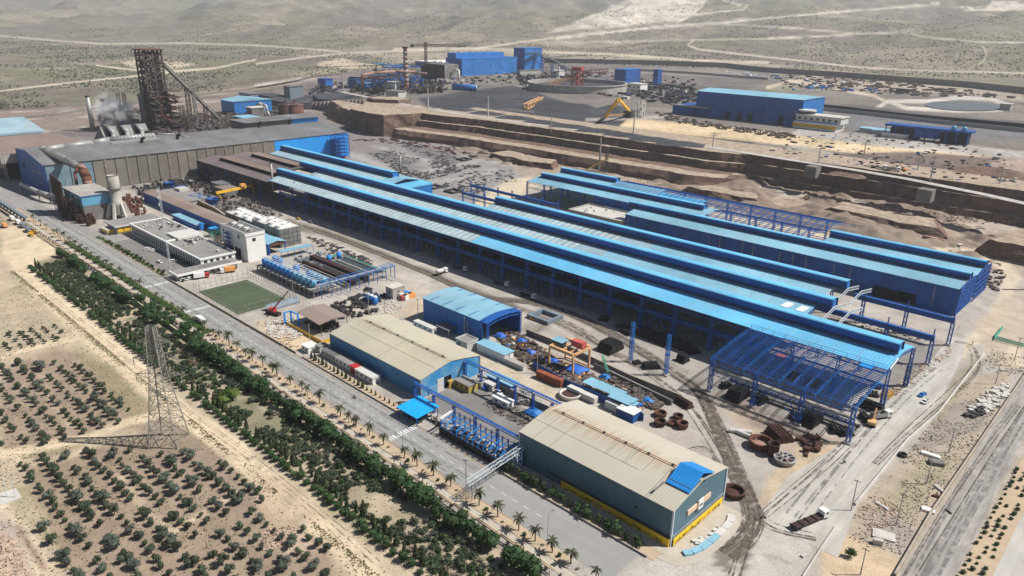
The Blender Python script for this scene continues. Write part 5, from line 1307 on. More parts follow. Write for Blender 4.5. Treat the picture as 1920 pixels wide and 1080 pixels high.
for k in range(5): a=362+k*17;bx_(FXm-.4,FXm,a+.05,a+16.95,0,EV-.1).build('wall_panel','blue_bright',ms)
bx_(-745,FXm-.4,161.6,162,0,EV-.4).build('end_wall','blue_clad',ms)
MB().add([(-745,161.7,EV-.4),(FXm,161.7,EV-.4),(FXm-44,161.7,RD-.3),(-745,161.7,RD-2.5)],[(0,1,2,3)]).build('gable_wall','blue_clad',ms)
fit(fa('شعار ما ایمنی'),-705,-680,161.5,15.5,4.5,'galv',parent=ms);fit(fa('تولید سلامت'.replace('ت','ت')),-700,-678,161.5,8,2.5,'galv',parent=ms)
bx_(-730,-722,161.4,161.6,14,20).build('logo_board','blue_mid',ms);bx_(-729,-723,161.25,161.4,15,19).build('logo_mark','brown_panel',ms)
rm_=['roof_grey']
for k in range(19):
 a,b=160.8+k*15.05,160.8+(k+1)*15.05-.05
 MB().add([(FXm+.8,a,EV),(FXm+.8,b,EV),(FXm-44,b,RD),(FXm-44,a,RD),(-745,b,RD-3),(-745,a,RD-3),(FXm+.8,a,EV-.4),(FXm+.8,b,EV-.4)],
             [(0,1,2,3),(3,2,4,5),(6,7,1,0)]).build('roof_sheet','roof_grey',ms)
# raised strip of roof at the right half
bx_(-752,-722,360,446,24,35.8).build('upper_wall','panel_grey',ms);bx_(-721.9,-721.6,414,446,31,35.6).build('upper_wall_panel','blue_bright',ms)
for k in range(6): bx_(-755,-719,359+k*14.6,359+(k+1)*14.6-.06,35.85,36.3).build('roof_sheet','roof_grey',ms)
for y in (250,282): cy_((-700,y,29),(-700,y,33),1.3).cyl((-700,y,33),(-698,y+2,34.5),1.3).build('roof_cowl','black_steel',ms)
for y in (372,406): cy_((-715,y,29),(-715,y,35),1.3).cyl((-715,y,35),(-713,y+2,36.5),1.3).build('roof_cowl','black_steel',ms)
x,y=-742,262;bx_(-735,-727,258,268,29,36).build('roof_box','black_steel',ms)
# tower of stairs on the blue end
t=thing('stair_tower','dark blue lattice stair tower standing against the bright blue end wall','steel frame',(-662,432,0))
for x,y in ((-665,424),(-665,440),(-656,424),(-656,440)): br_((x,y,0),(x,y,25),.5).build('post','blue_steel',t)
for j in range(7):
 mb=MB();z=2+j*3.6;mb.box(-665,-656,424,440,z,z+.2);mb.bar((-656,424,z),(-656,440,z+3.4),.35).bar((-656,440,z),(-656,424,z+3.4),.35).bar((-665,424,z),(-656,424,z+3.4),.35);mb.build('landing','blue_clad',t)
# old storage roofs at the far left
t=thing('storage_hall','wide brown dusty roofed storage hall at the left edge behind the melt shop','factory hall',(-800,200,0))
for k in range(4):
 a,b=150+k*17,150+(k+1)*17-.1
 MB().add([(-748,a,24),(-748,b,24),(-800,b,27.5),(-800,a,27.5),(-860,b,24),(-860,a,24),(-748,a,23.3),(-748,b,23.3)],[(0,1,2,3),(3,2,4,5),(6,7,1,0)]).build('roof_sheet','roof_dust',t)
bx_(-748.4,-748,150,218,16,23.3).build('fascia','concrete',t);bx_(-860,-748.5,149.6,150,12,24).build('fascia','panel_grey',t)
bx_(-858,-760,152,216,0,23).build('inner_bulk','dark_gap',t)
for x,y in ((-749,152),(-749,180),(-800,151)): lt_((x,y,0),(x,y,23),1.8,10,.35,.2).build('column','galv',t)
t=thing('pale_roof_hall','far hall with a pale blue roof at the left edge of the plant','factory hall',(-930,190,0))
MB().add([(-870,170,25),(-870,218,25),(-940,218,32),(-940,160,32),(-870,170,23),(-870,218,23)],[(0,1,2,3),(4,5,1,0)]).build('roof','roof_pale',t);bx_(-940,-871,169,216,0,23).build('walls','blue_clad',t)
# fume hood and ducts on the roof
t=thing('fume_hood','sloping grey fume hood with three collector pipes on the melt shop roof','fume hood',(-745,250,28))
MB().add([(-722,228,28),(-722,268,28),(-735,268,42),(-735,228,42),(-755,268,29),(-755,228,29)],[(0,1,2,3),(3,2,4,5),(0,3,5),(1,4,2)]).build('hood','galv_dark',t)
for k,y in enumerate((234,246,259)):
 cy_((-733,y,41),(-723,y+1,37),1.7,1.9,12).cyl((-723,y+1,37),(-717,y-2,32.5),1.9,1.9,12).build('branch_pipe','galv',t,True)
 MB().add([(-721.5,y-4,30),(-721.5,y,30),(-734.6,y,42.2),(-734.6,y-4,42.2)],[(0,1,2,3)]).build('slot','dark_gap',t)
bx_(-714,-705,226,268,30,31.5).build('walkway','galv',t)
t=thing('main_duct','fat grey fume duct running over the melt shop roof and down to a rusty elbow','duct',(-690,200,28))
pts=[(-717,268,32.5),(-717,228,32.5),(-716,214,31),(-712,190,31),(-709,174,30.5)]
for a,b in zip(pts[:-1],pts[1:]): cy_(a,b,2.7,2.7,16).build('duct_section','galv',t,True)
MB().sph((-709,174,30.5),3.2,12,8).build('duct_joint','galv',t,True)
pts=[(-709,174,30.5),(-690,175,29.5),(-660,176,28.5),(-628,176,27)]
for a,b in zip(pts[:-1],pts[1:]): cy_(a,b,2.6,2.6,16).build('duct_section','galv',t,True)
for k in range(22):
 a=Vector((-709,174,30.5)).lerp(Vector((-628,176,27)),k/22);cy_(a,a+Vector((.5,0,0)),2.85,2.85,16).build('duct_flange','galv_dark',t)
for k in range(14): cy_((-717,226+k*3,32.5),(-717,226.4+k*3,32.5),2.95,2.95,16).build('duct_flange','galv_dark',t)
for a,b in (((-628,176,27),(-622,176,25.5)),((-622,176,25.5),(-617,176,21.5)),((-617,176,21.5),(-615,176,15))): cy_(a,b,3.5,3.5,16).build('elbow','rust_pipe' if b[2]>22 else 'rust',t,True)
cy_((-615,176,19),(-615,176,16),3,3,16).cyl((-615,176,16),(-615,176,12.5),3.1,5.5,16).build('cone','rust_pipe',t,True)
MB().tube([(-622,170,0),(-622,170,24),(-622,173,28),(-620,176,28)],1.1,10).build('riser','rust',t,True);MB().tube([(-624,164,0),(-624,164,20)],.6,8).build('riser','galv_dark',t,True)
MB().tube([(-716,270,34),(-712,285,33),(-700,300,28)],.7,8).build('side_pipe','galv',t,True)
t=thing('low_duct','low grey ribbed duct running along the foot of the blue end wall','duct',(-700,150,0))
pp=[(*P(40,345,6),6),(*P(72,360,6),6),(*P(92,366,6),6),(*P(112,368,6),6)]
for a,b in zip(pp[:-1],pp[1:]): cy_(a,b,1.7,1.7,12).build('duct_section','galv_dark' if b[0]<-690 else 'galv',t,True)
for p in pp: bx_(p[0]-.3,p[0]+.3,p[1]-.3,p[1]+.3,0,5).build('support','dark_steel',t)
t=thing('blue_pipe_rack','long low blue pipe rack beside the road at the left edge','pipe rack',(-640,127,0))
bx_(-760,-590,124.6,127,3.2,3.9).build('tray','grey_blue',t)
for k in range(20): bx_(-758+k*8.5,-757.4+k*8.5,125,126.6,0,3.2).build('post','dark_steel',t)
# dust filter house beside the road
t=thing('filter_house','rust brown filter frames and grey blue concrete filter house below the big duct','filter house',(-585,160,0))
bx_(-604,-565.5,156,176,0,18.2).build('walls','concrete_dark',t);bx_(-604.2,-565.3,155.75,176.2,11,18.2).build('wall_band','blue_pale_wall',t)
bx_(-605,-564.8,155,177,18.25,18.7).build('roof','concrete',t);bx_(-605.1,-564.7,154.9,177.1,17.8,18.2).build('roof_edge','blue_mid',t)
for x in (-585,): bx_(x,x+3.5,155.6,155.74,12.5,16).build('window','window',t)
for k in range(3): la_((-594+k*9,156,6),[(.1,-5),(3.5,0),(3.5,3)],12).build('hopper','concrete_dark',t)
bx_(-612,-589,151.8,155.6,0,12).build('rust_block','brown_panel',t);MB().add([(-614,151,12.1),(-590,151,12.1),(-590,151,25),(-614,151,28),(-614,151.6,12.1),(-590,151.6,12.1),(-590,151.6,25),(-614,151.6,28)],[(0,1,2,3),(7,6,5,4),(3,2,6,7),(1,5,6,2),(0,3,7,4)]).build('rust_screen','brown_panel',t)
mb=MB()
for x in range(-614,-582,3): mb.bar((x,150.6,0),(x,150.6,25 if x<-589 else 15),.25)
for z in range(2,15,3): mb.bar((-614,150.6,z),(-584,150.6,z),.25)
for x,y in ((-587,150),(-581,150.5),(-575,152),(-570,154)): mb.lattice((x,y,0),(x,y,16),1.5,7,.25,.15)
mb.build('rust_frames','rust_dark',t,kind='stuff')
t=thing('exhaust_stack','short fat grey concrete stack on a flared base beside the filter house','chimney',(-562,176,0))
la_((-562,177,0),[(4.4,10),(4.4,12),(3.7,12.5),(3.7,21)],24).build('lower_shaft','concrete',t,True)
la_((-562,177,0),[(3.7,21),(4.8,21.3),(4.8,22.0),(3.9,22.2)],24).build('collar','galv_dark',t)
la_((-562,177,0),[(3.9,22.2),(3.9,31),(3.5,31),(3.4,25)],24).build('upper_shaft','concrete',t,True)
la_((-562,177,0),[(3.95,30.6),(4.0,31.2),(3.5,31.1)],24).build('rim','rust_pipe',t)
for k in range(6):
 an=k*math.pi/3+.3;c,s=math.cos(an),math.sin(an)
 br_((-562+c*7.5,177+s*7.5,0),(-562+c*4,177+s*4,11),1.4,2.6).build('leg','concrete_light',t)
la_((-562,177,0),[(5.2,3),(4.4,10)],20).build('cone','concrete_dark',t)
# yellow walled gate building with flat roof
t=thing('yellow_gatehouse','flat roofed gatehouse with bright yellow wall panels beside the road','building',(-525,172,0))
bx_(-536,-516,159,190,5.2,5.8).build('roof','roof_bitumen',t);bx_(-536.4,-515.6,158.6,159,5.0,6.1).build('parapet','white_dirty',t);bx_(-516,-515.6,159,190.4,5.0,6.1).build('parapet','white_dirty',t)
bx_(-534,-517,160,189,0,5).build('walls','concrete',t)
for k in range(5): bx_(-516.9,-516.6,160.5+k*4,164+k*4,1.2,4.6).build('yellow_panel','yellow',t)
bx_(-532,-521,155,160,0,3).build('side_room','concrete_light',t);bx_(-520.9,-520.7,155.5,159.5,.8,2.8).build('yellow_panel','yellow',t);bx_(-531,-522,154.7,154.9,.8,2.8).build('yellow_panel','yellow',t)
# admin building
t=thing('office_block','long two storey white office block with a flat grey roof beside the car park','office',(-455,176,0))
def slab(x0,x1,y0,y1,h):
 bx_(x0,x1,y0,y1,0,h).build('walls','white',t);bx_(x0+.3,x1-.3,y0+.3,y1-.3,h,h+.06).build('roof','roof_bitumen',t)
 mb=MB();mb.box(x0-.7,x1+.7,y0-.7,y0+.2,h-.5,h+.5).box(x0-.7,x1+.7,y1-.2,y1+.7,h-.5,h+.5).box(x0-.7,x0+.2,y0+.2,y1-.2,h-.5,h+.5).box(x1-.2,x1+.7,y0+.2,y1-.2,h-.5,h+.5);mb.build('cornice','white',t)
slab(-512,-455.8,167.5,190,7);slab(-455,-407,167.5,188,6.8)
wm=bx_(-.75,.75,-.12,0,1.2,5.8);wm=wm.mesh('window','window')
pmn=bx_(-.9,.9,-.16,-.005,3.2,3.7).mesh('window_spandrel','white_dirty')
for k in range(17):
 o=inst('window',wm,t,(-509+k*3.2,167.4,0));kid('window_spandrel',pmn,o).location=(0,-.02,0)
for k in range(13): o=inst('window',wm,t,(-451+k*3.5,167.4,0));kid('window_spandrel',pmn,o).location=(0,-.02,0)
for k in range(5): bx_(-406.95,-406.85,169.3+k*3.7,171.2+k*3.7,4.1,5.4).build('window','window',t)
bx_(-470,-452,174,190,7.1,8.4).build('roof_hut','white_dirty',t)
for k in range(46):
 x=ru(-509,-478) if k<26 else ru(-456,-410);y=ru(184,189) if k % 2 else ru(169,189);s_=ru(.7,1.8)
 if k>34: x=-443+ru(-9,5);y=ru(172,186)
 MB().cbox(x,y,7.1,s_,s_*.8,ru(.5,1.3),random.random()).build('air_unit',random.choice(['white_dirty','concrete_light','dark_steel']),t)
t=thing('canopy_block','low flat roofed white canopy building in front of the office block end','building',(-398,168,0))
bx_(-407,-397,149.5,186.5,3.4,3.9).build('roof','roof_bitumen',t);
mb=MB();mb.box(-397,-396.4,149,187,3.1,4.2).box(-407.4,-397,148.9,149.5,3.1,4.2).build('parapet','white',t)
bx_(-406,-399,150.5,186,0,3.3).build('walls','white_dirty',t);bx_(-405,-400,164,182,3.95,4.0).build('roof_patch','concrete_dark',t)
for k in range(8): bx_(-398.95,-398.8,153+k*4,155+k*4,.8,2.6).build('window','window',t)
structure(bx_(-500,-410,151.5,165.5,-.05,.05),'car_park','yard_tarmac')
# white plant tower
t=thing('white_tower','tall white rendered plant tower with roof equipment and a blue stair','building',(-415,197,0))
bx_(-434,-411,193.5,204,7,17.6).build('walls','white',t);bx_(-411,-402.5,194,206,0,16).build('near_walls','white',t);bx_(-434,-411,196,204,0,7).build('lower_walls','dark_steel',t)
mb=MB();mb.box(-434.2,-402.3,193.2,193.5,17,18.6).box(-434.2,-402.3,205.8,206.2,16,18.0).box(-402.5,-402.1,193.5,205.8,16,17.8).build('parapet','white',t)
bx_(-433,-403,194,205,17.62,17.7).build('roof','concrete_dark',t)
for k in range(7): cy_((-430+k*3.9,199,17.7),(-430+k*3.9,199,19.2),1.6,1.4,14).build('roof_fan','white' if k % 2 else 'galv',t)
for (x,z) in ((-431,14),(-412,13.5),(-415,3.5)): bx_(x,x+1.6,193.35,193.49,z,z+1.8).build('window','window',t)
bx_(-402.45,-402.3,198,200,12.6,14.4).build('window','window',t)
mb=MB()
for j in range(6): mb.box(-427,-420,191.6,193.3,1+j*2.6,1.2+j*2.6).bar((-427,191.6,1+j*2.6),(-420,191.6,3.6+j*2.6),.25)
for x in (-427,-420): mb.bar((x,191.6,0),(x,191.6,16),.25)
mb.build('stair','blue_steel',t)
# long brown and blue roofed conveyor hall
t=thing('long_blue_shed','long narrow blue walled shed whose roof is half brown half pale blue','shed',(-530,216,0))
for k in range(10):
 a,b=-602+k*19.6,-602+(k+1)*19.6-.06;bx_(a,b,210,210.3,0,7.2).build('wall_panel','blue_clad',t)
 z=7.3;MB().add([(a,209.6,z),(b,209.6,z),(b,216,z+1.2),(a,216,z+1.2),(b,222,z),(a,222,z),(a,209.6,z-.15),(b,209.6,z-.15)],[(0,1,2,3),(3,2,4,5),(6,7,1,0)]).build('roof_sheet','roof_dust' if k<7 else 'roof_sky',t)
bx_(-407,-406.7,210,221.5,5.5,7.3).build('gable','rust',t)
for y in (210.2,221): bx_(-407,-406.5,y-.25,y+.25,0,7).build('column','blue_steel',t)
# cooling towers
t=thing('cooling_tower_bank','grey concrete cooling tower bank with white fan rings on top','cooling tower',(-445,230,0))
for (a,b,h,d) in ((-490,-452,10,0),(-451,-416,12,0)):
 bx_(a,b,223,238,0,h).build('basin_block','galv_dark',t);bx_(a+.4,b-.4,223.4,237.6,h,h+.1).build('deck','concrete_light',t)
 n=12 if a<-460 else 9
 for k in range(int((b-a)/3)): bx_(a+.2+k*3,a+.4+k*3,222.8,223,.5,h-.3).build('rib','concrete_dark',t)
for k in range(5): bx_(-415.95,-415.75,223.5+k*3,223.8+k*3,.5,11.8).build('rib','concrete_dark',t)
for z in (3,6,9): bx_(-415.9,-415.7,223,238,z,z+.2).build('rib','concrete_dark',t)
k_=0
for (x,y,z,r_) in [(-446,227,12.1,2.6),(-438,231.5,12.1,2.7),(-431,227,12.1,2.6),(-423,232,12.1,2.8),(-421,226.5,12.1,2.6),(-457,231,10.1,2.6),(-463,226,10.1,2.5),(-470,231,10.1,2.6),(-477,227,10.1,2.4),(-484,232,10.1,2.5)]:
 la_((x,y,z),[(r_*1.15,0),(r_,.8),(r_*1.1,1.9),(r_*.98,1.9),(r_*.9,.5)],20).build('fan_ring','white',t,True);la_((x,y,z+.6),[(.01,.1),(r_*.9,0)],20).build('fan','dark_steel',t)
# round blue clarifiers and small plant beyond
t=thing('pump_house','dusty flat concrete pump house with round blue tanks beneath the melt shop wall','building',(-600,240,0))
bx_(-612,-560,224,244,0,4).build('walls','concrete',t);bx_(-612.5,-559.5,223.5,244.5,4,4.4).build('roof','roof_bitumen',t)
bx_(-606,-596,236,244,4.4,6.4).build('roof_hut','concrete_light',t)
def tankring(px,py,r_,h,label,m='blue_clad',inner='dark_steel',z=0,group=None,cat='tank',name='round_tank'):
 x,y=P(px,py,z);t=thing(name,label,cat,(x,y,z),group)
 la_((x,y,z),[(r_,0),(r_,h),(r_*1.06,h),(r_*1.06,h+.25),(r_*.9,h+.25),(r_*.9,h*.5)],24).build('shell',m,t,True)
 la_((x,y,z),[(.01,h*.5),(r_*.9,h*.5)],24).build('fill',inner,t);return t
Gt='round blue basins near the yellow gantry'
for px,py,l in ((318,352,'far left of the round blue basins, on the pump house edge'),(343,360,'round blue basin right of the far left one'),(368,376,'steaming round blue basin in the second row'),(384,380,'round blue basin with a bright lid beside the steam'),(400,383,'nearest of the round blue basins by the ochre wall')):
 tankring(px,py,4.2,4.5,l,group=Gt)
wall([P(350,372),P(405,400),P(440,425)],4,1,'ochre_wall','thick ochre stained wall in front of the round basins',cap='concrete')
t=thing('yellow_gantry','yellow overhead gantry crane beam spanning between the basins and the hall','crane',(-575,270,0))
a=(*P(405,362,8),8);b=(*P(474,348,8),8);br_(a,b,1.6,1.8).build('bridge_beam','yellow',t);c=Vector(a).lerp(Vector(b),.72)
MB().cbox(c.x,c.y,8.9,4,4,2.2).build('trolley','orange',t)
for p,px,py in ((a,409,378),(a,416,372)): q=P(px,py);br_((p[0],p[1],7.5),(q[0],q[1],0),.7).build('leg','yellow',t)
br_((b[0],b[1],7.5),(b[0],b[1],0),.6).build('leg','yellow',t)
x,y=P(410,350);box_house('grey sheet shed with a dusty roof beside the steaming basins',-590,-572,262,276,6,'roof_grey','roof_dust',0,cat='shed',name='grey_shed');box_house('low blue and grey shed behind the grey sheet shed',-604,-588,266,282,7,'grey_blue','roof_grey',0,cat='shed',name='grey_shed')
t=thing('turquoise_shed','low shed with a pale turquoise roof behind the office block','shed',(-470,200,0));a=P(330,405,4);b=P(352,420,4)
bx_(a[0]-6,b[0]+6,a[1],a[1]+7,0,3.8).build('walls','blue_clad',t);bx_(a[0]-7,b[0]+7,a[1]-.6,a[1]+8,3.8,4.1).build('roof','roof_sky',t);cy_((b[0]+7,a[1]+3,0),(b[0]+7,a[1]+3,5),1.5).build('barrel','tank_blue',t)
t=thing('green_frame_kiosk','small green pipe frame under a blue sheet behind the office block','steel frame',(*P(402,445),0));x,y=P(402,445)
for dx,dy in ((-3,-2),(3,-2),(3,3),(-3,3)): bx_(x+dx-.15,x+dx+.15,y+dy-.15,y+dy+.15,0,5).build('post','green_paint',t)
for z in (2,3.4,4.8): bx_(x-3,x+3,y-2,y-1.8,z,z+.3).box(x-3,x+3,y+.5,y+.7,z,z+.3).box(x-3,x+3,y+3,y+3.2,z,z+.3).build('shelf','green_paint',t)
bx_(x-4.5,x+.5,y-2,y+3.5,6,6.2).build('sheet_roof','blue_bright',t)
mb=MB()
for k in range(260):
 px=ru(400,440);py=430+(px-400)*.6+ru(-8,26);x,y=P(px,py)
 if y<190: continue
 mb.cbox(x,y,.02,ru(.4,2),ru(.3,1.2),ru(.3,2),ru(0,3))
solo(mb,'pipe_clutter','scrap','clutter of pipes and pumps between the office block and the white tower','machinery')['kind']='stuff'
mb=MB()
for k in range(500):
 px=ru(280,500);py=335+(px-280)*.32+ru(-18,36);x,y=P(px,py)
 if -612<x<-556 and 222<y<246 or y>276 or y<224 or (x>-492 and y<240): continue
 mb.cbox(x,y,.02,ru(.5,4),ru(.4,1.6),ru(.4,2.4),random.choice((0,0,1.57,.5)))
solo(mb,'pipe_clutter','scrap','low clutter of pipes, sleepers and crates between the basins and the hall','machinery')['kind']='stuff'
# ================================================================== football pitch
structure(bx_(-375,-330,150.5,178.5,-.05,.05),'football_pitch','turf')
mb=MB()
def ln(x0,x1,y0,y1): mb.box(x0,x1,y0,y1,.054,.066)
ln(-373,-332,152,152.2);ln(-373,-332,177,177.2);ln(-373,-372.8,152.2,177);ln(-332.2,-332,152.2,177);ln(-352.6,-352.4,152.2,177)
for a,b in ((-372.8,-366),(-339,-332.2)): ln(a,b,158,158.15);ln(a,b,171,171.15);ln((a if a>-350 else b)-.1,(a if a>-350 else b)+.1,158.15,171)
structure(mb,'pitch_lines','line_faded')
def mesh_fence(pts,h,label,step=3.2,m='galv_dark',name='pitch_fence',rails=(0.1,.5,1)):
 t=thing(name,label,'fence',(pts[0][0],pts[0][1],0));pm=bx_(-.06,.06,-.06,.06,0,h).mesh('post',m)
 for a,b in zip(pts[:-1],pts[1:]):
  a=Vector(a);b=Vector(b);n=max(1,round((b-a).length/step));rz=math.atan2(b.y-a.y,b.x-a.x);L=(b-a).length/n
  rm=MB();
  for f_ in rails: rm.box(0,L,-.03,.03,h*f_-.06,h*f_)
  rm=rm.mesh('rail',m)
  for k in range(n+1): c=a.lerp(b,k/n);inst('post',pm,t,(c.x,c.y,0))
  for k in range(n): c=a.lerp(b,k/n);inst('rail',rm,t,(c.x,c.y,0),rz)
mesh_fence([(-377,149.5),(-328,149.5),(-327,181),(-378,181),(-377,149.5)],5,'tall thin mesh fence around the green football pitch')
mesh_fence([P(465,512),P(545,560),P(640,620)],4.5,'tall mesh fence running along the service lane beside the water plant',3.6)
t=thing('dugout_shelter','grey curved roof shelter at the near end of the football pitch','shelter',(-321,172,0))
x0,y0=-326,163;mb=MB()
for j in range(6):
 a,b=j/6*math.pi*.55,(j+1)/6*math.pi*.55
 mb.quad([(x0+3*math.sin(a),163,.2+2.6*math.cos(a)),(x0+3*math.sin(b),163,.2+2.6*math.cos(b)),(x0+3*math.sin(b),181,.2+2.6*math.cos(b)),(x0+3*math.sin(a),181,.2+2.6*math.cos(a))])
mb.build('roof','grey_blue',t);bx_(x0,x0+2.8,163,181,0,.4).build('bench','concrete',t)
# ================================================================== water treatment
t=thing('tank_platform','raised concrete platform carrying two rows of blue pressure filter tanks','platform',(-350,193,0))
bx_(-385,-323,189.5,203,3.3,3.9).build('deck','concrete',t)
pm=bx_(-.3,.3,-.3,.3,0,3.3).mesh('pillar','concrete')
for k in range(14): inst('pillar',pm,t,(-384+k*4.6,190,0));inst('pillar',pm,t,(-384+k*4.6,202,0))
mb=MB()
for y in (192,194,198.6,200.6): mb.box(-384,-326,y-.12,y+.12,8.2,8.45)
for k in range(20): mb.box(-383+k*3,-382.8+k*3,192,200.6,8.2,8.4)
mb.build('pipe_bridge','steel_white',t,kind='stuff')
for r_,yy,ns in ((0,193.2,12),(1,199.5,12)):
 for k in range(ns):
  x=-380+k*4.6;pale=k>6 and r_==0 or (r_==1 and k>8)
  if r_==0 or k in (0,1,5,8,9,10,11):
   tt=thing('filter_tank',('pale' if pale else 'bright')+' blue filter tank, '+['first','second','third','fourth','fifth','sixth','seventh','eighth','ninth','tenth','eleventh','last'][k]+' from the white tower in the '+('front' if r_==0 else 'rear')+' row','tank',(x,yy,3.9),('front' if r_==0 else 'rear')+' row of filter tanks')
   la_((x,yy,4.4),[(1.2,0),(1.9,.6),(1.9,3.2),(1.5,3.7),(.01,3.9)],18).build('shell','tank_pale' if pale else 'tank_blue',tt,True)
   mbx=MB()
   for dx,dy in ((-1.3,-1),(1.3,-1),(0,1.4)): mbx.box(x+dx-.12,x+dx+.12,yy+dy-.12,yy+dy+.12,3.9,5.2)
   mbx.build('legs','blue_steel',tt,kind='stuff');cy_((x,yy,8.2),(x,yy,8.7),.5,.5,8).build('hatch','galv',tt)
ws=thing('settling_basins','rectangular concrete settling basins with greenish water beside the filter tanks','basin',(-345,225,0))
def basin(x0,x1,y0,y1,wm_,h=1.2):
 mb=MB();mb.box(x0,x1,y0,y0+.5,0,h).box(x0,x1,y1-.5,y1,0,h).box(x0,x0+.5,y0+.5,y1-.5,0,h).box(x1-.5,x1,y0+.5,y1-.5,0,h);mb.build('basin_wall','concrete',ws)
 bx_(x0+.5,x1-.5,y0+.5,y1-.5,0,.6).build('water',wm_,ws)
basin(-372,-330,234,241,'water_dark');basin(-370,-330,227.6,233.6,'water_green');basin(-376,-326,218,222.5,'water_dark');basin(-374,-326,211,214.5,'water_dark')
bx_(-382,-326,223.3,226.8,0,3).build('channel_wall','brown_panel',ws);bx_(-378,-326,215.3,217.2,0,2.4).build('channel_wall','brown_panel',ws)
bx_(-372,-330,241.2,241.9,.8,1.5).build('green_pipe','green_paint',ws);bx_(-392,-384,212,232,.8,1.2).build('green_pipe','green_paint',ws) if False else br_((*P(598,492),1),(*P(632,480),1),.8).build('green_pipe','green_paint',ws)
for px,py in ((617,492),(636,486)): x,y=P(px,py);cy_((x,y,1),(x,y,4.4),1.5,1.5,14).build('dosing_tank','tank_blue',ws,True)
bx_(-330,-317,236,242,0,.3).build('slab','concrete',ws)
x,y=P(737,562);box_house('square concrete pump building at the near end of the settling basins',x-6,x,y,y+8,6,'concrete','concrete_light',1,cat='building',name='small_building')
t=thing('pipe_gallery','blue steel pipe gallery running across the near end of the basins','pipe rack',(-325,215,0))
mb=MB()
for k in range(9):
 y=192+k*6;bx_(-324,-323.7,y,y+.3,0,7.4).build('post','blue_steel',t);bx_(-320.3,-320,y,y+.3,0,7.4).build('post','blue_steel',t);br_((-324,y,7.4),(-320,y,7.4),.25).build('tie','blue_steel',t)
for x in (-323.8,-320.2):
 MB().truss((x,192,8.4),(x,241,8.4),1.5,22,.2,.12).build('side_truss','blue_mid',t)
for x in (-323,-322,-321): cy_((x,191,7.2),(x,242,7.2),.3,.3,6).build('pipe','galv',t)
for k in range(8): br_((-320,194+k*6,1.5),(-314,194+k*6,1.5),.18).build('stub','blue_steel',t) if k<5 else None
t=thing('blue_filter_skid','bright blue filter skid with white topped vessels near the pale gravel','machinery',(*P(690,565),0));x,y=P(690,565)
for dx in (0,3.2,6.4): cy_((x+dx,y,.6),(x+dx,y,4.2),1.3,1.3,14).build('vessel','tank_blue',t,True);cy_((x+dx,y,4.2),(x+dx,y,4.7),1.35,.8,14).build('cap','white',t,True)
mb=MB()
for dx in (-1.6,1.6,4.8,8):
 for dy in (-1.8,1.8): mb.box(x+dx-.1,x+dx+.1,y+dy-.1,y+dy+.1,0,4.6)
for z in (1,2.8,4.6): mb.bar((x-1.6,y-1.8,z),(x+8,y-1.8,z),.16).bar((x-1.6,y+1.8,z),(x+8,y+1.8,z),.16)
mb.build('skid_frame','blue_steel',t)
t=thing('blue_roof_gallery','narrow blue roofed open gallery behind the filter tanks','shelter',(-392,222,0))
a=P(520,470,4.5);b=P(582,458,4.5);MB().add([(a[0],a[1],4.6),(a[0]+5,a[1],4.6),(a[0]+5,b[1],4.6),(a[0],b[1],4.6),(a[0],a[1],4.3),(a[0]+5,a[1],4.3),(a[0]+5,b[1],4.3),(a[0],b[1],4.3)],[(0,1,2,3),(4,5,1,0),(5,6,2,1),(7,6,5,4)]).build('roof','roof_sky',t)
for k in range(6): yk=a[1]+(b[1]-a[1])*k/5;bx_(a[0]+4.6,a[0]+4.9,yk-.1,yk+.1,0,4.3).build('post','blue_steel',t)
def clutter(name,m,label,cat,poly,n,smin,smax,h,seed,minr=0):
 rr=random.Random(seed);mb=MB();xs_=[p[0] for p in poly];ys_=[p[1] for p in poly];c=0;g_=0
 while c<n and g_<n*30:
  g_+=1;px,py=rr.uniform(min(xs_),max(xs_)),rr.uniform(min(ys_),max(ys_));ins=False
  for i in range(len(poly)):
   a,b=poly[i],poly[(i+1) % len(poly)]
   if (a[1]>py) != (b[1]>py) and px<(b[0]-a[0])*(py-a[1])/(b[1]-a[1])+a[0]: ins=not ins
  if not ins: continue
  x,y,z=G(px,py) if py<300 or (py<420 and px>1500) else (*P(px,py),0)
  s=rr.uniform(smin,smax);mb.cbox(x,y,z-.1,s,s*rr.uniform(.2,.9),rr.uniform(.3,1)*h,rr.uniform(0,3.1));c+=1
 o=solo(mb,name,m,label,cat);o['kind']='stuff';return o
clutter('pump_clutter','grey_blue','pumps and pipework crowded beside the filter tanks and basins','machinery',[(545,485),(600,470),(640,490),(600,505),(570,500)],90,.6,2.5,1.6,1)
clutter('pump_clutter','dark_steel','dark pumps and skids below the blue pipe gallery','machinery',[(620,575),(690,540),(730,560),(700,590),(640,600)],120,.6,3,1.8,2)
clutter('gravel_heap','concrete_light','spread of pale grey rubble beside the blue filter skid','rubble',[(690,575),(730,560),(760,575),(740,590),(700,595)],160,.4,1.6,.6,3)
clutter('building_rubble','concrete_light','pale building rubble strewn around the light blue portal frame','rubble',[(500,600),(560,595),(580,620),(550,640),(505,630)],260,.4,2.2,.8,4)
clutter('building_rubble','rubble_brick','sandy brick rubble between the portal frame and the road','rubble',[(480,605),(520,600),(560,650),(530,655)],150,.4,1.6,.6,5)
clutter('sleeper_stack','dark_steel','rows of dark billets laid on the ground beside the haul road','steel stock',[(575,445),(615,452),(700,490),(690,500),(620,475)],130,1,4,.5,6)
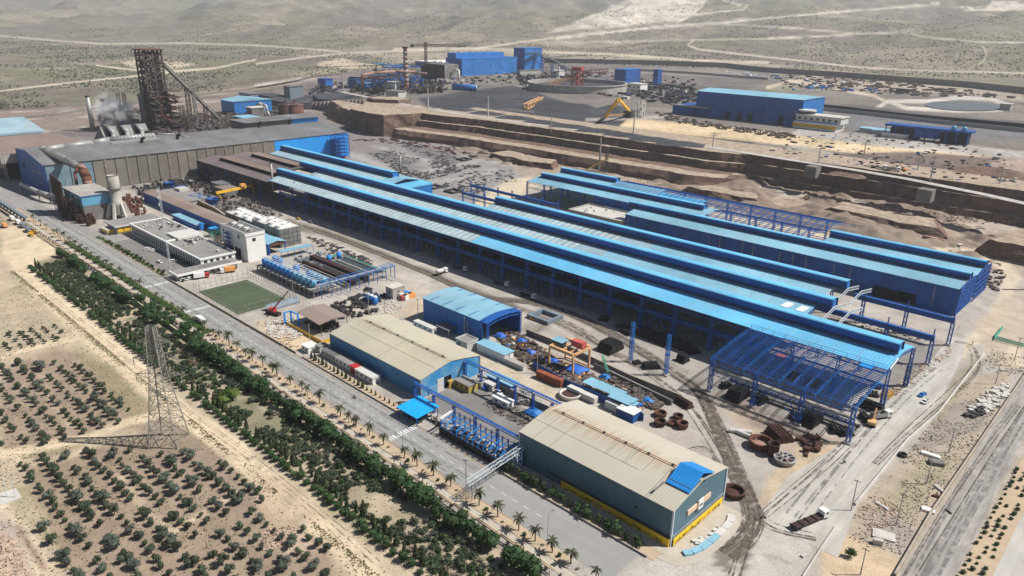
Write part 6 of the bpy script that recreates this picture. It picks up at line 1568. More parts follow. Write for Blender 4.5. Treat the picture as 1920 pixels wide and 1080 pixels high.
# containers
def container(px,py,L,rz,m,label,w=2.5,h=2.6,group=None,name='shipping_container',z=0):
 x,y=P(px,py,z);t=thing(name,label,'container',(x,y,z),group);t.rotation_euler=(0,0,rz)
 def add(mbb,nm,mm): o=bpy.data.objects.new(nm,mbb.mesh(nm,mm));COL.objects.link(o);o.parent=t
 add(bx_(-L/2,L/2,-w/2,w/2,.15,h),'body',m)
 rb=MB()
 for k in range(int(L/.6)): rb.box(-L/2+.2+k*.6,-L/2+.45+k*.6,-w/2-.05,-w/2,.3,h-.15)
 add(rb,'ribs',m);o=t.children[-1];o['kind']='stuff'
 add(bx_(L/2,L/2+.06,-w/2+.1,w/2-.1,.3,h-.1),'doors',m);return t
container(756,560,7,0,'white','white and pale blue container behind the orange one');container(762,555,8,0,'tank_blue','dark blue container topmost of the cluster near the concrete pump building')
container(767,559,7,R(90),'orange','bright orange container beside the pale gravel');container(757,562,3.5,R(90),'red_pale','small dull red container beside the orange one')
container(1031,716,13,R(2),'brick_red','long rust red goods wagon body by the blue fence',h=3.2,name='goods_wagon')
container(1078,738,6.5,0,'white_dirty','pale container, first of three silver ones along the blue fence',group='silver containers by the blue fence');container(1103,750,7.5,0,'white_dirty','pale tank container, second of three along the blue fence',group='silver containers by the blue fence')
container(1148,768,5.5,0,'white_dirty','boxy white container, nearest of three along the blue fence',h=3.2,group='silver containers by the blue fence')
for px,py,r_,lab in ((1413,838,3.6,'large rusty open ladle ring nearest the bare frame'),):
 pass
def ringpot(px,py,r_,h,label,m='rust',deep=.4,inner='rust_dark',name='ladle_ring',n=24,spokes=0,spm='galv'):
 x,y=P(px,py);t=thing(name,label,'ladle',(x,y,0))
 la_((x,y,0),[(r_*.8,0),(r_,h*.3),(r_,h),(r_*1.05,h),(r_*1.05,h+.2),(r_*.86,h+.2),(r_*.84,h*deep)],n).build('shell',m,t,True);la_((x,y,0),[(.01,h*deep),(r_*.84,h*deep)],n).build('lining',inner,t)
 if spokes:
  la_((x,y,0),[(r_*.36,h),(r_*.36,h+.5),(r_*.2,h+.5),(r_*.2,h)],16).build('hub',spm,t,True)
  for k in range(spokes): a=k*2*math.pi/spokes;br_((x+r_*.3*math.cos(a),y+r_*.3*math.sin(a),h+.25),(x+r_*math.cos(a),y+r_*math.sin(a),h+.25),.35).build('spoke',spm,t)
 return t
ringpot(1425,838,4.0,2.6,'largest rusty ladle ring standing beside the long pale pipes',inner='rust_pipe');ringpot(1470,866,3.6,1.7,'grey spoked wheel shaped ladle cover in the dirt lot','galv',spokes=8,inner='rust')
ringpot(1448,853,2.0,4.5,'tall dark rusty pot between the ladle ring and the spoked cover','rust_dark')
ringpot(1238,780,2.3,1.5,'rusty round pot at the top left of the pot group');ringpot(1271,785,1.9,1.4,'dark rusty pot at the right of the pot group','rust_dark');ringpot(1237,797,2.2,1.8,'rusty cylinder pot at the lower left of the pot group','rust_dark')
ringpot(1261,796,1.9,.9,'shallow rusty ring in the middle of the pot group');ringpot(1279,802,2.1,2.1,'nearest deep rusty pot of the pot group','rust')
ringpot(1069,744,4.3,1.6,'wide shallow rusty ladle with a white rim behind the nearest warehouse','white_dirty',deep=.7,inner='rust_dark');ringpot(990,655,4.6,1.6,'wide dark rusty ring pit in the scrap yard','rust_dark')
ringpot(1375,928,3.4,1.8,'rusty ring ladle lying against the corner of the nearest warehouse','rust_dark')
for k,(px,py,L,rz) in enumerate(((1388,812,8,R(35)),(1400,820,8,R(0)))):
 x,y=P(px,py);t=thing('concrete_pipe',('upper' if k==0 else 'lower')+' of two pale round pipes beside the big ladle ring','pipe',(x,y,0));dx,dy=math.cos(rz)*L/2,math.sin(rz)*L/2
 cy_((x-dx,y-dy,.8),(x+dx,y+dy,.8),.8,.8,14,cap=False).build('shell','white_dirty',t,True);cy_((x-dx,y-dy,.8),(x+dx,y+dy,.8),.72,.72,14).build('bore','dark_gap',t)
# coil and bar stacks
def coils(px,py,nx,ny,rows,label,r_=.62,L=1.4,rz=0,name='wire_rod_stack',m='black_steel'):
 x,y=P(px,py);t=thing(name,label,'steel coils',(x,y,0));t.rotation_euler=(0,0,rz);cmh=cy_((0,-L/2,0),(0,L/2,0),r_,r_,10);cmh.cyl((0,-L/2-.02,0),(0,-L/2,0),r_*.35,r_*.35,8) if False else None
 me=cmh.mesh('coil',m)
 for z in range(rows):
  for i in range(nx-z):
   for j in range(ny):
    o=bpy.data.objects.new('coil',me);COL.objects.link(o);o.parent=t;o.location=((i+z*.5)*r_*2.05-nx*r_+ru(-.06,.06),j*L*1.08-ny*L/2+ru(-.1,.1),r_+z*r_*1.75);o.rotation_euler=(0,0,ru(-.06,.06))
 return t
coils(1144,655,9,5,4,'neat black coil stack at the foot of the left lattice column',rz=R(90));coils(1195,680,3,2,1,'few loose black coils beside the left lattice column',rz=1.2);coils(1222,688,6,3,2,'jumbled black coils between the two lattice columns',rz=.9)
coils(1279,676,4,3,3,'small black coil pyramid right of the right lattice column',rz=1.5);coils(1135,600,4,3,2,'small dark coil group under the hall eave at the left',rz=.3);coils(1165,612,4,2,1,'two dark coils lying under the hall eave',rz=.9)
coils(1180,622,6,5,2,'dark coil stack under the eave left of the left column',rz=1.3);coils(1215,630,6,6,3,'wide dark coil stack under the eave between the columns',rz=1.4);coils(1243,640,7,5,3,'tall dark coil stack under the eave behind the right column',rz=1.4)
coils(1277,650,6,4,3,'dark coil stack in the hall shade right of the right column',rz=1.4);coils(1298,660,5,3,2,'low coil heap in the hall shade further right',rz=1.1)
coils(1382,744,8,4,4,'large black coil stack under the steel canopy frame, left bay',rz=R(88));coils(1362,725,4,2,2,'small coil group behind the left bay stack',rz=1);coils(1424,752,5,3,3,'coil stack behind the second frame column',rz=1.4)
coils(1518,790,8,4,4,'large black coil stack under the steel canopy frame, right bay',rz=R(88));coils(1492,785,3,3,2,'coils behind the braced frame column',rz=1.1);coils(1566,808,3,3,2,'coil group beside the nearest frame column, left',rz=.7);coils(1585,812,4,3,2,'coil group at the foot of the nearest frame column',rz=.9)
coils(1632,765,4,6,3,'long black coil stack by the orange excavator',rz=R(80));coils(1622,785,3,3,2,'coils heaped behind the orange excavator',rz=.8);coils(1640,740,3,3,1,'scattered coils near the end gable of the hall',rz=.4);coils(1640,725,3,2,1,'two scattered coils closest to the gable column',rz=2)
coils(1457,815,6,2,3,'stack of rusty moulds beside the big ladle ring',r_=.6,L=4,rz=1.0,m='rust_dark');coils(1272,752,4,1,3,'stack of brown steel bundles by the haul road',r_=.5,L=7,rz=R(75),m='rust_dark')
clutter('scrap_pieces','rust_dark','rusty scrap pieces on the dirt by the nearest frame column','scrap',[(1495,825),(1530,815),(1540,845),(1510,855)],30,1,3,1.8,8)
# roller table with dark ribbed line under the frame
t=thing('roller_table','long grey roller table under the steel canopy frame','machinery',(-96,256,0));bx_(-122,-70,256,258,1,2).build('bed','concrete_dark',t);rm=bx_(-.6,.6,-.8,.8,0,.8).mesh('roller','black_steel')
for k in range(34): inst('roller',rm,t,(-121+k*1.55,260,1.2))
bx_(-122,-70,258.9,261.2,.2,1.2).build('bed','black_steel',t)
# square stack and cooling-bed frame near the workshop
t=thing('grey_frame_stack','square grey steel box frame lying in the yard beyond the blue workshop','steel frame',(*P(1022,597),0));x,y=P(1022,597)
for a in range(3): bx_(x-7,x+7,y-6+a*.02,y-4.2,a*.7,a*.7+.6).build('beam','grey_blue',t);bx_(x-7,x+7,y+4.2,y+6,a*.7,a*.7+.6).build('beam','grey_blue',t);bx_(x-7,x-5.2,y-4.1,y+4.1,a*.7,a*.7+.6).build('beam','grey_blue',t);bx_(x+5.2,x+7,y-4.1,y+4.1,a*.7,a*.7+.6).build('beam','grey_blue',t)
for k,(px,py,l) in enumerate(((870,300,'a'),(815,352,'b'),(790,344,'c'),(850,360,'d'))):
 x,y=P(px,py);lab=['far dark square billet frame at the right edge of the billet yard','dark square billet frame in the middle of the near row','dark square billet frame at the left of the near row','nearest dark square billet frame beside the hall roof'][k]
 t=thing('billet_frame',lab,'steel frame',(x,y,0))
 for z in (0,.9): bx_(x-6,x+6,y-6,y-4.6,z,z+.8).build('beam','dark_steel',t);bx_(x-6,x+6,y+4.6,y+6,z,z+.8).build('beam','dark_steel',t);bx_(x-6,x-4.6,y-4.5,y+4.5,z,z+.8).build('beam','dark_steel',t);bx_(x+4.6,x+6,y-4.5,y+4.5,z,z+.8).build('beam','dark_steel',t)
for k,(poly,n,w_) in enumerate((([(690,288),(735,280),(790,300),(760,312),(720,305)],90,'left'),([(748,273),(800,274),(865,298),(830,305)],90,'far middle'),([(725,308),(760,312),(795,325),(765,335)],70,'near left'),([(800,300),(860,306),(848,318),(812,316)],60,'middle'),
  ([(840,278),(930,290),(960,303),(900,298)],60,'far right'),([(770,328),(880,308),(905,312),(800,338)],130,'long near'),([(850,325),(960,318),(970,340),(900,350)],60,'near right'),([(800,342),(870,338),(915,360),(880,368)],60,'nearest'))):
 clutter('billet_field','dark_steel',w_+' field of dark billets in the yard behind the hall','steel stock',poly,n,1.0,4.6,.8,60+k)
 clutter('billet_field','scrap',w_+' field of grey brown billets in the yard behind the hall','steel stock',poly,n,.8,3,.6,80+k)
clutter('billet_rows','rust_dark','brown rows of stock along the foot of the cliff','steel stock',[(650,262),(800,258),(960,295),(1000,312),(930,305),(760,272)],300,1,7,1.2,12)
# ================================================================== scrap yard between workshop and haul road
clutter('scrap_heap','scrap','brown jumble of scrap in front of the open blue workshop','scrap',[(925,625),(965,620),(1010,650),(1060,690),(1030,700),(985,680),(945,650)],500,.5,2.6,1.3,13)
clutter('scrap_heap','scrap','dark rusty scrap under the orange gantry crane','scrap',[(1040,680),(1080,690),(1140,720),(1180,745),(1140,750),(1060,715)],400,.5,2.8,1.4,14)
clutter('scrap_heap','scrap','rusty boxes and parts behind the pale blue roofs','scrap',[(1130,700),(1200,725),(1240,760),(1230,770),(1170,745)],200,.5,3,1.8,15)
clutter('yard_parts','scrap','machine parts laid out on the tarmac yard','scrap',[(905,758),(960,755),(1000,790),(980,800),(930,775)],130,.4,1.8,.7,16)
clutter('yard_parts','galv','grey machine housings at the back of the tarmac yard','scrap',[(960,735),(990,735),(1010,760),(975,760)],90,.6,2.6,2.6,17)
wall([P(1000,690),P(1055,722),P(1185,778),P(1206,790)],3.2,.15,'blue_clad','dark blue sheet fence behind the wagon and containers',name='blue_fence',step=3,cat='fence')
t=thing('orange_gantry_crane','orange gantry crane on tapered legs carrying a red cabin','gantry crane',(-175,224,0))
gx0,gx1,gy0,gy1=-184,-171,218,229
for y in (gy0,gy1): bx_(gx0,gx1,y-.6,y+.6,9,10.3).build('girder','crane_orange',t)
for x in (gx0,gx1): bx_(x-.4,x+.4,gy0+.6,gy1-.6,9.1,10).build('end_beam','crane_orange',t)
for x in (gx0,gx1):
 for y in (gy0,gy1): br_((x,y,0),(x,y,9),.75,.75).build('leg','crane_orange',t)
bx_(gx0,gx1,gy1-.3,gy1+.3,.6,1.2).build('sill','crane_orange',t)
bx_(-177,-171,223.6,226.6,10.3,13).build('red_cabin','red_pale',t);bx_(-186,-180,221,226,11,11.2).build('roof_sheet','roof_sky',t);bx_(-185,-181,222,225,9.6,10.9).build('trolley','dark_steel',t)
for x in (-178,-174): bx_(x,x+.3,gy0+.6,gy1-.6,9.4,10).build('cross_beam','crane_orange',t)
for k,(px0,py0,L,W,z,lab) in enumerate(((1100,712,18,6,4.2,'long pale blue sheet roof over a work bay behind the blue fence'),(1148,738,10,6.5,4.4,'shorter pale blue sheet roof beside the long one'),(1165,748,7,5,3.4,'small pale blue roof nearest the twin poles'),(1163,760,8,5.5,3.8,'white roofed cabin with a blue wall by the twin poles'))):
 x,y=P(px0,py0,z);t=thing('sheet_canopy',lab,'canopy',(x,y,0));bx_(x,x+L,y-W/2,y+W/2,z,z+.18).build('roof','roof_sky' if k<3 else 'white',t)
 if k==3: bx_(x+.4,x+L-.4,y-W/2+.4,y+W/2-.4,0,z).build('walls','blue_clad',t)
 else:
  for dx in (.3,L-.3):
   for dy in (-W/2+.2,W/2-.2): bx_(x+dx-.1,x+dx+.1,y+dy-.1,y+dy+.1,0,z).build('post','blue_steel',t)
for k,(px,py,s,lab) in enumerate(((938,632,5,'blue tarpaulin over a heap by the blue workshop opening'),(978,642,4.5,'bright blue tarpaulin beside the ring pit'),(994,662,4.6,'bright blue tarpaulin right of the ring pit'),(1038,680,5,'dark blue tarpaulin in the middle of the scrap yard'),(1080,695,9,'big blue tarpaulin beneath the orange gantry crane'),(1135,710,4.5,'purplish blue tarpaulin by the green pipe crane'),(1000,776,6,'blue machine frame at the back corner of the tarmac yard'),(908,727,4.5,'blue machine near the crane runway foot'),(1215,755,4.5,'small blue machine right of the twin poles'))):
 x,y=P(px,py);mb=MB();n=5
 vs=[(x+(i/(n-1)-.5)*s,y+(j/(n-1)-.5)*s*.8,.3+1.5*(.4 if i in (0,n-1) or j in (0,n-1) else 1)+ru(-.25,.3)) for i in range(n) for j in range(n)]
 vs+=[(x+(i/(n-1)-.5)*s,y+(j/(n-1)-.5)*s*.8,.0) for i in range(n) for j in range(n)];N=n*n
 fs=[(i*n+j,(i+1)*n+j,(i+1)*n+j+1,i*n+j+1) for i in range(n-1) for j in range(n-1)]
 per=[(0,j) for j in range(n-1)]+[(i,n-1) for i in range(n-1)]+[(n-1,j) for j in range(n-1,0,-1)]+[(i,0) for i in range(n-1,0,-1)]
 for q in range(len(per)): a,b=per[q],per[(q+1) % len(per)];ia,ib=a[0]*n+a[1],b[0]*n+b[1];fs.append((ia,ib,N+ib,N+ia))
 mb.add(vs,fs);solo(mb,'tarpaulin' if k not in (6,7,8) else 'blue_machine','tarp' if k<5 else 'blue_mid',lab,'tarpaulin' if k not in (6,7,8) else 'machine')
x,y=P(1140,705);t=thing('pipe_crane','slim green crane jib lying over grey pipes in the scrap yard','crane',(x,y,0));lt_((x,y,1.5),(*P(1128,690),6),.7,6,.14,.1).build('jib','green_paint',t);MB().cbox(x,y,0,3,2,1.6).build('base','dark_steel',t)
mb=MB()
for k in range(90):
 f=k/90;px,py=1115+f*145,690+f*70;x,y=P(px,py);mb.cbox(x,y,0,.5,1,2.2,0)
solo(mb,'buttress_row','concrete_dark','row of dark buttresses along the wall behind the scrap yard','wall')['kind']='stuff'
# ================================================================== right hand side
clutter('stone_rubble','rubble','field stones and broken concrete beside the cracked outer road','rubble',[(1590,1010),(1660,960),(1760,850),(1800,830),(1750,920),(1690,1040),(1640,1030)],520,.15,.6,.5,20)
clutter('stone_rubble','rubble_brick','brick rubble strip right of the pale barrier','rubble',[(1605,960),(1660,930),(1700,960),(1640,1010)],220,.3,.9,.4,21)
for k,(px,py,L,W,H_,rz,m,lab) in enumerate(((1745,855,6,1.8,.8,.1,'white','white capsule shaped slab lying by the tyre'),(1657,1005,6,4,.5,.3,'concrete_light','flat grey concrete slab by the traffic island'),(1645,1020,2.5,1.4,1.6,.4,'concrete_light','small pale concrete block beside the flat slab'),(1755,870,4.5,3,1.2,.5,'concrete_dark','dark open skip near the pole'),(1762,918,4.5,1.1,.5,-.6,'concrete_light','narrow concrete beam by the parapet wall'),(1654,950,4.2,1,.5,-.3,'concrete_light','short concrete beam lying in dry grass'),(1740,958,3.6,2.2,.7,.2,'white','white slotted block beside the parapet wall'),(1507,1043,1.8,1,.5,1.3,'concrete_light','single kerb stone lying on the road'),(1756,932,2.4,1,.6,.2,'rust','small rusty tank by the parapet wall'),(1778,960,2.6,.5,.4,2.6,'dark_steel','short dark beam lying on the cracked road'))):
 x,y=P(px,py);mb=MB();mb.cbox(x,y,0,L,W,H_,rz).cbox(x,y,H_,L*.8,W*.7,.08,rz);solo(mb,'concrete_block',m,lab,'concrete block')
mb=MB();x,y=P(1692,855);mb.lathe((x,y,.1),[(1.0,.0),(1.5,.15),(1.6,.5),(1.5,.85),(1.0,.95),(.95,.5),(1.0,0)],20);solo(mb,'old_tyre','tyre','big black tyre lying beside the pale barrier','tyre',smooth=True)
clutter('barrier_pieces','concrete_light','heap of white concrete barriers beyond the access road','concrete',[(1815,770),(1850,735),(1890,715),(1895,740),(1850,775)],120,.8,3,1.1,22)
clutter('barrier_pieces','dark_steel','dark junk beside the white concrete barriers','scrap',[(1810,780),(1840,760),(1850,775),(1825,785)],40,.8,2.4,1.4,23)
mb=MB()
for d in (0,.8,1.6): a=P(1865,630+d*3,1);b=P(1920,645+d*3,1);mb.cyl((*a,1),(*b,1),.25,.25,8);c=P(1880,612+d*2,1);mb.cyl((*a,1),(*c,1),.25,.25,8)
solo(mb,'green_pipes','green_paint','bent green pipes on low supports at the right edge','pipe')
t=thing('trestle_stack','stack of bright yellow steel frames beside the concrete road','steel frame',(*P(1660,740),0));x,y=P(1663,742)
for k in range(6):
 mb=MB();yy=y+(k-3)*1.0;mb.bar((x-1.6,yy,0),(x-1.6,yy,2),.22).bar((x+1.6,yy,0),(x+1.6,yy,2),.22).bar((x-1.6,yy,2),(x+1.6,yy,2),.22).bar((x-1.6,yy,1),(x+1.6,yy,1),.16);mb.build('frame','yellow',t)
# pale blue blocks edging the corner of the nearest warehouse
t=thing('jersey_barriers','curving row of pale blue and white concrete slabs around the warehouse corner','barrier',(-76,160,0))
pp=[P(1281,1040),P(1297,1037),P(1313,1030),P(1330,1018),P(1345,1005),P(1358,993),P(1368,981),P(1372,968)]
for k in range(len(pp)-1):
 a,b=Vector(pp[k]),Vector(pp[k+1]);c=(a+b)/2;MB().cbox(c.x,c.y,0,(b-a).length-.15,2.0,.7,math.atan2(b.y-a.y,b.x-a.x)).build('slab','roof_sky' if k<4 else 'white_dirty',t)
structure(MB().prism([(-84,149),(-78,150),(-74.5,156),(-73,170),(-75,184),(-83,184),(-83,156)],-.05,.08),'forecourt','paving')
clutter('white_debris','white_dirty','white broken slabs on the forecourt under the banner','rubble',[(1300,1018),(1350,985),(1358,990),(1320,1025)],26,.5,2.2,.9,24)
clutter('yard_debris','galv','grey machine parts and debris heaped behind the far blue halls','scrap',[(1600,445),(1640,440),(1660,455),(1655,475),(1610,465)],70,1,5,2.4,51)
clutter('yard_debris','scrap','scattered debris along the track at the right end of the far halls','scrap',[(1845,500),(1890,510),(1870,545),(1840,540)],60,.6,3,1.4,52)
clutter('pit_edge_debris','scrap','debris along the dirt strip between the two halls','scrap',[(1560,590),(1700,620),(1740,640),(1700,640),(1580,605)],60,.5,2,.8,53)
clutter('footing_dirt','rubble_brick','dirt and rubble around the column footings beside the access road','rubble',[(1660,735),(1720,690),(1780,650),(1790,660),(1730,705),(1680,745)],160,.3,1.4,.6,54)
clutter('bank_debris','bench_soil','boulders and clods along the foot of the cut bank','rubble',[(1040,335),(1440,380),(1700,420),(1900,470),(1880,500),(1640,440),(1250,385)],900,.6,2.6,.9,55)
container(1750,452,14,R(-8),'rust_pipe','long brown container by the track behind the far halls',name='shipping_container')
x,y=P(1805,553);t=thing('grey_column','thick leaning grey pipe standing beside the gable of the far hall','pipe',(x,y,0));x,y=P(1865,548);cy_((x,y,0),(x+.5,y,16),.9,.9,12).build('shaft','galv_dark',t,True);t.location=(x,y,0);t.children[0].location=(0,0,0)
clutter('hot_plant','dark_steel','dark plant and skips packed along the foot of the melt shop wall','machinery',[(245,352),(330,338),(395,330),(400,352),(345,348),(300,372),(270,372)],150,.8,4,3,91)
clutter('hot_plant','rust','rusty ducts and frames crowded between the filter house and the long shed','machinery',[(225,372),(262,368),(275,400),(262,415),(238,395)],90,.6,3,4,92)
clutter('hot_plant','galv_dark','grey crates and housings on the yard beyond the yellow gantry','machinery',[(395,385),(470,372),(530,405),(500,425),(440,410)],130,.8,4,2,93)
clutter('duct_tangle','rust_dark','rusty pipework standing between the rust screen and the road','machinery',[(112,395),(150,405),(180,420),(165,425),(118,408)],80,.5,3,7,94)
for k,(m_,n_,lab_) in enumerate((('rust',110,'rust red'),('white_dirty',60,'dirty white'),('tarp',26,'blue'),('galv',80,'grey metal'),('yellow',14,'yellow'),('orange',22,'orange'))):
 clutter('yard_scrap',m_,lab_+' bits among the jumbled scrap of the middle yard','scrap',[(925,625),(1000,640),(1060,685),(1140,718),(1235,765),(1200,772),(1120,735),(1040,700),(985,682)],n_,.4,2.2,1.3,100+k)
for k,(m_,n_,lab_) in enumerate((('dark_steel',240,'dark'),('white_dirty',50,'pale'),('blue_clad',36,'blue'),('rust_dark',120,'brown'),('concrete',70,'concrete'))):
 clutter('plateau_plant',m_,lab_+' plant units scattered over the far centre of the plateau','machinery',[(560,165),(660,150),(900,130),(1100,128),(1300,150),(1320,190),(1180,190),(960,160),(720,180)],n_,2,11,4,120+k)
 clutter('right_plateau_plant',m_,lab_+' stock scattered over the right of the plateau','machinery',[(1500,255),(1660,250),(1900,290),(1910,350),(1700,330),(1440,285)],n_//2,.8,5,1.6,140+k)
clutter('bank_stones','bank_soil','stones and clods over the dirt slopes behind the far halls','rubble',[(1060,318),(1300,345),(1500,355),(1700,395),(1910,420),(1915,480),(1650,440),(1350,395),(1080,335)],2200,.3,1.7,.8,160)
# ================================================================== reduction tower
ZT=0
def dri():
 t=thing('reduction_tower','tall rust brown open steel reduction tower with many platforms','tower',(-975,380,0));x0,x1,y0,y1=-990,-967,362,384;H_=97
 for x in (x0,(x0+x1)/2,x1):
  for y in (y0,(y0+y1)/2,y1): bx_(x-.9,x+.9,y-.9,y+.9,0,H_ if not (x==x1 and 0) else H_).build('column','dri_steel',t)
 z=6;lv=0
 while z<H_:
  ex=0 if z>52 else 12
  mb=MB();mb.box(x0-1,x1+1+ex,y0-1,y0+3,z,z+.7).box(x0-1,x1+1+ex,y1-3,y1+1+ex,z,z+.7).box(x0-1,x0+3,y0+3,y1-3,z,z+.7).box(x1-3,x1+1,y0+3,y1-3,z,z+.7).box(x0+8,x1-8,y0+8,y1-8,z,z+.7)
  mb.build('platform','dri_steel',t)
  mb=MB()
  for y in (y0,y1): mb.bar((x0,y,z),((x0+x1)/2,y,z+6.5),.6).bar((x1,y,z),((x0+x1)/2,y,z+6.5),.6)
  for x in (x1,x0): mb.bar((x,y0,z),(x,(y0+y1)/2,z+6.5),.6).bar((x,y1,z),(x,(y0+y1)/2,z+6.5),.6)
  mb.build('brace','dri_steel',t)
  mb=MB()
  for q in ((x1+1+ex,y0-1,x1+1+ex,y1+1),(x0-1,y0-1,x1+1+ex,y0-1)):
   mb.bar((q[0],q[1],z+1.7),(q[2],q[3],z+1.7),.25)
  mb.build('handrail','dri_steel',t);z+=7;lv+=1
 cy_((-980,374,8),(-980,380,46),8.5,8.5,16).cyl((-980,380,46),(-980,380,60),8.5,3,16).cyl((-980,380,60),(-980,380,92),3,3,12).build('furnace','dark_steel',t,True)
 bx_(x0+2,x0+9,y0-4,y0-1.2,0,46).build('lift_shaft','dri_panel',t);bx_(x0-8,x0+2,y0-2,y0+12,0,44).build('dark_bunker','black_steel',t);bx_(x0-3,x1+3,y0-3,y1+3,H_,H_+1.2).build('roof','rust',t)
 mb=MB();rr=random.Random(5)
 for k in range(320):
  z=rr.uniform(0,92);e=14 if z<40 else 0;mb.cbox(rr.uniform(x0,x1+e),rr.uniform(y0,y1+e*.7),z,rr.uniform(1,6),rr.uniform(1,5),rr.uniform(.6,3.5),0)
 mb.build('plant_equipment','dri_steel',t,kind='stuff')
 mb=MB();
 for k in range(36):
  z=rr.uniform(2,40);x=rr.uniform(x0,x1+16);mb.cyl((x,rr.uniform(y0,y1+10),z),(x+rr.uniform(-8,8),rr.uniform(y0,y1+10),z+rr.uniform(0,12)),.7,.7,6)
 mb.build('pipes','rust',t,kind='stuff')
 for (dx,dy) in ((0,0),(12,0),(24,0)):
  lt_((x1+4+dx*.8,y1+14,0),(x1+4+dx*.8,y1+14,30-dx*.4),5,7,.7,.4).build('annex_frame','dri_steel',t)
dri()
t=thing('skip_conveyor','long inclined conveyor bridge climbing to the reduction tower','conveyor',(-950,440,0))
a=Vector((-967,385,80));b=Vector((*P(412,228),3));br_(a,b,4.5,3).build('gallery','dri_panel',t);br_(a+Vector((0,0,1.8)),b+Vector((0,0,1.8)),5,.5).build('roof','galv_dark',t)
for f in (.38,.72):
 c=a.lerp(b,f);lt_((c.x,c.y,0),(c.x,c.y,c.z-1.5),4,8,.7,.4).build('trestle','dri_steel',t);lt_((c.x+5,c.y+6,0),(c.x+5,c.y+6,c.z-3),3,8,.6,.35).build('trestle','galv_dark',t) if f<.5 else None
for k in range(14): c=a.lerp(b,(k+.5)/14);bx_(c.x-2.6,c.x+2.6,c.y-.3,c.y+.3,c.z-1.9,c.z-1.6).build('rib','dark_steel',t)
def gbox(px,py,sx,sy,h,wm_,rm_,label,name='plant_building',cat='building',ridge=0,px_r=None,zoff=0,wins=0,over=1):
 """far building: px,py = near base corner (max x, min y)"""
 x,y,z=G(px,py);t=thing(name,label,cat,(x,y,z));x0,y1=x-sx,y+sy
 n=max(1,round(sx/12))
 for k in range(n): bx_(x0+k*sx/n+.05,x0+(k+1)*sx/n-.05,y,y+.5,z-2,z+h).build('wall_panel',wm_,t)
 m_=max(1,round(sy/12))
 for k in range(m_): bx_(x-.5,x,y+.52+k*(sy-.5)/m_,y+.45+(k+1)*(sy-.5)/m_,z-2,z+h+ (0 if not ridge else 0)).build('end_panel',wm_ if wm_ not in ('blue_clad',) else 'blue_mid',t)
 bx_(x0,x-.55,y+.55,y1,z-2,z+h-.3).build('core','dark_steel',t)
 if ridge:
  yc=y+sy/2;MB().add([(x0-over,y-over,z+h),(x+over,y-over,z+h),(x+over,yc,z+h+ridge),(x0-over,yc,z+h+ridge),(x+over,y1+over,z+h),(x0-over,y1+over,z+h)],[(0,1,2,3),(3,2,4,5),(1,4,2),(0,3,5)]).build('roof',rm_,t)
 else: bx_(x0-over,x+over,y-over,y1+over,z+h,z+h+.8).build('roof',rm_,t)
 for k in range(wins): bx_(x0+(k+.3)*sx/wins,x0+(k+.65)*sx/wins,y-.15,y-.01,z+h*.45,z+h*.75).build('window','window',t)
 return t
gbox(441,216,42,60,19,'blue_mid','roof_sky','blue gabled plant building right of the reduction tower',ridge=4);gbox(460,240,30,22,12,'dri_panel','roof_sky','grey transfer building with a pale roof at the conveyor foot')
gbox(474,225,16,18,16,'dri_panel','white_dirty','small grey house with a white roof behind the conveyor foot',wins=1);gbox(470,188,40,20,10,'grey_blue','roof_grey','dusty bluish shed far behind the blue gabled building')
gbox(545,190,20,26,24,'grey_blue','roof_grey','bluish bin house above the brown silos');gbox(611,167,26,16,17,'blue_clad','blue_clad','small dark blue conveyor head house on a trestle')
gbox(612,172,16,10,9,'dark_steel','dark_steel','dark block under the small conveyor head house');gbox(669,164,26,14,14,'blue_clad','blue_mid','dark blue block at the left end of the pipe plant');gbox(688,170,22,14,12,'blue_mid','roof_sky','small bright blue building in front of the pipe plant')
for k,(px,py,l) in enumerate(((538,222,'left'),(556,222,'right'))):
 x,y,z=G(px,py);t=thing('brown_silo',l+' one of the two squat rust brown silos','silo',(x,y,z));la_((x,y,z),[(11,-2),(11,20),(.1,22.5)],20).build('shell','rust_dark' if k==0 else 'rust',t,True);la_((x,y,z),[(11.3,19),(11.6,20.2),(11,20.4)],20).build('rim','dri_panel',t);bx_(x-1.5,x+1.5,y-1.5,y+1.5,z+21,z+27).build('head','dri_steel',t)
x,y,z=G(490,218);t=thing('grey_cyclone','grey cyclone vessel with a white downcomer pipe near the silos','vessel',(x,y,z));cy_((x,y,z),(x,y,z+17),6.5,6.5,16).build('shell','galv_dark',t,True);MB().tube([(x+4,y+2,z+18),(x+10,y+4,z+16),(x+12,y+4,z+8),(x+16,y+5,z+2)],1.3,8).build('downcomer','white_dirty',t,True);cy_((x,y,z+17),(x,y,z+20),6,1.5,16).build('cap','galv',t,True)
# terraced dark cuttings by the silos
for px,py,w_,h in ((545,205,100,9),(505,190,60,8)):
 x,y,z=G(px,py);structure(crag([(x-w_,y),(x,y),(x+10,y+30),(x-w_,y+40)],z-1,z+h,.1,1.5,rings=3,step=8),'earth_mound',['slag','slag'])
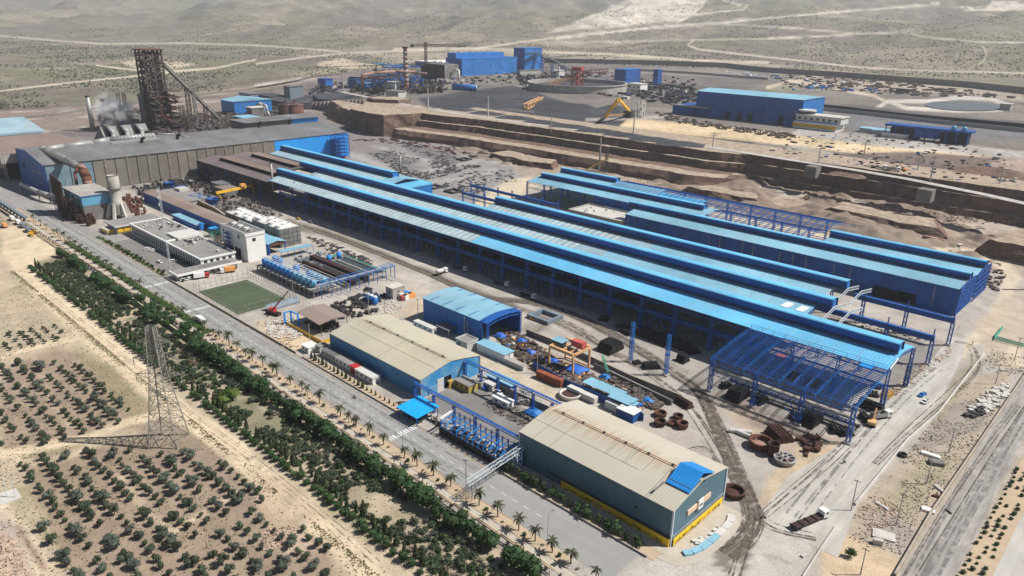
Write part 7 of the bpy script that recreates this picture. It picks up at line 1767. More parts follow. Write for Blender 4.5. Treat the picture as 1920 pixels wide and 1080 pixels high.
# pipe plant (concentrator) with chimney
def plant():
 x,y,z=G(762,168);t=thing('red_white_chimney','tall weathered chimney with pale bands and a crown platform','chimney',(x,y,z))
 for k in range(9): cy_((x,y,z+5+k*7.2),(x,y,z+12.2+k*7.2),4.4-k*.13,4.27-k*.13,18).build('shaft_band','concrete' if k % 2 else 'rust_pipe',t,True)
 cy_((x,y,z),(x,y,z+5),9,5,18).build('base','brick_red',t,True);cy_((x,y,z+68),(x,y,z+70.5),5,5,16).build('crown','rust_dark',t)
 for k in range(7): cy_((x,y,z+12+k*8),(x,y,z+12.8+k*8),5,5,16).build('ring','dri_steel',t)
 t=thing('pipe_plant','long plant of pinkish overhead pipes on dark blue steel frames left of the chimney','process plant',G(740,170))
 rr=random.Random(4)
 for k in range(34):
  px,py=672+k*3.6,168-k*.35+rr.uniform(-3,2);x,y,z=G(px,py);h=rr.uniform(12,27)
  lt_((x,y,z),(x,y,z+h),4.5,4,.6,.35).build('frame','blue_clad' if k % 3 else 'dri_steel',t)
 def pl(pts,r_,m='rust_pipe'):
  q=[(*P(a,b,26+h)[:2],26+h) for a,b,h in pts]
  for a,b in zip(q[:-1],q[1:]): cy_(a,b,r_,r_,10).build('duct',m,t,True)
 pl([(679,164,2),(679,141,25),(700,137,26),(740,134,27),(778,134,26)],2.3);pl([(690,145,19),(730,142,20),(765,141,20)],1.8);pl([(655,145,14),(700,147,14),(720,148,14)],1.6,'rust');pl([(770,136,23),(800,138,23)],1.8)
 for px,py in ((685,166),(722,163),(693,163),(705,160)): x,y,z=G(px,py);cy_((x,y,z),(x,y,z+14),2.3,2.3,12).build('vessel','galv' if px<700 else 'rust_pipe',t,True)
 for k,(px,h) in enumerate(((722,26),(737,26),(752,26),(775,27),(790,27))): x,y,z=G(px,152);bx_(x-9,x+9,y,y+12,z+h-2,z+h).build('deck','blue_clad',t)
 x,y,z=G(728,135);bx_(x-60,x+60,y,y+18,z+14,z+15.5).build('blue_roof','blue_mid',t)
 mb=MB()
 for k in range(260): px,py=rr.uniform(660,830),rr.uniform(155,176);x,y,z=G(px,py);mb.cbox(x,y,z-.5,rr.uniform(1.5,7),rr.uniform(1.5,5),rr.uniform(1,9),rr.uniform(0,.3))
 mb.build('plant_equipment','dri_steel',t,kind='stuff')
 mb=MB()
 for k in range(90): px,py=rr.uniform(690,800),rr.uniform(148,170);x,y,z=G(px,py);mb.cbox(x,y,z+rr.uniform(0,14),rr.uniform(2,7),rr.uniform(1.5,4),rr.uniform(1,4),0)
 mb.build('blue_equipment','blue_clad',t,kind='stuff')
 x,y,z=G(834,158);t=thing('furnace_house','big dark grey cladded box raised on steel legs beside the chimney','building',(x,y,z))
 bx_(x-55,x,y,y+34,z+10,z+34).build('walls','dri_panel',t);bx_(x-70,x-55.2,y+2,y+30,z+4,z+30).build('side_bay','brown_panel',t);bx_(x-55,x+.3,y-.4,y-.05,z+10,z+34).build('front','brown_panel',t)
 for k in range(5): bx_(x-54+k*13,x-53+k*13,y,y+1,z-1,z+10).build('leg','blue_steel',t)
 for k in range(9): cy_((x-50+k*5.5,y+12,z+34),(x-50+k*5.5,y+12,z+37+k % 3),1.5,1.5,8).build('roof_vent','galv',t)
 MB().tube([(x+4,y+20,z+26),(x+14,y+22,z+24),(x+14,y+22,z+6)],2.2,10).build('downcomer','white_dirty',t,True)
 x,y,z=G(735,178);
 gbox(747,184,30,14,9,'white_dirty','dri_panel','pale control building with dark windows under the conveyor',wins=4);gbox(741,172,22,14,15,'white_dirty','white_dirty','white sheeted block behind the pale control building')
plant()
for p in ([(600,172),(640,183),(690,178)],[(690,178),(740,180),(830,168)],[(580,180),(611,160)]):
 t=thing('ore_conveyor',{600: 'dark ore conveyor left of the chimney plant',690: 'dark ore conveyor passing in front of the chimney plant',580: 'short dark conveyor rising to the small head house'}[p[0][0]],'conveyor',G(*p[0]))
 q=[Vector(G(*a))+Vector((0,0,5+2*i)) for i,a in enumerate(p)]
 for a,b in zip(q[:-1],q[1:]):
  br_(a,b,4,2).build('gallery','dark_steel',t)
  for k in range(5): c=a.lerp(b,k/5);bx_(c.x-.5,c.x+.5,c.y-.5,c.y+.5,c.z-7,c.z-1).build('trestle','dri_steel',t)
gbox(863,143,34,0.1+190,40,'blue_clad','blue_mid','largest bright blue clad plant building on the far side') if False else None
def bigblue(px,py,sx,sy,h,label,step=0,mf='blue_clad',me='blue_mid',rm_='blue_mid'):
 x,y,z=G(px,py);t=thing('blue_plant_building',label,'building',(x,y,z));n=max(1,round(sy/14))
 for k in range(n): bx_(x-.6,x,y+k*sy/n+.06,y+(k+1)*sy/n-.06,z-3,z+h).build('end_panel',me,t)
 n=max(1,round(sx/14))
 for k in range(n): bx_(x-sx+k*sx/n+.05,x-sx+(k+1)*sx/n-.7,y-.6,y,z-3,z+h).build('wall_panel',mf,t)
 bx_(x-sx,x-.7,y+.1,y+sy,z-3,z+h-.2).build('core','blue_clad',t);bx_(x-sx-.5,x+.5,y-.5,y+sy+.5,z+h,z+h+1.2).build('roof',rm_,t)
 if step: bx_(x-sx,x-sx*.45,y+4,y+sy-20,z+h+1.2,z+h+step).build('upper_storey',me,t)
 for k in range(5): yy=y+sy*(.1+k*.2);bx_(x+.01,x+.3,yy,yy+2.5,z+h*(.3+.11*(k*3 % 4)),z+h*(.3+.11*(k*3 % 4))+2.5).build('vent_hole','dark_gap',t)
 return x,y,z
bigblue(866,143,50,168,34,'largest stepped bright blue plant building on the far side',step=11)
bigblue(983,136,34,60,52,'tall narrow blue tower building at the conveyor head')
bigblue(835,130,110,150,13,'low pale roofed blue building behind the chimney plant',rm_='white');bigblue(850,135,40,90,16,'small blue building between the furnace house and the largest blue one')
x,y,z=G(850,168);t=thing('horizontal_tank','long bright blue horizontal tank with a white end','tank',(x,y,z));b=G(893,171);cy_((x,y,z+5),(b[0],b[1],b[2]+5),5,5,18).build('shell','blue_mid',t,True);cy_((b[0],b[1],b[2]+5),(b[0]+1,b[1]+1,b[2]+5),5.05,4.4,18).build('end_cap','white_dirty',t)
for k in range(4): c=Vector((x,y,z)).lerp(Vector(b),.1+k*.27);bx_(c.x-1,c.x+1,c.y-4,c.y+4,c.z-1,c.z+2).build('saddle','concrete',t)
gbox(975,140,10,70,8,'concrete','concrete_dark','long low concrete building in front of the blue tower building')
gbox(1045,145,16,24,13,'white_dirty','white_dirty','small white hopper house beside the descending conveyor',wins=1)
t=thing('tall_conveyor','conveyor bridge descending from the blue tower to the round tank','conveyor',G(1000,135));a=Vector((*G(1003,132)[:2],68));a2=Vector((*P(985,101,68),68));b=Vector((*P(1085,138,30),30));c=Vector((*P(1010,101,66),66))
for p,q in ((a2,c),(c,b)):
 lt_(p,q,5,14,.7,.4).build('gallery','dark_steel',t);br_(p+Vector((0,0,3)),q+Vector((0,0,3)),4.5,.5).build('roof','galv_dark',t)
for f in (.1,.35,.6): d=c.lerp(b,f);lt_((d.x,d.y,24),(d.x,d.y,d.z-2),5,6,.8,.45).build('trestle','blue_clad',t)
x,y,z=G(1047,147);cy_((x,y,z),(x,y,z+24),2,2,10).build('support_pipe','white_dirty',t)
# round thickener
x,y,z=G(1089,168);RT_=86;t=thing('thickener_tank','very wide round grey concrete thickener tank with a dark interior','tank',(x,y,z))
cx,cy=-838,1040;la_((cx,cy,24),[(RT_,0),(RT_,13),(RT_+1.6,13.2),(RT_+1.6,14.6),(RT_-2,14.6),(RT_-2,6)],72).build('wall','concrete',t)
la_((cx,cy,24),[(.1,5),(RT_-2,8)],48).build('slurry','slag',t);t.location=(cx,cy,24)
for o_ in t.children: o_.location=(x-cx,y-cy,z-24)
t=thing('red_rake_drive','rust red steel rake tower and slewing arms standing in the round tank','machinery',(cx,cy,26))
lt_((cx,cy,26),(cx,cy,60),14,7,1.4,.8).build('tower','red_steel',t);lt_((cx,cy,54),(cx+44,cy+30,60),5,8,.9,.5).build('boom','red_steel',t);lt_((cx,cy,50),(cx-30,cy-40,34),5,7,.9,.5).build('boom','orange',t);MB().cbox(cx,cy,58,18,14,6,.3).build('cabin','red_steel',t);br_((cx,cy,62),(cx-70,cy-10,48),.7).build('stay','red_steel',t)
x,y,z=G(1200,168);gbox(1200,172,26,22,12,'white','white_dirty','small white two storey house right of the round tank',wins=3);bigblue(1172,158,26,50,26,'blue steel screen house right of the round tank',mf='blue_clad',me='blue_clad');bigblue(1232,160,10,14,28,'thin blue transfer tower right of the white house',mf='blue_clad',me='blue_clad')
# big blue hall on the plateau
t=gbox(1500,238,141,62,31,'blue_clad','roof_sky','long blue hall with a pale roof on the sandy plateau',ridge=2.5,name='blue_plateau_hall',cat='factory hall')
x,y,z=G(1500,238)
for k,f in enumerate((.30,.42,.52,.80,.93)): xx=x-141+f*141;bx_(xx,xx+7,y-.2,y-.02,z,z+9 if k<3 else z+11).build('door_opening','dark_gap',t)
bx_(x-172,x-141.5,y-6,y+40,z,z+11).build('annex','blue_clad',t);bx_(x-174,x-118,y-10,y-6,z+11,z+12.5).build('annex_roof','concrete',t)
t=gbox(1572,247,6,6,9,'white','white','tiny white end pier of the control building') if False else None
x,y,z=G(1566,248);t=thing('control_building','white control building with a yellow band and a round glazed roof room','building',(x,y,z))
bx_(x-50,x,y,y+24,z,z+8).build('ground_floor','white',t);bx_(x-50.3,x+.3,y-.3,y-.01,z+2,z+6).build('yellow_band','yellow',t);bx_(x-48,x+4,y+1,y+24,z+8,z+15).build('upper_floor','white_dirty',t);bx_(x-49,x+5,y,y+25,z+15,z+16).build('roof','concrete_light',t)
bx_(x-48,x+1,y-.2,y-.01,z+8,z+9.2).build('blue_stripe','blue_mid',t)
for k in range(7): bx_(x-45+k*7,x-42+k*7,y+.7,y+.95,z+10.5,z+13).build('window','window',t)
cy_((x-40,y+12,z+16),(x-40,y+12,z+19),9,9,20).build('glazed_room','window',t);cy_((x-40,y+12,z+19),(x-40,y+12,z+20.5),10,10,20).build('round_roof','white_dirty',t)
x,y,z=G(1800,272);t=thing('crusher_frame','dark blue open steel crusher frame on the right plateau','steel frame',(x,y,z))
for k in range(9): bx_(x-75+k*10,x-74+k*10,y,y+1,z-1,z+13).build('column','blue_steel',t)
bx_(x-76,x+8,y-1,y+18,z+12,z+14).build('deck','blue_clad',t);bx_(x-70,x-42,y+1,y+14,z,z+11).build('bay','dark_gap',t);bx_(x-20,x+5,y+1,y+14,z,z+11).build('bay','dark_gap',t);bx_(x-44,x-22,y,y+12,z+3,z+11.5).build('bin','blue_clad',t)
for dx in (-10,0): MB().sph((x+dx,y+4,z+16),2.5,10,6).build('round_bin','tank_pale',t,True)
for k,(px,py) in enumerate(((1655,252),(1680,256),(1700,262))): gbox(px,py,26,14,4,'white_dirty','roof_sky' if k<2 else 'white',['left','middle','right'][k]+' one of three low sheds between the blue hall and the crusher',cat='shed',name='low_shed')
gbox(1893,208,14,14,9,'concrete','concrete_light','small square concrete house beside the pond');gbox(1703,175,22,12,7,'rust_dark','concrete','small brown hut in the far storage yard')
# pond, far walls
a=G(1811,198);mb=MB();n=40;x0_,y0_=G(1735,196)[:2];x1_,y1_=G(1880,203)[:2];c_=G(1805,198);ax=Vector((x1_-x0_,y1_-y0_))/2;bx=Vector((G(1815,190)[0]-G(1800,207)[0],G(1815,190)[1]-G(1800,207)[1]))/2
cxp,cyp=(x0_+x1_)/2,(y0_+y1_)/2;vs=[(cxp+ax.x*math.cos(2*math.pi*k/n)+bx.x*math.sin(2*math.pi*k/n),cyp+ax.y*math.cos(2*math.pi*k/n)+bx.y*math.sin(2*math.pi*k/n)) for k in range(n)]
zp=float(terr(cxp,cyp));structure(MB().add([(p[0],p[1],zp+1.2) for p in vs],[tuple(range(n))]),'pond','pond')
def farwall(pts,h,m,label,w=1.2,step=24):
 q=[G(*p) for p in pts];t=thing('perimeter_wall',label,'wall',q[0])
 for a,b in zip(q[:-1],q[1:]):
  a=Vector(a);b=Vector(b);n=max(1,int((b-a).length/step))
  for k in range(n):
   p,r_=a.lerp(b,k/n),a.lerp(b,(k+1)/n);p.z=float(terr(p.x,p.y));r_.z=float(terr(r_.x,r_.y));br_(p+Vector((0,0,h/2-1)),r_+Vector((0,0,h/2-1)),w,h+2).build('wall_panel',m,t)
farwall([(1020,118),(1200,121),(1360,127),(1440,136),(1560,144),(1700,155),(1820,165),(1935,178)],12,'concrete_dark','long grey perimeter wall across the far side of the plateau')
farwall([(1525,206),(1640,218),(1760,232),(1935,250)],5,'galv','pale conveyor like wall crossing the right plateau');farwall([(1525,200),(1700,220),(1920,240)],5,'dark_gap','dark ribbed conveyor line above the pale wall')
farwall([(1190,133),(1300,139),(1440,150)],5,'concrete','low pale wall behind the small sheds')
farwall([(0,228),(110,217),(170,207),(260,195),(330,185),(400,176),(480,166),(560,153),(640,141),(740,127)],3.5,'concrete_dark','boundary fence line along the dirt track far left',step=20)
clutter('distant_stock','scrap','dark distant stock heaps in the far storage yard','scrap',[(1440,140),(1620,148),(1860,175),(1900,185),(1700,180),(1480,165)],320,2,14,3.5,31)
clutter('distant_stock','tank_blue','small blue containers dotted over the far storage yard','container',[(1370,132),(1450,140),(1600,165),(1750,172),(1480,170)],26,4,12,4,32);clutter('distant_stock','white','small white sheds and boxes on the far plateau','shed',[(1290,128),(1460,142),(1640,160),(1400,145)],36,3,12,4,33)
clutter('distant_plant','dark_steel','dark plant clutter between the round tank and the blue hall','machinery',[(1170,150),(1300,165),(1330,200),(1200,190)],160,2,12,5,34);clutter('distant_plant','dark_steel','dark plant clutter at the foot of the conveyor bridge','machinery',[(965,145),(1090,140),(1090,152),(980,160)],140,2,9,7,35)
clutter('distant_plant','scrap','equipment strewn along the sandy plateau road','machinery',[(1230,210),(1300,225),(1500,255),(1480,262),(1250,228)],200,1,7,2,36);clutter('distant_plant','dri_steel','brown equipment around the foot of the reduction tower','machinery',[(180,240),(300,225),(400,215),(560,190),(500,230),(380,250),(230,255)],500,2,12,5,37)
clutter('distant_plant','dri_panel','grey plant units left of the reduction tower','machinery',[(190,225),(265,215),(268,240),(200,250)],120,2,9,13,38)
for k,(px,py) in enumerate(((175,245),(50,240),(385,238),(455,258))): pass
x,y,z=G(175,246);t=thing('steaming_stack','grey stack with a cloud of white steam left of the reduction tower','chimney',(x,y,z));cy_((x,y,z),(x,y,z+42),3,2.4,14).build('shaft','galv',t,True);cy_((x,y,z+42),(x,y,z+43),3,3,14).build('rim','dark_steel',t)
for k,(px,top) in enumerate(((230,180),(241,178),(200,195))):
 x,y,z=G(px,236);mb=lt_((x,y,0),(x,y,42-8*(k==2)),3,8,.6,.35);solo(mb,'flare_mast','rust_dark',['left of two tall rusty masts by the reduction tower','right of two tall rusty masts by the reduction tower','shorter rusty mast beside the steam cloud'][k],'mast')
# tower crane, yellow boom
x,y,z=G(799,132);t=thing('tower_crane','rusty tower crane behind the chimney plant','crane',(x,y,z));lt_((x,y,z),(x,y,z+62),4,10,1,.5).build('mast','rust',t);lt_((x-24,y-24,z+55),(x+70,y+60,z+55),3.5,12,.9,.5).build('jib','rust',t);MB().cbox(x-22,y-22,z+50,8,5,5,.8).build('counterweight','dark_steel',t)
x,y,z=G(1140,222);t=thing('yellow_stacker','big yellow stacker boom folded over the coal heaps','stacker',(x,y,z));a=Vector((*P(1135,218,28),28));b=Vector((*P(1160,186,55),55));c=Vector((*P(1180,208,34),34))
br_(a,b,3.4).build('boom','yellow',t);br_(b,c,2.6).build('arm','yellow',t);br_(a,c+Vector((0,0,-3)),1.6).build('tie','crane_orange',t);MB().cbox(c.x,c.y,26,12,9,8).build('base','dark_steel',t);lt_((c.x+8,c.y+14,26),(c.x+8,c.y+14,46),6,4,1.2,.7).build('rear_frame','white_dirty',t)
x,y,z=G(1000,208);t=thing('yellow_reclaimer','rusty yellow reclaimer bridge between the coal heaps','stacker',(x,y,z));a=Vector((*P(985,200,30),30));b=Vector((*P(1015,186,34),34));lt_(a,b,6,10,1.2,.7).build('bridge','crane_orange',t)
# steam
m=bpy.data.materials.new('steam');m.use_nodes=True;n_=m.node_tree;n_.nodes.clear();o_=n_.nodes.new('ShaderNodeOutputMaterial');v_=n_.nodes.new('ShaderNodeVolumePrincipled');v_.inputs['Color'].default_value=(.97,.97,.97,1)
no=n_.nodes.new('ShaderNodeTexNoise');no.inputs['Scale'].default_value=.09;no.inputs['Detail'].default_value=6;mr=n_.nodes.new('ShaderNodeMapRange');mr.inputs['From Min'].default_value=.44;mr.inputs['From Max'].default_value=.6;mr.inputs['To Max'].default_value=.3
ge=n_.nodes.new('ShaderNodeNewGeometry');n_.links.new(ge.outputs['Position'],no.inputs['Vector']);n_.links.new(no.outputs['Fac'],mr.inputs['Value']);tc=n_.nodes.new('ShaderNodeTexCoord');gs=n_.nodes.new('ShaderNodeTexGradient');gs.gradient_type='SPHERICAL';mpn=n_.nodes.new('ShaderNodeMapping');mpn.inputs['Location'].default_value=(-1,-1,-1);mpn.inputs['Scale'].default_value=(2,2,2)
n_.links.new(tc.outputs['Generated'],mpn.inputs[0]);n_.links.new(mpn.outputs[0],gs.inputs[0]);pw=n_.nodes.new('ShaderNodeMath');pw.operation='MULTIPLY';n_.links.new(gs.outputs['Fac'],pw.inputs[0]);n_.links.new(mr.outputs[0],pw.inputs[1]);n_.links.new(pw.outputs[0],v_.inputs['Density']);n_.links.new(v_.outputs[0],o_.inputs['Volume']);M['steam']=m
x,y,z=G(178,246)
mb=MB();mb.sph((x+8,y+22,z+26),26,16,10,.85);solo(mb,'steam_cloud','steam','white steam drifting beside the stack left of the reduction tower','steam')['kind']='stuff'
# ================================================================== vegetation
ORD=['first','second','third','fourth','fifth','sixth','seventh','eighth','ninth','tenth','eleventh','twelfth','thirteenth','fourteenth','fifteenth','sixteenth','seventeenth','eighteenth','nineteenth']
def ordn(n):
 n+=1
 if n<=19: return ORD[n-1]
 tens=['','','twent','thirt','fort','fift','sixt','sevent','eight','ninet'][n//10]
 return tens+'ieth' if n % 10==0 else tens+'y '+ORD[n % 10-1]
def crown(r,h,z0,nlobe,nleaf,leaf,seed,core=.72,cone=0):
 rr=random.Random(seed);mb=MB();lobes=[]
 for k in range(nlobe):
  a=rr.uniform(0,6.28);d=rr.uniform(.25,.6)*r*(nlobe>1);zc=z0+h*(rr.uniform(.35,.7) if nlobe>1 else .5);lr=r*rr.uniform(.45,.72) if nlobe>1 else r
  lobes.append((d*math.cos(a),d*math.sin(a),zc,lr,h*rr.uniform(.3,.45) if nlobe>1 else h*.5))
 if cone: lobes=[(0,0,z0+h*(.18+.2*k),r*(1-.2*k),h*.24) for k in range(5)]
 for (x,y,z,lr,lh) in lobes:
  prof=[(max(.01,lr*core*math.sin(math.pi*j/4)*rr.uniform(.8,1.15)),-lh*core*math.cos(math.pi*j/4)) for j in range(5)]
  mb.lathe((x,y,z),prof,7)
 n=max(1,nleaf//len(lobes))
 for (x,y,z,lr,lh) in lobes:
  for k in range(n):
   u=rr.uniform(-1,1);t=rr.uniform(0,6.28);s=math.sqrt(1-u*u);q=rr.uniform(.72,1.12)
   c=Vector((x+lr*s*math.cos(t)*q,y+lr*s*math.sin(t)*q,max(.05,z+lh*u*q)));nrm=Vector((rr.uniform(-1,1),rr.uniform(-1,1),rr.uniform(-.2,1))).normalized()
   a=nrm.orthogonal().normalized();b=nrm.cross(a);L=leaf*rr.uniform(.6,1.3)
   mb.quad([c+a*L,c+b*L*.6,c-a*L,c-b*L*.6])
 return mb
def trunkm(h,r_,branches=3,seed=1,m='bark'):
 rr=random.Random(seed);mb=cy_((0,0,-.1),(.05,0,h*.6),r_,r_*.75,7)
 for k in range(branches): a=6.28*k/branches+rr.random();mb.cyl((.05,0,h*.55),(math.cos(a)*h*.35,math.sin(a)*h*.35,h*1.15),r_*.6,r_*.25,5)
 return mb.mesh('trunk',m)
KIND={}
def kind(key,specs,trunk):
 KIND[key]=([crown(*s[:8],**(s[9] if len(s)>9 else {})).mesh('crown',s[8]) for s in specs],trunk)
kind('olive',[(1.5,2.5,.3,4,190,.22,1,.8,'leaf_olive'),(1.65,2.7,.3,4,210,.22,2,.8,'leaf_olive'),(1.35,2.2,.25,3,170,.2,3,.8,'leaf_olive'),(1.8,3.0,.2,5,230,.24,4,.72,'leaf_olive_grey'),(1.2,2.1,.2,3,150,.2,5,.8,'leaf_belt')],trunkm(1.1,.13))
kind('pine',[(2.9,5.0,.3,6,420,.36,11,.78,'leaf_pine'),(2.6,4.4,.3,5,380,.36,12,.78,'leaf_pine'),(3.2,5.2,.3,7,440,.38,13,.78,'leaf_pine')],trunkm(2,.2))
kind('bush',[(1.35,2.4,.1,1,170,.24,21,.85,'leaf_pine'),(1.1,2.0,.1,1,140,.24,22,.85,'leaf_shrub'),(1.5,2.2,.1,3,170,.26,23,.8,'leaf_shrub')],trunkm(.6,.08))
kind('cypress',[(.95,3.6,.1,5,200,.24,31,.85,'leaf_cypress',dict(cone=1)),(1.15,3.9,.1,5,200,.26,32,.85,'leaf_cypress',dict(cone=1)),(.8,2.8,.1,5,160,.22,33,.85,'leaf_dark',dict(cone=1))],trunkm(.6,.08))
kind('shrub',[(1.9,2.0,.0,5,230,.30,41,.66,'leaf_belt'),(2.2,2.3,.0,6,250,.32,42,.66,'leaf_belt'),(1.6,1.7,.0,4,200,.28,43,.66,'leaf_olive'),(1.9,2.1,.0,5,210,.30,44,.6,'leaf_olive_grey'),(1.7,1.9,.0,4,200,.3,45,.7,'leaf_shrub')],trunkm(.8,.09))
kind('dry',[(1.8,1.8,.0,4,220,.26,51,.5,'leaf_dry')],trunkm(.8,.08));kind('lime',[(4.2,4.0,.2,7,700,.34,52,.72,'leaf_lime')],trunkm(2,.2))
kind('garden',[(1.9,3.6,.3,4,260,.3,61,.72,'leaf_shrub'),(1.6,3.0,.3,3,220,.3,62,.72,'leaf_belt'),(1.8,3.3,.3,4,250,.3,63,.72,'leaf_pine')],trunkm(1.5,.12))
def plant_(key,x,y,s,name,label,cat,group,v=None,z=0):
 cs,tr=KIND[key];t=thing(name,label,cat,(x,y,z),group);t.rotation_euler=(0,0,ru(0,6.28));t.scale=(s*ru(.9,1.12),s*ru(.9,1.12),s*ru(.88,1.15))
 for nm,me in (('crown',cs[v if v is not None else random.randrange(len(cs))]),('trunk',tr)): o=kid(nm,me,t)
 return t
def inpoly(px,py,poly):
 ins=False
 for i in range(len(poly)):
  a,b=poly[i],poly[(i+1) % len(poly)]
  if (a[1]>py) != (b[1]>py) and px<(b[0]-a[0])*(py-a[1])/(b[1]-a[1])+a[0]: ins=not ins
 return ins
def merged(key,pts,name,label,cat,m=None):
 cs,tr=KIND[key];vs=[];fs=[];b=0;rr=random.Random(9)
 for (x,y,s) in pts:
  me=cs[rr.randrange(len(cs))];a=rr.uniform(0,6.28);c_,s_=math.cos(a)*s,math.sin(a)*s;co=np.empty(len(me.vertices)*3);me.vertices.foreach_get('co',co);co=co.reshape(-1,3)
  vs.append(np.stack([co[:,0]*c_-co[:,1]*s_+x,co[:,0]*s_+co[:,1]*c_+y,co[:,2]*s],1));fs+=[tuple(i+b for i in p.vertices) for p in me.polygons];b+=len(co)
 me=bpy.data.meshes.new(name);me.from_pydata(np.concatenate(vs).tolist(),[],fs);me.materials.append(M[m or 'leaf_olive']);o=bpy.data.objects.new(name,me);COL.objects.link(o);tag(o,label,cat,None,'stuff');return o
rr=random.Random(21);ol=[]
ORCH=[([(25,868),(150,850),(250,848),(330,845),(420,870),(470,890),(520,985),(600,1000),(645,1095),(130,1095),(60,940)],4.6,1.0,1),([(0,690),(60,675),(170,690),(205,715),(262,770),(262,795),(180,815),(60,840),(0,840)],4.5,.95,2),([(0,590),(70,588),(118,625),(110,640),(30,660),(0,668)],3.6,.62,3),([(0,540),(30,545),(45,575),(0,582)],3.6,.55,4),([(400,905),(440,905),(470,940),(420,960)],4.6,.9,1)]
for poly,sp,sc_,zn in ORCH:
 for i in range(-120,-20):
  for j in range(0,30):
   x=i*sp*.9+j*.8+rr.uniform(-.4,.4)*sc_;y=10+j*sp*1.22+x*.02+rr.uniform(-.35,.35)*sc_
   PX_,PY_=px_of(x,y,0)
   if inpoly(float(PX_),float(PY_),poly) and rr.random()>.1: ol.append((x,y,sc_*rr.uniform(.72,1.25),zn))
ol.sort(key=lambda p: p[0]*p[0]+p[1]*p[1])
lab={1: 'grey green olive tree in the near orchard block at the bottom left',2: 'grey green olive tree in the middle orchard block left of the lattice pylon',3: 'small round tree in the far orchard block at the left edge',4: 'tiny tree in the farthest orchard patch at the left edge'}
for x,y,s,zn in ol[:300]: plant_('olive',x,y,s,'olive_tree',lab[zn],'tree','olive trees planted in rows in the orchards')
if len(ol)>300: merged('olive',[(p[0],p[1],p[2]) for p in ol[300:]],'far_olive_trees','farther rows of small round orchard trees at the left edge','trees')
# green belt
n=0;x=-103
while x>-492:
 f=float(vnoise(x,5,30,3))
 if not (-176<x<-173) and not (-119<x<-113) and not (-333<x<-328 or -318<x<-313) and (x>-360 or rr.random()>.12):
  s=rr.uniform(.9,1.25)*(1 if x>-330 else .88);plant_('pine',x,118.2+rr.uniform(-.9,.9) if x>-311 or x<-385 else 117.4 if n % 2 else 122.6,s,'pine_tree',ordn(n)+' dense green pine counting from the near end of the belt hedge','tree','dense pines hedging the green belt');n+=1
 x-=4.1*rr.uniform(.88,1.12)
n=m_c=0;x=-110
while x>-480:
 y=98.6+rr.uniform(-.6,.6)
 if rr.random()>.06: plant_('bush',x,y,rr.uniform(.85,1.25),'round_bush','round green bush in the row along the dirt road','bush','round bushes lining the dirt road',v=0 if rr.random()>.3 else 2)
 if rr.random()>.12: plant_('cypress',x+1.5,y+2.6+rr.uniform(-.5,.5),rr.uniform(.8,1.2),'cypress_bush','brownish cypress behind the row of round bushes','bush','brownish cypresses behind the dirt road bushes',v=rr.choice((0,0,1,2)))
 x-=3.5*rr.uniform(.85,1.2)
sh=[]
for k in range(3600):
 x=rr.uniform(-478,-98);y=rr.uniform(102.5,115.8)
 if float(fbm(x,y,15,77,3))<.33: continue
 if all((x-a)**2+(y-b)**2>5.0 for a,b,c in sh): sh.append((x,y,rr.uniform(.6,1.05)))
sh.sort(key=lambda p: p[0]**2+p[1]**2)
for k,(x,y,s) in enumerate(sh[:300]):
 q=rr.random();key='shrub' if q>.10 else 'dry' if q>.04 else 'bush'
 plant_(key,x,y,s,'belt_shrub','dry brown leafless shrub in the green belt' if key=='dry' else 'low grey green shrub in the middle of the green belt','shrub','shrubs filling the green belt')
if len(sh)>300: merged('shrub',sh[300:],'far_belt_shrubs','far end of the belt overgrown with low grey green shrubs','shrubs','leaf_belt')
a=P(430,752);plant_('lime',a[0],a[1],1.0,'lime_green_tree','single wide lime green tree standing out in the green belt','tree',None)
# palms
fr_=MB()
for k in range(4):
 u0,u1=k/4,(k+1)/4;f=lambda u: Vector((u*2.5,0,.55*math.sin(u*2.2)*1.0-1.5*u*u));wdt=lambda u: .34*math.sin(math.pi*(.15+.8*u));a,b=f(u0),f(u1)
 for s in (-1,1): fr_.quad([a,b,b+Vector((.12,s*wdt(u1),-.16)),a+Vector((.12,s*wdt(u0),-.16))])
fr_=fr_.mesh('frond','leaf_palm');pt=MB()
for k in range(5): pt.cyl((0,0,k*.9),(0,0,(k+1)*.9),.24-.012*k,.20-.012*k,8)
pt=pt.mesh('trunk','bark_palm')
cz=[(1115,1062),(1076,1025),(1041,1005),(1007,985),(971,968),(937,940),(905,917),(882,905) if 0 else (849,884),(821,862),(794,843),(770,828),(742,815) if 0 else (722,808),(698,789),(671,775),(654,769),(637,758),(620,742) if 0 else (601,733),(583,717),(564,713),(544,700),(527,682),(510,678),(494,667),(477,655),(461,648),(445,637),(429,628),(415,616),(400,609),(386,600),(361,587),(347,574),(334,569),(324,562),(306,551),(297,544)] + [(z_[0]/4,270+z_[1]/4) for z_ in [(1055,1018),(1015,992),(975,975),(930,950),(890,925),(850,882),(812,862),(775,850),(725,832),(690,795),(650,772),(600,745),(560,722),(520,693),(480,668),(430,640),(375,618),(320,585),(270,560),(215,530)]]
xs_p=sorted({round(P(a,b,5.2)[0],1) for a,b in cz},reverse=True)
last=99;n=0
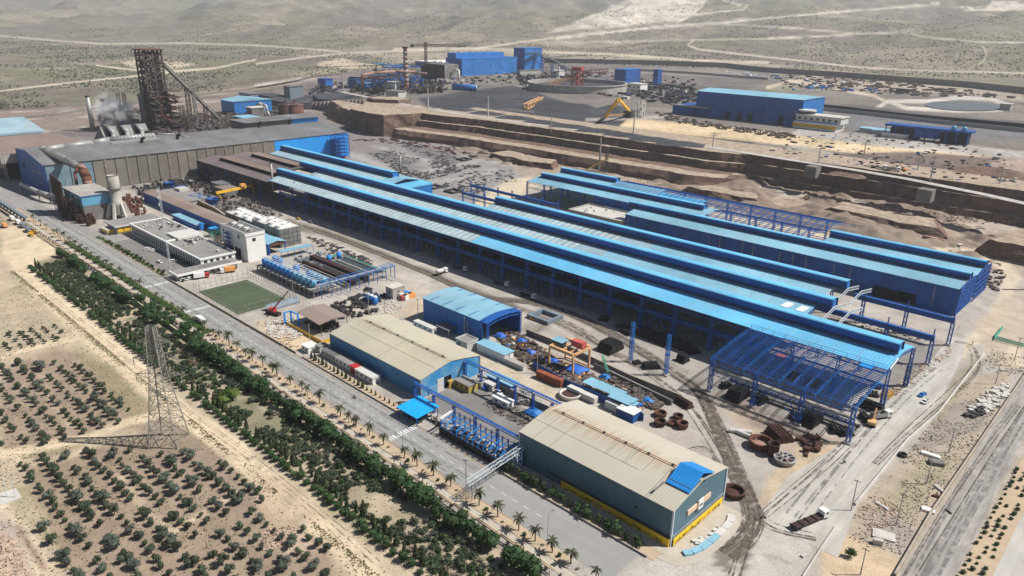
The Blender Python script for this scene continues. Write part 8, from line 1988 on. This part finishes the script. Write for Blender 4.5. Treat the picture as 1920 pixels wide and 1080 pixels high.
for x in xs_p:
 if last-x<2.2: continue
 last=x;s=rr.uniform(.72,1.18)*(1 if x>-300 else .92);y=130.2+rr.uniform(-.3,.3)
 t=thing('date_palm',ordn(n)+' date palm counting from the near end of the roadside verge','palm tree',(x,y,0),'date palms along the main road');t.rotation_euler=(0,0,rr.uniform(0,6.28));t.scale=(s,s,s*rr.uniform(.85,1.2));t.rotation_euler[0]=rr.gauss(0,.05);n+=1
 o=kid('trunk',pt,t)
 for k in range(22 if n<32 else 18): o=kid('frond',fr_,t);o.location=(0,0,4.4);o.rotation_euler=(rr.uniform(-.25,.25),rr.uniform(-.75,.45),k*2.4+rr.uniform(-.2,.2));sc__=rr.uniform(.75,1.05);o.scale=(sc__,)*3
 if n % 1==0:
  xm=x+rr.uniform(2.4,3.4);plant_('bush' if n % 2 else 'dry',xm,130+rr.uniform(-.5,.5),.5 if n % 2 else .32,'verge_bush',('small clipped bush ' if n % 2 else 'small bare brown bush ')+'between the date palms','bush','little bushes between the palms')
mb=MB()
for k in range(2600):
 x=rr.uniform(-520,-318);y=rr.uniform(128.6,132) if rr.random()>.25 else rr.uniform(147.5,150) ;
 if y>140 and not (x<-413): continue
 mb.cbox(x,y,.03,rr.uniform(.5,1.3),rr.uniform(.4,1),rr.uniform(.15,.75),rr.uniform(0,3))
solo(mb,'verge_planting','grass','bright green low planting under the farther palms','ground cover')['kind']='stuff'
for k in range(15): plant_('garden',-141+k*3.6,149.3+rr.uniform(-.4,.4),rr.uniform(.85,1.1),'garden_tree',ordn(k)+' leafy shrub tree from the lattice bridge, below the yellow banner','tree','shrub trees beside the nearest warehouse',v=k % 3)
for k in range(22): plant_('cypress',-261+k*2.9,149.4,rr.uniform(.55,.95) if k<15 else .45,'young_cypress',ordn(k)+' young cypress from the far end of the bed before the blue walled warehouse','tree','young cypresses by the blue walled warehouse',v=k % 3)
for k in range(16): plant_('garden',-500+k*5.6+rr.uniform(-1,1),149+rr.uniform(-.5,.5),rr.uniform(.5,.8),'garden_tree','small garden tree in the planted strip before the office car park','tree','garden trees by the office car park')
for k in range(12): plant_('bush',-450+k*3.6,166.2,.7,'hedge_bush','dark clipped bush at the foot of the office block wall','bush','bushes under the office windows')
for k in range(6): plant_('garden',-397+rr.uniform(1,2.5),152+k*6,.5,'garden_tree','small tree in front of the white canopy building','tree','trees before the white canopy building')
a=P(1593,1045);plant_('garden',a[0],a[1],.8,'lone_shrub','lone dark shrub on the bare sandy traffic island','shrub',None)
a=P(1822,478);plant_('dry',a[0],a[1],.9,'lone_shrub','lone dark shrub beside the dirt track behind the far hall','shrub',None)
for k in range(3):
 for j in range(26):
  x=-21.4+k*2.2+rr.uniform(-.4,.4);y=190+j*3.3+rr.uniform(-.5,.5)
  if rr.random()>.1: plant_('bush',x,y,rr.uniform(.4,.65),'median_bush','small dark bush in the planted median at the right edge','bush','bushes in the median strip',v=1)
structure(bx_(-22,-15,188,300,-.05,.09),'median_strip','sand_verge')
# tufts, dry grass and stones that break up the bare ground
def tufts(name,m,label,n,fx,s0,s1,seed,dens=.5):
 r2=np.random.RandomState(seed);vs=[];fs=[];c=0
 while c<n:
  x,y=fx(r2)
  if float(fbm(x,y,16,seed,3))<dens:
   if r2.rand()>.1: continue
  s=r2.uniform(s0,s1)
  for q in range(3):
   a=r2.uniform(0,3.14);b=len(vs);dx,dy=math.cos(a)*s,math.sin(a)*s;vs+=[(x-dx,y-dy,0),(x+dx,y+dy,0),(x+dx*1.2+r2.uniform(-.1,.1),y+dy*1.2,s*r2.uniform(.4,.9)),(x-dx*1.2,y-dy*1.2+r2.uniform(-.1,.1),s*r2.uniform(.4,.9))];fs.append((b,b+1,b+2,b+3))
  c+=1
 me=bpy.data.meshes.new(name);me.from_pydata(vs,[],fs);me.materials.append(M[m]);o=bpy.data.objects.new(name,me);COL.objects.link(o);tag(o,label,'grass',None,'stuff')
tufts('dry_tufts','dry_grass','dry yellow grass tufts over the orchard ground',6000,lambda r_: (r_.uniform(-420,-125),r_.uniform(20,91)),.10,.30,71);tufts('weed_tufts','leaf_belt','dark weeds scattered through the orchard and belt',2600,lambda r_: (r_.uniform(-480,-100),r_.uniform(22,118)),.12,.32,72,.55)
tufts('road_edge_grass','dry_grass','dry grass beside the dirt road',3500,lambda r_: (r_.uniform(-480,-110),90.5+abs(r_.normal(0,1.2))*(-1)),.1,.3,73,.4);tufts('right_scrub','dry_grass','olive coloured dry grass between the access road and the outer road',1800,lambda r_: (r_.uniform(-52,-36),r_.uniform(200,380)),.1,.3,74,.52)
# ================================================================== pylon, masts, poles
def pylon(x,y,h=43.5):
 t=thing('lattice_pylon','tall grey steel lattice power pylon standing in the orchard','pylon',(x,y,0));a=R(44);ax=Vector((math.cos(a),math.sin(a),0));ay=Vector((-ax.y,ax.x,0));C0=Vector((x,y,0))
 def hw(z): return 4.9+(2.3-4.9)*z/24 if z<24 else 2.3+(1.2-2.3)*(z-24)/(h-24)
 cor=lambda z,i: C0+Vector((0,0,z))+ax*hw(z)*(-1,1,1,-1)[i]+ay*hw(z)*(-1,-1,1,1)[i]
 lv=[0,7,13,18,21.5,24.5,27.5,30,32.5,35,37.5,40,42,h]
 for i in range(4):
  mb=MB()
  for z0,z1 in zip(lv[:-1],lv[1:]): mb.bar(cor(z0,i),cor(z1,i),.34)
  mb.build('leg','pylon_steel',t)
 for z0,z1 in zip(lv[:-1],lv[1:]):
  mb=MB();w_=.15 if z0<20 else .12
  for i in range(4):
   j=(i+1) % 4;mb.bar(cor(z0,i),cor(z1,j),w_).bar(cor(z0,j),cor(z1,i),w_).bar(cor(z1,i),cor(z1,j),w_)
   if z0<18: m0=(cor(z0,i)+cor(z1,j))/2;mb.bar(m0,(cor(z0,i)+cor(z1,i))/2,.1).bar(m0,(cor(z0,j)+cor(z1,j))/2,.1)
  mb.build('bracing','pylon_steel',t)
 for z in (25.5,31.5,37.5):
  for s in (-1,1):
   tip=C0+ax*s*(7.5 if z<35 else 5.5)+Vector((0,0,z+.6));mb=MB()
   for d in (-1,1):
    b0=C0+ax*s*hw(z)+ay*d*hw(z)+Vector((0,0,z));b1=b0+Vector((0,0,2));mb.bar(b0,tip,.16).bar(b1,tip,.14)
    for q in (.3,.55,.8): mb.bar(b0.lerp(tip,q),b1.lerp(tip,q-.15),.1)
   mb.build('cross_arm','pylon_steel',t);cy_(tip,tip-Vector((0,0,2.6)),.16,.16,6).build('insulator','galv',t)
pylon(-237.5,78.5)
def zat(px,py,top,zb=0):
 x,y=P(px,py,zb);lo,hi=zb,zb+160
 for _ in range(30):
  m_=(lo+hi)/2
  if float(px_of(x,y,m_)[1])>top: lo=m_
  else: hi=m_
 return x,y,lo
x,y,h=zat(322,518,352);t=thing('radio_mast','thin tall lattice radio mast beside the office block','mast',(x,y,0));lt_((x,y,0),(x,y,h),.8,34,.08,.05).build('mast_body','steel_white',t)
for k in range(3): bx_(x-.6,x+.6,y-1.2,y-.9,h-2-k*4,h-.6-k*4).build('antenna','white',t)
poles=[(1596,957,899,'beside the end of the pale barrier'),(1779,849,802,'near the white capsule slab by the outer road'),(1680,985,924,'in the dry grass by the outer road'),(1613,1078,1027,'on the sandy traffic island'),(1737,907,862,'next to the dark open skip'),(1902,675,632,'near the green pipes at the right edge'),(1866,720,682,'behind the white concrete barriers'),(692,594,547,'left of three beyond the cream roof'),(722,589,560,'middle of three beyond the cream roof'),(784,599,560,'right of three beyond the cream roof'),(582,651,607,'at the corner of the yellow fence'),(522,756,725,'in front of the belt pines, far one'),(669,856,808,'in front of the belt pines opposite the crossing'),(865,982,927,'in front of the belt pines by the lattice bridge'),(412,682,642,'among the belt pines, left of a close pair'),(450,697,660,'among the belt pines, right of a close pair'),(1195,779,725,'left of the tall twin poles in the scrap yard'),(1203,776,732,'right of the tall twin poles in the scrap yard'),(1007,700,647,'left of two thin ones in the scrap yard'),(1015,683,651,'right of two thin ones in the scrap yard'),(116,458,430,'farthest one beside the palm row'),(68,420,398,'by the blue pipe rack'),(443,495,455,'white one at the corner of the white tower'),(551,563,525,'at the end of the filter tank platform'),(823,528,508,'beside the mixer truck in the yard')]
for px,py,top,w_ in poles:
 x,y,h=zat(px,py,top);t=thing('utility_pole','slim concrete pole '+w_,'pole',(x,y,0),'utility poles around the works');cy_((x,y,0),(x,y,h),.2,.12,7).build('shaft','concrete',t);bx_(x-1,x+1,y-.08,y+.08,h-.7,h-.5).build('cross_arm','galv_dark',t)
lm=[(1031,1017,961),(629,762,719),(534,697,661),(389,592,572),(452,645,609),(755,850,805),(298,545,527),(228,510,494),(175,485,470)]
for k,(px,py,top) in enumerate(sorted(lm,reverse=True)):
 x,y,h=zat(px,py,top);y=131.6;t=thing('street_lamp',ordn(k)+' street lamp counting from the near end of the main road','street lamp',(x,y,0),'street lamps of the main road');cy_((x,y,0),(x,y,h),.11,.07,7).build('post','galv',t);br_((x,y,h),(x,y+1.8,h+.4),.09).build('arm','galv',t);bx_(x-.2,x+.2,y+1.4,y+2.2,h+.3,h+.45).build('lamp_head','galv_dark',t)
x,y,h=zat(874,941,862);t=thing('camera_mast','grey mast with a round platform head beside the lattice bridge','mast',(x,y,0));cy_((x,y,0),(x,y,h),.17,.12,8).build('post','galv',t);cy_((x,y,h),(x,y,h+.5),.9,.9,10).build('head','galv',t)
for k,(px,py,top,w_) in enumerate([(1187,257,205,'large one above the cut bank near the yellow stacker'),(1033,246,208,'on the bank road left of the yellow stacker'),(915,219,181,'on the bank road in front of the coal heaps'),(803,205,165,'at the corner of the cut bank'),(723,192,165,'above the cliff'),(645,183,140,'left of the chimney plant'),(600,178,155,'by the small head house'),(570,166,142,'far left one before the plain'),(490,164,144,'farthest left one on the plain edge'),(1336,276,247,'above the middle of the cut bank'),(1534,307,271,'right part of the bank road'),(1743,343,291,'big one on the concrete abutment at the right'),(1620,290,266,'behind the bank road on brown soil'),(1720,320,294,'thin one left of the big abutment pole'),(1874,345,315,'far right one on the plateau')]):
 if px<700: x,y,z=G(px,py)
 else: z=26;x,y=P(px,py,z)
 h=zat(px,py,top,z)[2]-z;t=thing('power_pole','tall pale power pole, '+w_,'pole',(x,y,z),'power poles on the plateau');cy_((x,y,z-1),(x,y,z+h),.9 if h>22 else .55,.5 if h>22 else .35,8).build('shaft','concrete_light' if h>22 else 'galv',t)
 for q in (.9,.78): br_((x-3,y-3,z+h*q),(x+3,y+3,z+h*q),.35).build('cross_arm','galv_dark',t)
x,y,h=zat(1123,325,258);t=thing('power_pole','tall tapered power pole with a cage behind the blue halls','pole',(x,y,0));cy_((x,y,0),(x,y,h),1.1,.6,10).build('shaft','concrete',t);a=P(1100,318,12);b=P(1141,296,24);br_((*a,12),(*b,24),.9).build('yellow_jib','yellow',t);lt_((x+6,y+3,0),(x+6,y+3,26),2,8,.4,.25).build('frame','dark_steel',t)
for px,py,s in ((1525,312,1),(1738,355,1)):
 x,y=P(px,py,26);structure(bx_(x-5,x+5,y-5,y+5,17,26.3),'abutment','concrete_dark')
x,y=P(12,930);t=thing('switch_frame','three pale masts on a concrete slab at the left edge of the orchard','mast',(x,y,0));bx_(x-2,x+4.5,y-3,y+3,0,.5).build('slab','concrete_light',t)
for k in range(3): cy_((x-1+k*2.2,y-1.5+k*1.6,.5),(x-1+k*2.2,y-1.5+k*1.6,7.5),.13,.1,7).build('mast','steel_white',t)
clutter('debris_pile','rubble_brick','red brown debris pile in the bottom left corner','rubble',[(0,1000),(25,1010),(60,1085),(0,1085)],260,.3,1.6,.6,41);clutter('stone_pile','rubble_brick','pinkish stone pile between the orchard and the dirt road','rubble',[(500,995),(550,985),(555,1000),(510,1035),(490,1030)],420,.25,.7,.6,42)
clutter('brick_scatter','rubble_brick','scattered orange bricks near the pylon foot','rubble',[(360,850),(400,830),(390,845),(350,865)],80,.2,.5,.3,43)
# ================================================================== vehicles (built once per kind at the origin, x forward)
def kit(d):
 return {k: (v[0].mesh(k.split('.')[0],v[1]),v[2] if len(v)>2 else None) for k,v in d.items()}
def whl(x,y,r_,w=.28): return cy_((x,y-w/2,r_),(x,y+w/2,r_),r_,r_,12)
def wheels(pos,r_,d):
 for i,(x,y) in enumerate(pos): d['wheel.%d' % i]=(whl(x,y,r_),'tyre')
def car(body,pick=False):
 d={};L,W=4.4,1.75
 mb=MB();mb.prism([(-L/2,-W/2),(L/2-.3,-W/2),(L/2,-W/2+.3),(L/2,W/2-.3),(L/2-.3,W/2),(-L/2,W/2)],.35,.88)
 d['body']=(mb,body);c=MB()
 x0,x1=(-.2,1.1) if pick else (-1.5,1.0)
 c.add([(x0-.2,-.8,.88),(x1+.4,-.8,.88),(x1+.4,.8,.88),(x0-.2,.8,.88),(x0,-.65,1.38),(x1-.2,-.65,1.38),(x1-.2,.65,1.38),(x0,.65,1.38)],[(0,1,5,4),(1,2,6,5),(2,3,7,6),(3,0,4,7)]);d['windows']=(c,'glass')
 d['roof']=(bx_(x0,x1-.2,-.66,.66,1.38,1.45),body)
 if pick: d['load_bed']=(bx_(-2.0,-.55,-.7,.7,.885,1.0),'dark_steel')
 wheels([(-1.35,-.78),(-1.35,.78),(1.4,-.78),(1.4,.78)],.33,d);return kit(d)
def truck(cab,L=9,bed='dark_steel',kind_='flat',bw=2.5):
 d={};mb=MB().prism([(.0,-1.2),(2.0,-1.2),(2.2,-1.0),(2.2,1.0),(2.0,1.2),(0,1.2)],.7,2.9);d['cab']=(mb,cab);d['windscreen']=(bx_(2.2,2.24,-1,1,1.8,2.6),'glass');d['side_window']=(bx_(.8,1.8,-1.24,-1.2,1.8,2.5),'glass')
 d['chassis']=(bx_(-L,.6,-.5,.5,.75,1.05),'black_steel')
 if kind_=='flat':
  d['flatbed']=(bx_(-L,-.3,-bw/2,bw/2,1.08,1.3),bed)
  for k in range(5): d['stake.%d' % k]=(bx_(-L+.2+k*(L-.6)/4,-L+.35+k*(L-.6)/4,-bw/2,bw/2,1.3,1.62),'black_steel')
 elif kind_=='box': d['cargo_box']=(bx_(-L,-.3,-bw/2,bw/2,1.1,3.5),bed)
 elif kind_=='tip':
  m2=MB();m2.box(-L,-.3,-bw/2,-bw/2+.12,1.1,2.6).box(-L,-.3,bw/2-.12,bw/2,1.1,2.6).box(-.42,-.3,-bw/2+.12,bw/2-.12,1.1,2.8).box(-L,-L+.12,-bw/2+.12,bw/2-.12,1.1,2.6).box(-L+.12,-.42,-bw/2+.12,bw/2-.12,1.1,1.3);d['tipper_body']=(m2,bed)
 elif kind_=='mix': d['drum']=(cy_((-L,0,2.8),(-L+1.5,0,2.5),.7,1.25,14).cyl((-L+1.5,0,2.5),(-1.6,0,2.2),1.25,1.2,14).cyl((-1.6,0,2.2),(-.6,0,2.1),1.2,.6,14),bed)
 wheels([(1.2,-1.05),(1.2,1.05),(-L+1,-1.05),(-L+1,1.05),(-L+2.2,-1.05),(-L+2.2,1.05)],.5,d);return kit(d)
KITS={'car_white': car('white'),'car_grey': car('galv'),'pick_blue': car('tank_blue',True),'pick_white': car('white',True),'pick_yellow': car('yellow',True),'flat_long': truck('white',12,'brown_panel'),'flat': truck('white',8,'dark_steel'),'mixer': truck('white',7,'white_dirty','mix'),'box': truck('white',7,'white','box'),'box_blue': truck('tank_blue',7,'grey_blue','box'),'fire': truck('red',6,'white','box'),'fire_white': truck('white',6,'orange','box'),'tip': truck('white',6,'galv','tip'),'dump_yellow': truck('yellow',5,'yellow','tip')}
def park(k,px,py,rz,name,label,cat,group=None,s=1,z=0):
 x,y=P(px,py,z);t=thing(name,label,cat,(x,y,z+.06),group);t.rotation_euler=(0,0,R(rz));t.scale=(s,s,s)
 for nm,(me,_) in KITS[k].items(): o=kid(nm.split('.')[0],me,t)
park('flat_long',1538,972,72,'flatbed_truck','white cabbed truck with a long empty brown flatbed turning at the junction','truck');park('pick_blue',1729,742,-100,'pickup_truck','bright blue pickup on the pale access road','pickup');park('pick_white',1734,755,-95,'pickup_truck','small white pickup just below the blue one on the access road','pickup')
park('tip',1659,783,60,'tipper_truck','white tipper truck beside the orange excavator','truck');park('flat',998,560,5,'flatbed_truck','white cabbed flatbed truck near the blue workshop on the haul road','truck');park('flat',870,508,10,'flatbed_truck','white cabbed truck half in the shade of the hall','truck');park('flat',948,537,8,'flatbed_truck','white cabbed truck third along the hall shade','truck')
park('mixer',833,512,100,'mixer_truck','white concrete mixer truck parked in the sunlit yard','truck');park('car_white',619,427,0,'parked_car','white car in the shade of the hall colonnade','car');park('car_grey',583,418,5,'parked_car','grey car under the left part of the colonnade','car');park('pick_yellow',559,411,0,'loader','small yellow vehicle at the left foot of the colonnade','vehicle')
park('box',373,602,178,'box_truck','white box truck parked on the verge among the palms','truck',s=.85);park('fire',385,521,75,'fire_engine','red and white fire engine in front of the canopy building','fire engine');park('fire_white',421,512,-110,'fire_engine','white fire engine with an orange red side','fire engine')
for k,(px,py,r_,l) in enumerate(((277,468,90,'left of the white cars on the office car park'),(287,471,95,'right of the white cars on the office car park'),(325,491,60,'at the foot of the office wall under trees'),(299,493,10,'parked by the planted strip'),(345,526,90,'first beside the canopy building'),(357,524,90,'second beside the canopy building'),(434,505,90,'at the far end of the canopy building'),(935,738,0,'on the tarmac yard by the white cabin'))): park('car_white',px,py,r_,'parked_car','white car '+l,'car','white parked cars')
for k,(px,py,q) in enumerate(((22,412,'box'),(33,419,'box'),(42,425,'box_blue'),(52,433,'box_blue'),(8,425,'fire_white'))): park(q,px,py,178,'parked_truck',ordn(k)+' lorry of the row outside the wall at the left edge','truck','lorries parked at the left edge',s=.9)
park('dump_yellow',60,443,0,'wheel_loader','yellow loader on the sand behind the left wall','loader',s=.8);park('dump_yellow',67,438,40,'wheel_loader','second yellow loader close to the first on the sand','loader',s=.7);park('pick_yellow',1002,600,20,'loader','small yellow machine beside the square grey frame','loader');park('flat',1655,318,-10,'flatbed_truck','truck on the brown plateau by the bank road','truck',z=26,s=1.3);park('tip',1680,322,20,'tipper_truck','tipper beside the excavator on the plateau','truck',z=26,s=1.3);park('tip',1795,465,-20,'tipper_truck','dark tipper truck behind the far blue hall','truck')
park('fire',152,152,10,'red_truck','tiny red truck driving the dirt road over the plain','truck',s=2.2) if False else None
def excavator(px,py,rz,m,label,z=0):
 x,y=P(px,py,z);t=thing('excavator',label,'excavator',(x,y,z));t.rotation_euler=(0,0,R(rz))
 d={'track.0': (bx_(-2,2,-1.5,-.9,0,.9),'black_steel'),'track.1': (bx_(-2,2,.9,1.5,0,.9),'black_steel'),'body': (bx_(-2.2,1.2,-1.4,1.4,1,2.2),m),'cab': (bx_(.0,1.4,.3,1.4,2.2,3.3),'glass'),'boom': (br_((1,-.2,1.8),(4.2,-.2,5.2),.6),m),'stick': (br_((4.2,-.2,5.2),(6.4,-.2,2.6),.45),m),'bucket': (bx_(5.8,6.9,-.8,.4,1.4,2.6),'dark_steel')}
 for nm,(me,_) in kit(d).items(): o=kid(nm.split('.')[0],me,t)
excavator(1634,797,100,'crane_orange','orange excavator with a raised arm by the coil stacks');excavator(1694,320,160,'orange','orange excavator loading on the brown plateau',26)
x,y=P(513,590);t=thing('mobile_crane','red mobile crane with a long dark boom beside the football pitch','crane',(x,y,0));MB().cbox(x,y,.5,8,2.6,1.1,.3).build('chassis','black_steel',t);MB().cbox(x-.5,y,1.7,3.2,2.4,1.8,.3).build('cab','red',t)
tip=Vector((*P(541,545,14),14));a=Vector((x,y,3));m1=a.lerp(tip,.5);br_(a,m1,.7).build('boom_base','red',t);br_(m1,tip,.45).build('boom_tip','black_steel',t)
for dx in (-3,-1,1.5,3): cy_((x+dx,y-1.5+dx*.3,.55),(x+dx,y+1.5+dx*.3,.55),.55,.55,10).build('wheels','tyre',t,kind='stuff')
# people and motorcycles
def skinbody(name,J,E_,m):
 me=bpy.data.meshes.new(name);me.from_pydata([j[0] for j in J],E_,[]);o=bpy.data.objects.new('tmp',me);COL.objects.link(o);md=o.modifiers.new('s','SKIN');sv=me.skin_vertices[0].data
 for i,j in enumerate(J): sv[i].radius=(j[1],j[1])
 sv[0].use_root=True;o.modifiers.new('d','SUBSURF').levels=1;dg=bpy.context.evaluated_depsgraph_get();r_=bpy.data.meshes.new_from_object(o.evaluated_get(dg));bpy.data.objects.remove(o);r_.materials.clear();r_.materials.append(M[m]);r_.name=name;return r_
def hum(sit):
 h=.75 if sit else .95;k=((.35,.12,.72),(.2,.14,.3)) if sit else ((.12,.1,.5),(-.02,.1,.06))
 J=[((0,0,h),.14),((.03,0,h+.3),.15),((.04,0,h+.52),.08),((.07,0,h+.7),.105)]
 for s in (-1,1): J+=[((.05,s*.2,h+.45),.07),((.18 if sit else .05,s*.26,h+.22),.05),((.45 if sit else .12,s*.24,h+.15 if sit else h),.04),((0,s*.1,h-.05),.1),((k[0][0],s*k[0][1],k[0][2]-(0 if sit else 0)),.075),((k[1][0],s*k[1][1],k[1][2]),.055),((k[1][0]+.14,s*k[1][1],k[1][2]-.03),.045)]
 E_=[(0,1),(1,2),(2,3)]
 for b in (4,11): E_+=[(2,b),(b,b+1),(b+1,b+2),(0,b+3),(b+3,b+4),(b+4,b+5),(b+5,b+6)]
 return skinbody('body',J,E_,'dark_steel')
BD={True: hum(True),False: hum(False)};hd=MB().sph((0,0,0),.13,8,6,1.1).mesh('head','peach')
BIKE=kit({'frame': (br_((-.5,0,.6),(.6,0,.7),.22),'black_steel'),'seat': (bx_(-.6,.1,-.14,.14,.72,.84),'tyre'),'fork': (br_((.55,0,.95),(.75,0,.33),.08),'galv'),'wheel.0': (whl(-.6,0,.32,.12),'tyre'),'wheel.1': (whl(.75,0,.32,.12),'tyre')})
for px,py,rz,sit,l in ((665,747,178,True,'riding a motorcycle up the middle of the main road'),(1582,869,250,True,'riding a motorcycle down the pale access road'),(1431,973,230,True,'riding a motorcycle over the dark wheel track'),(1797,617,0,False,'standing on the dirt track beyond the crane runway'),(1823,646,90,False,'standing on the bend of the access road')):
 x,y=P(px,py);t=thing('person','person in dark clothes '+l,'person',(x,y,.06));t.rotation_euler=(0,0,R(rz));o=kid('body',BD[sit],t);h_=bpy.data.objects.new('head',hd);COL.objects.link(h_);h_.parent=t;h_.location=(.08,0,(.75 if sit else .95)+.74)
 if sit:
  b=thing('motorcycle','dark motorcycle under the person '+l.replace('riding a motorcycle ','going '),'motorcycle',(x,y,.06));b.rotation_euler=(0,0,R(rz))
  for nm,(me,_) in BIKE.items(): o=kid(nm.split('.')[0],me,b)
# ------------------------------------------------------------------ air
hz=bx_(-12400,3500,-2600,12400,-3,760)
m=bpy.data.materials.new('haze_air');m.use_nodes=True;n=m.node_tree;n.nodes.clear()
o_=n.nodes.new('ShaderNodeOutputMaterial');v_=n.nodes.new('ShaderNodeVolumePrincipled')
v_.inputs['Color'].default_value=(.86,.90,.96,1);v_.inputs['Density'].default_value=6.5e-5;v_.inputs['Anisotropy'].default_value=.2
n.links.new(v_.outputs[0],o_.inputs['Volume']);M['haze_air']=m
o=hz.build('haze','haze_air');o['kind']='stuff'
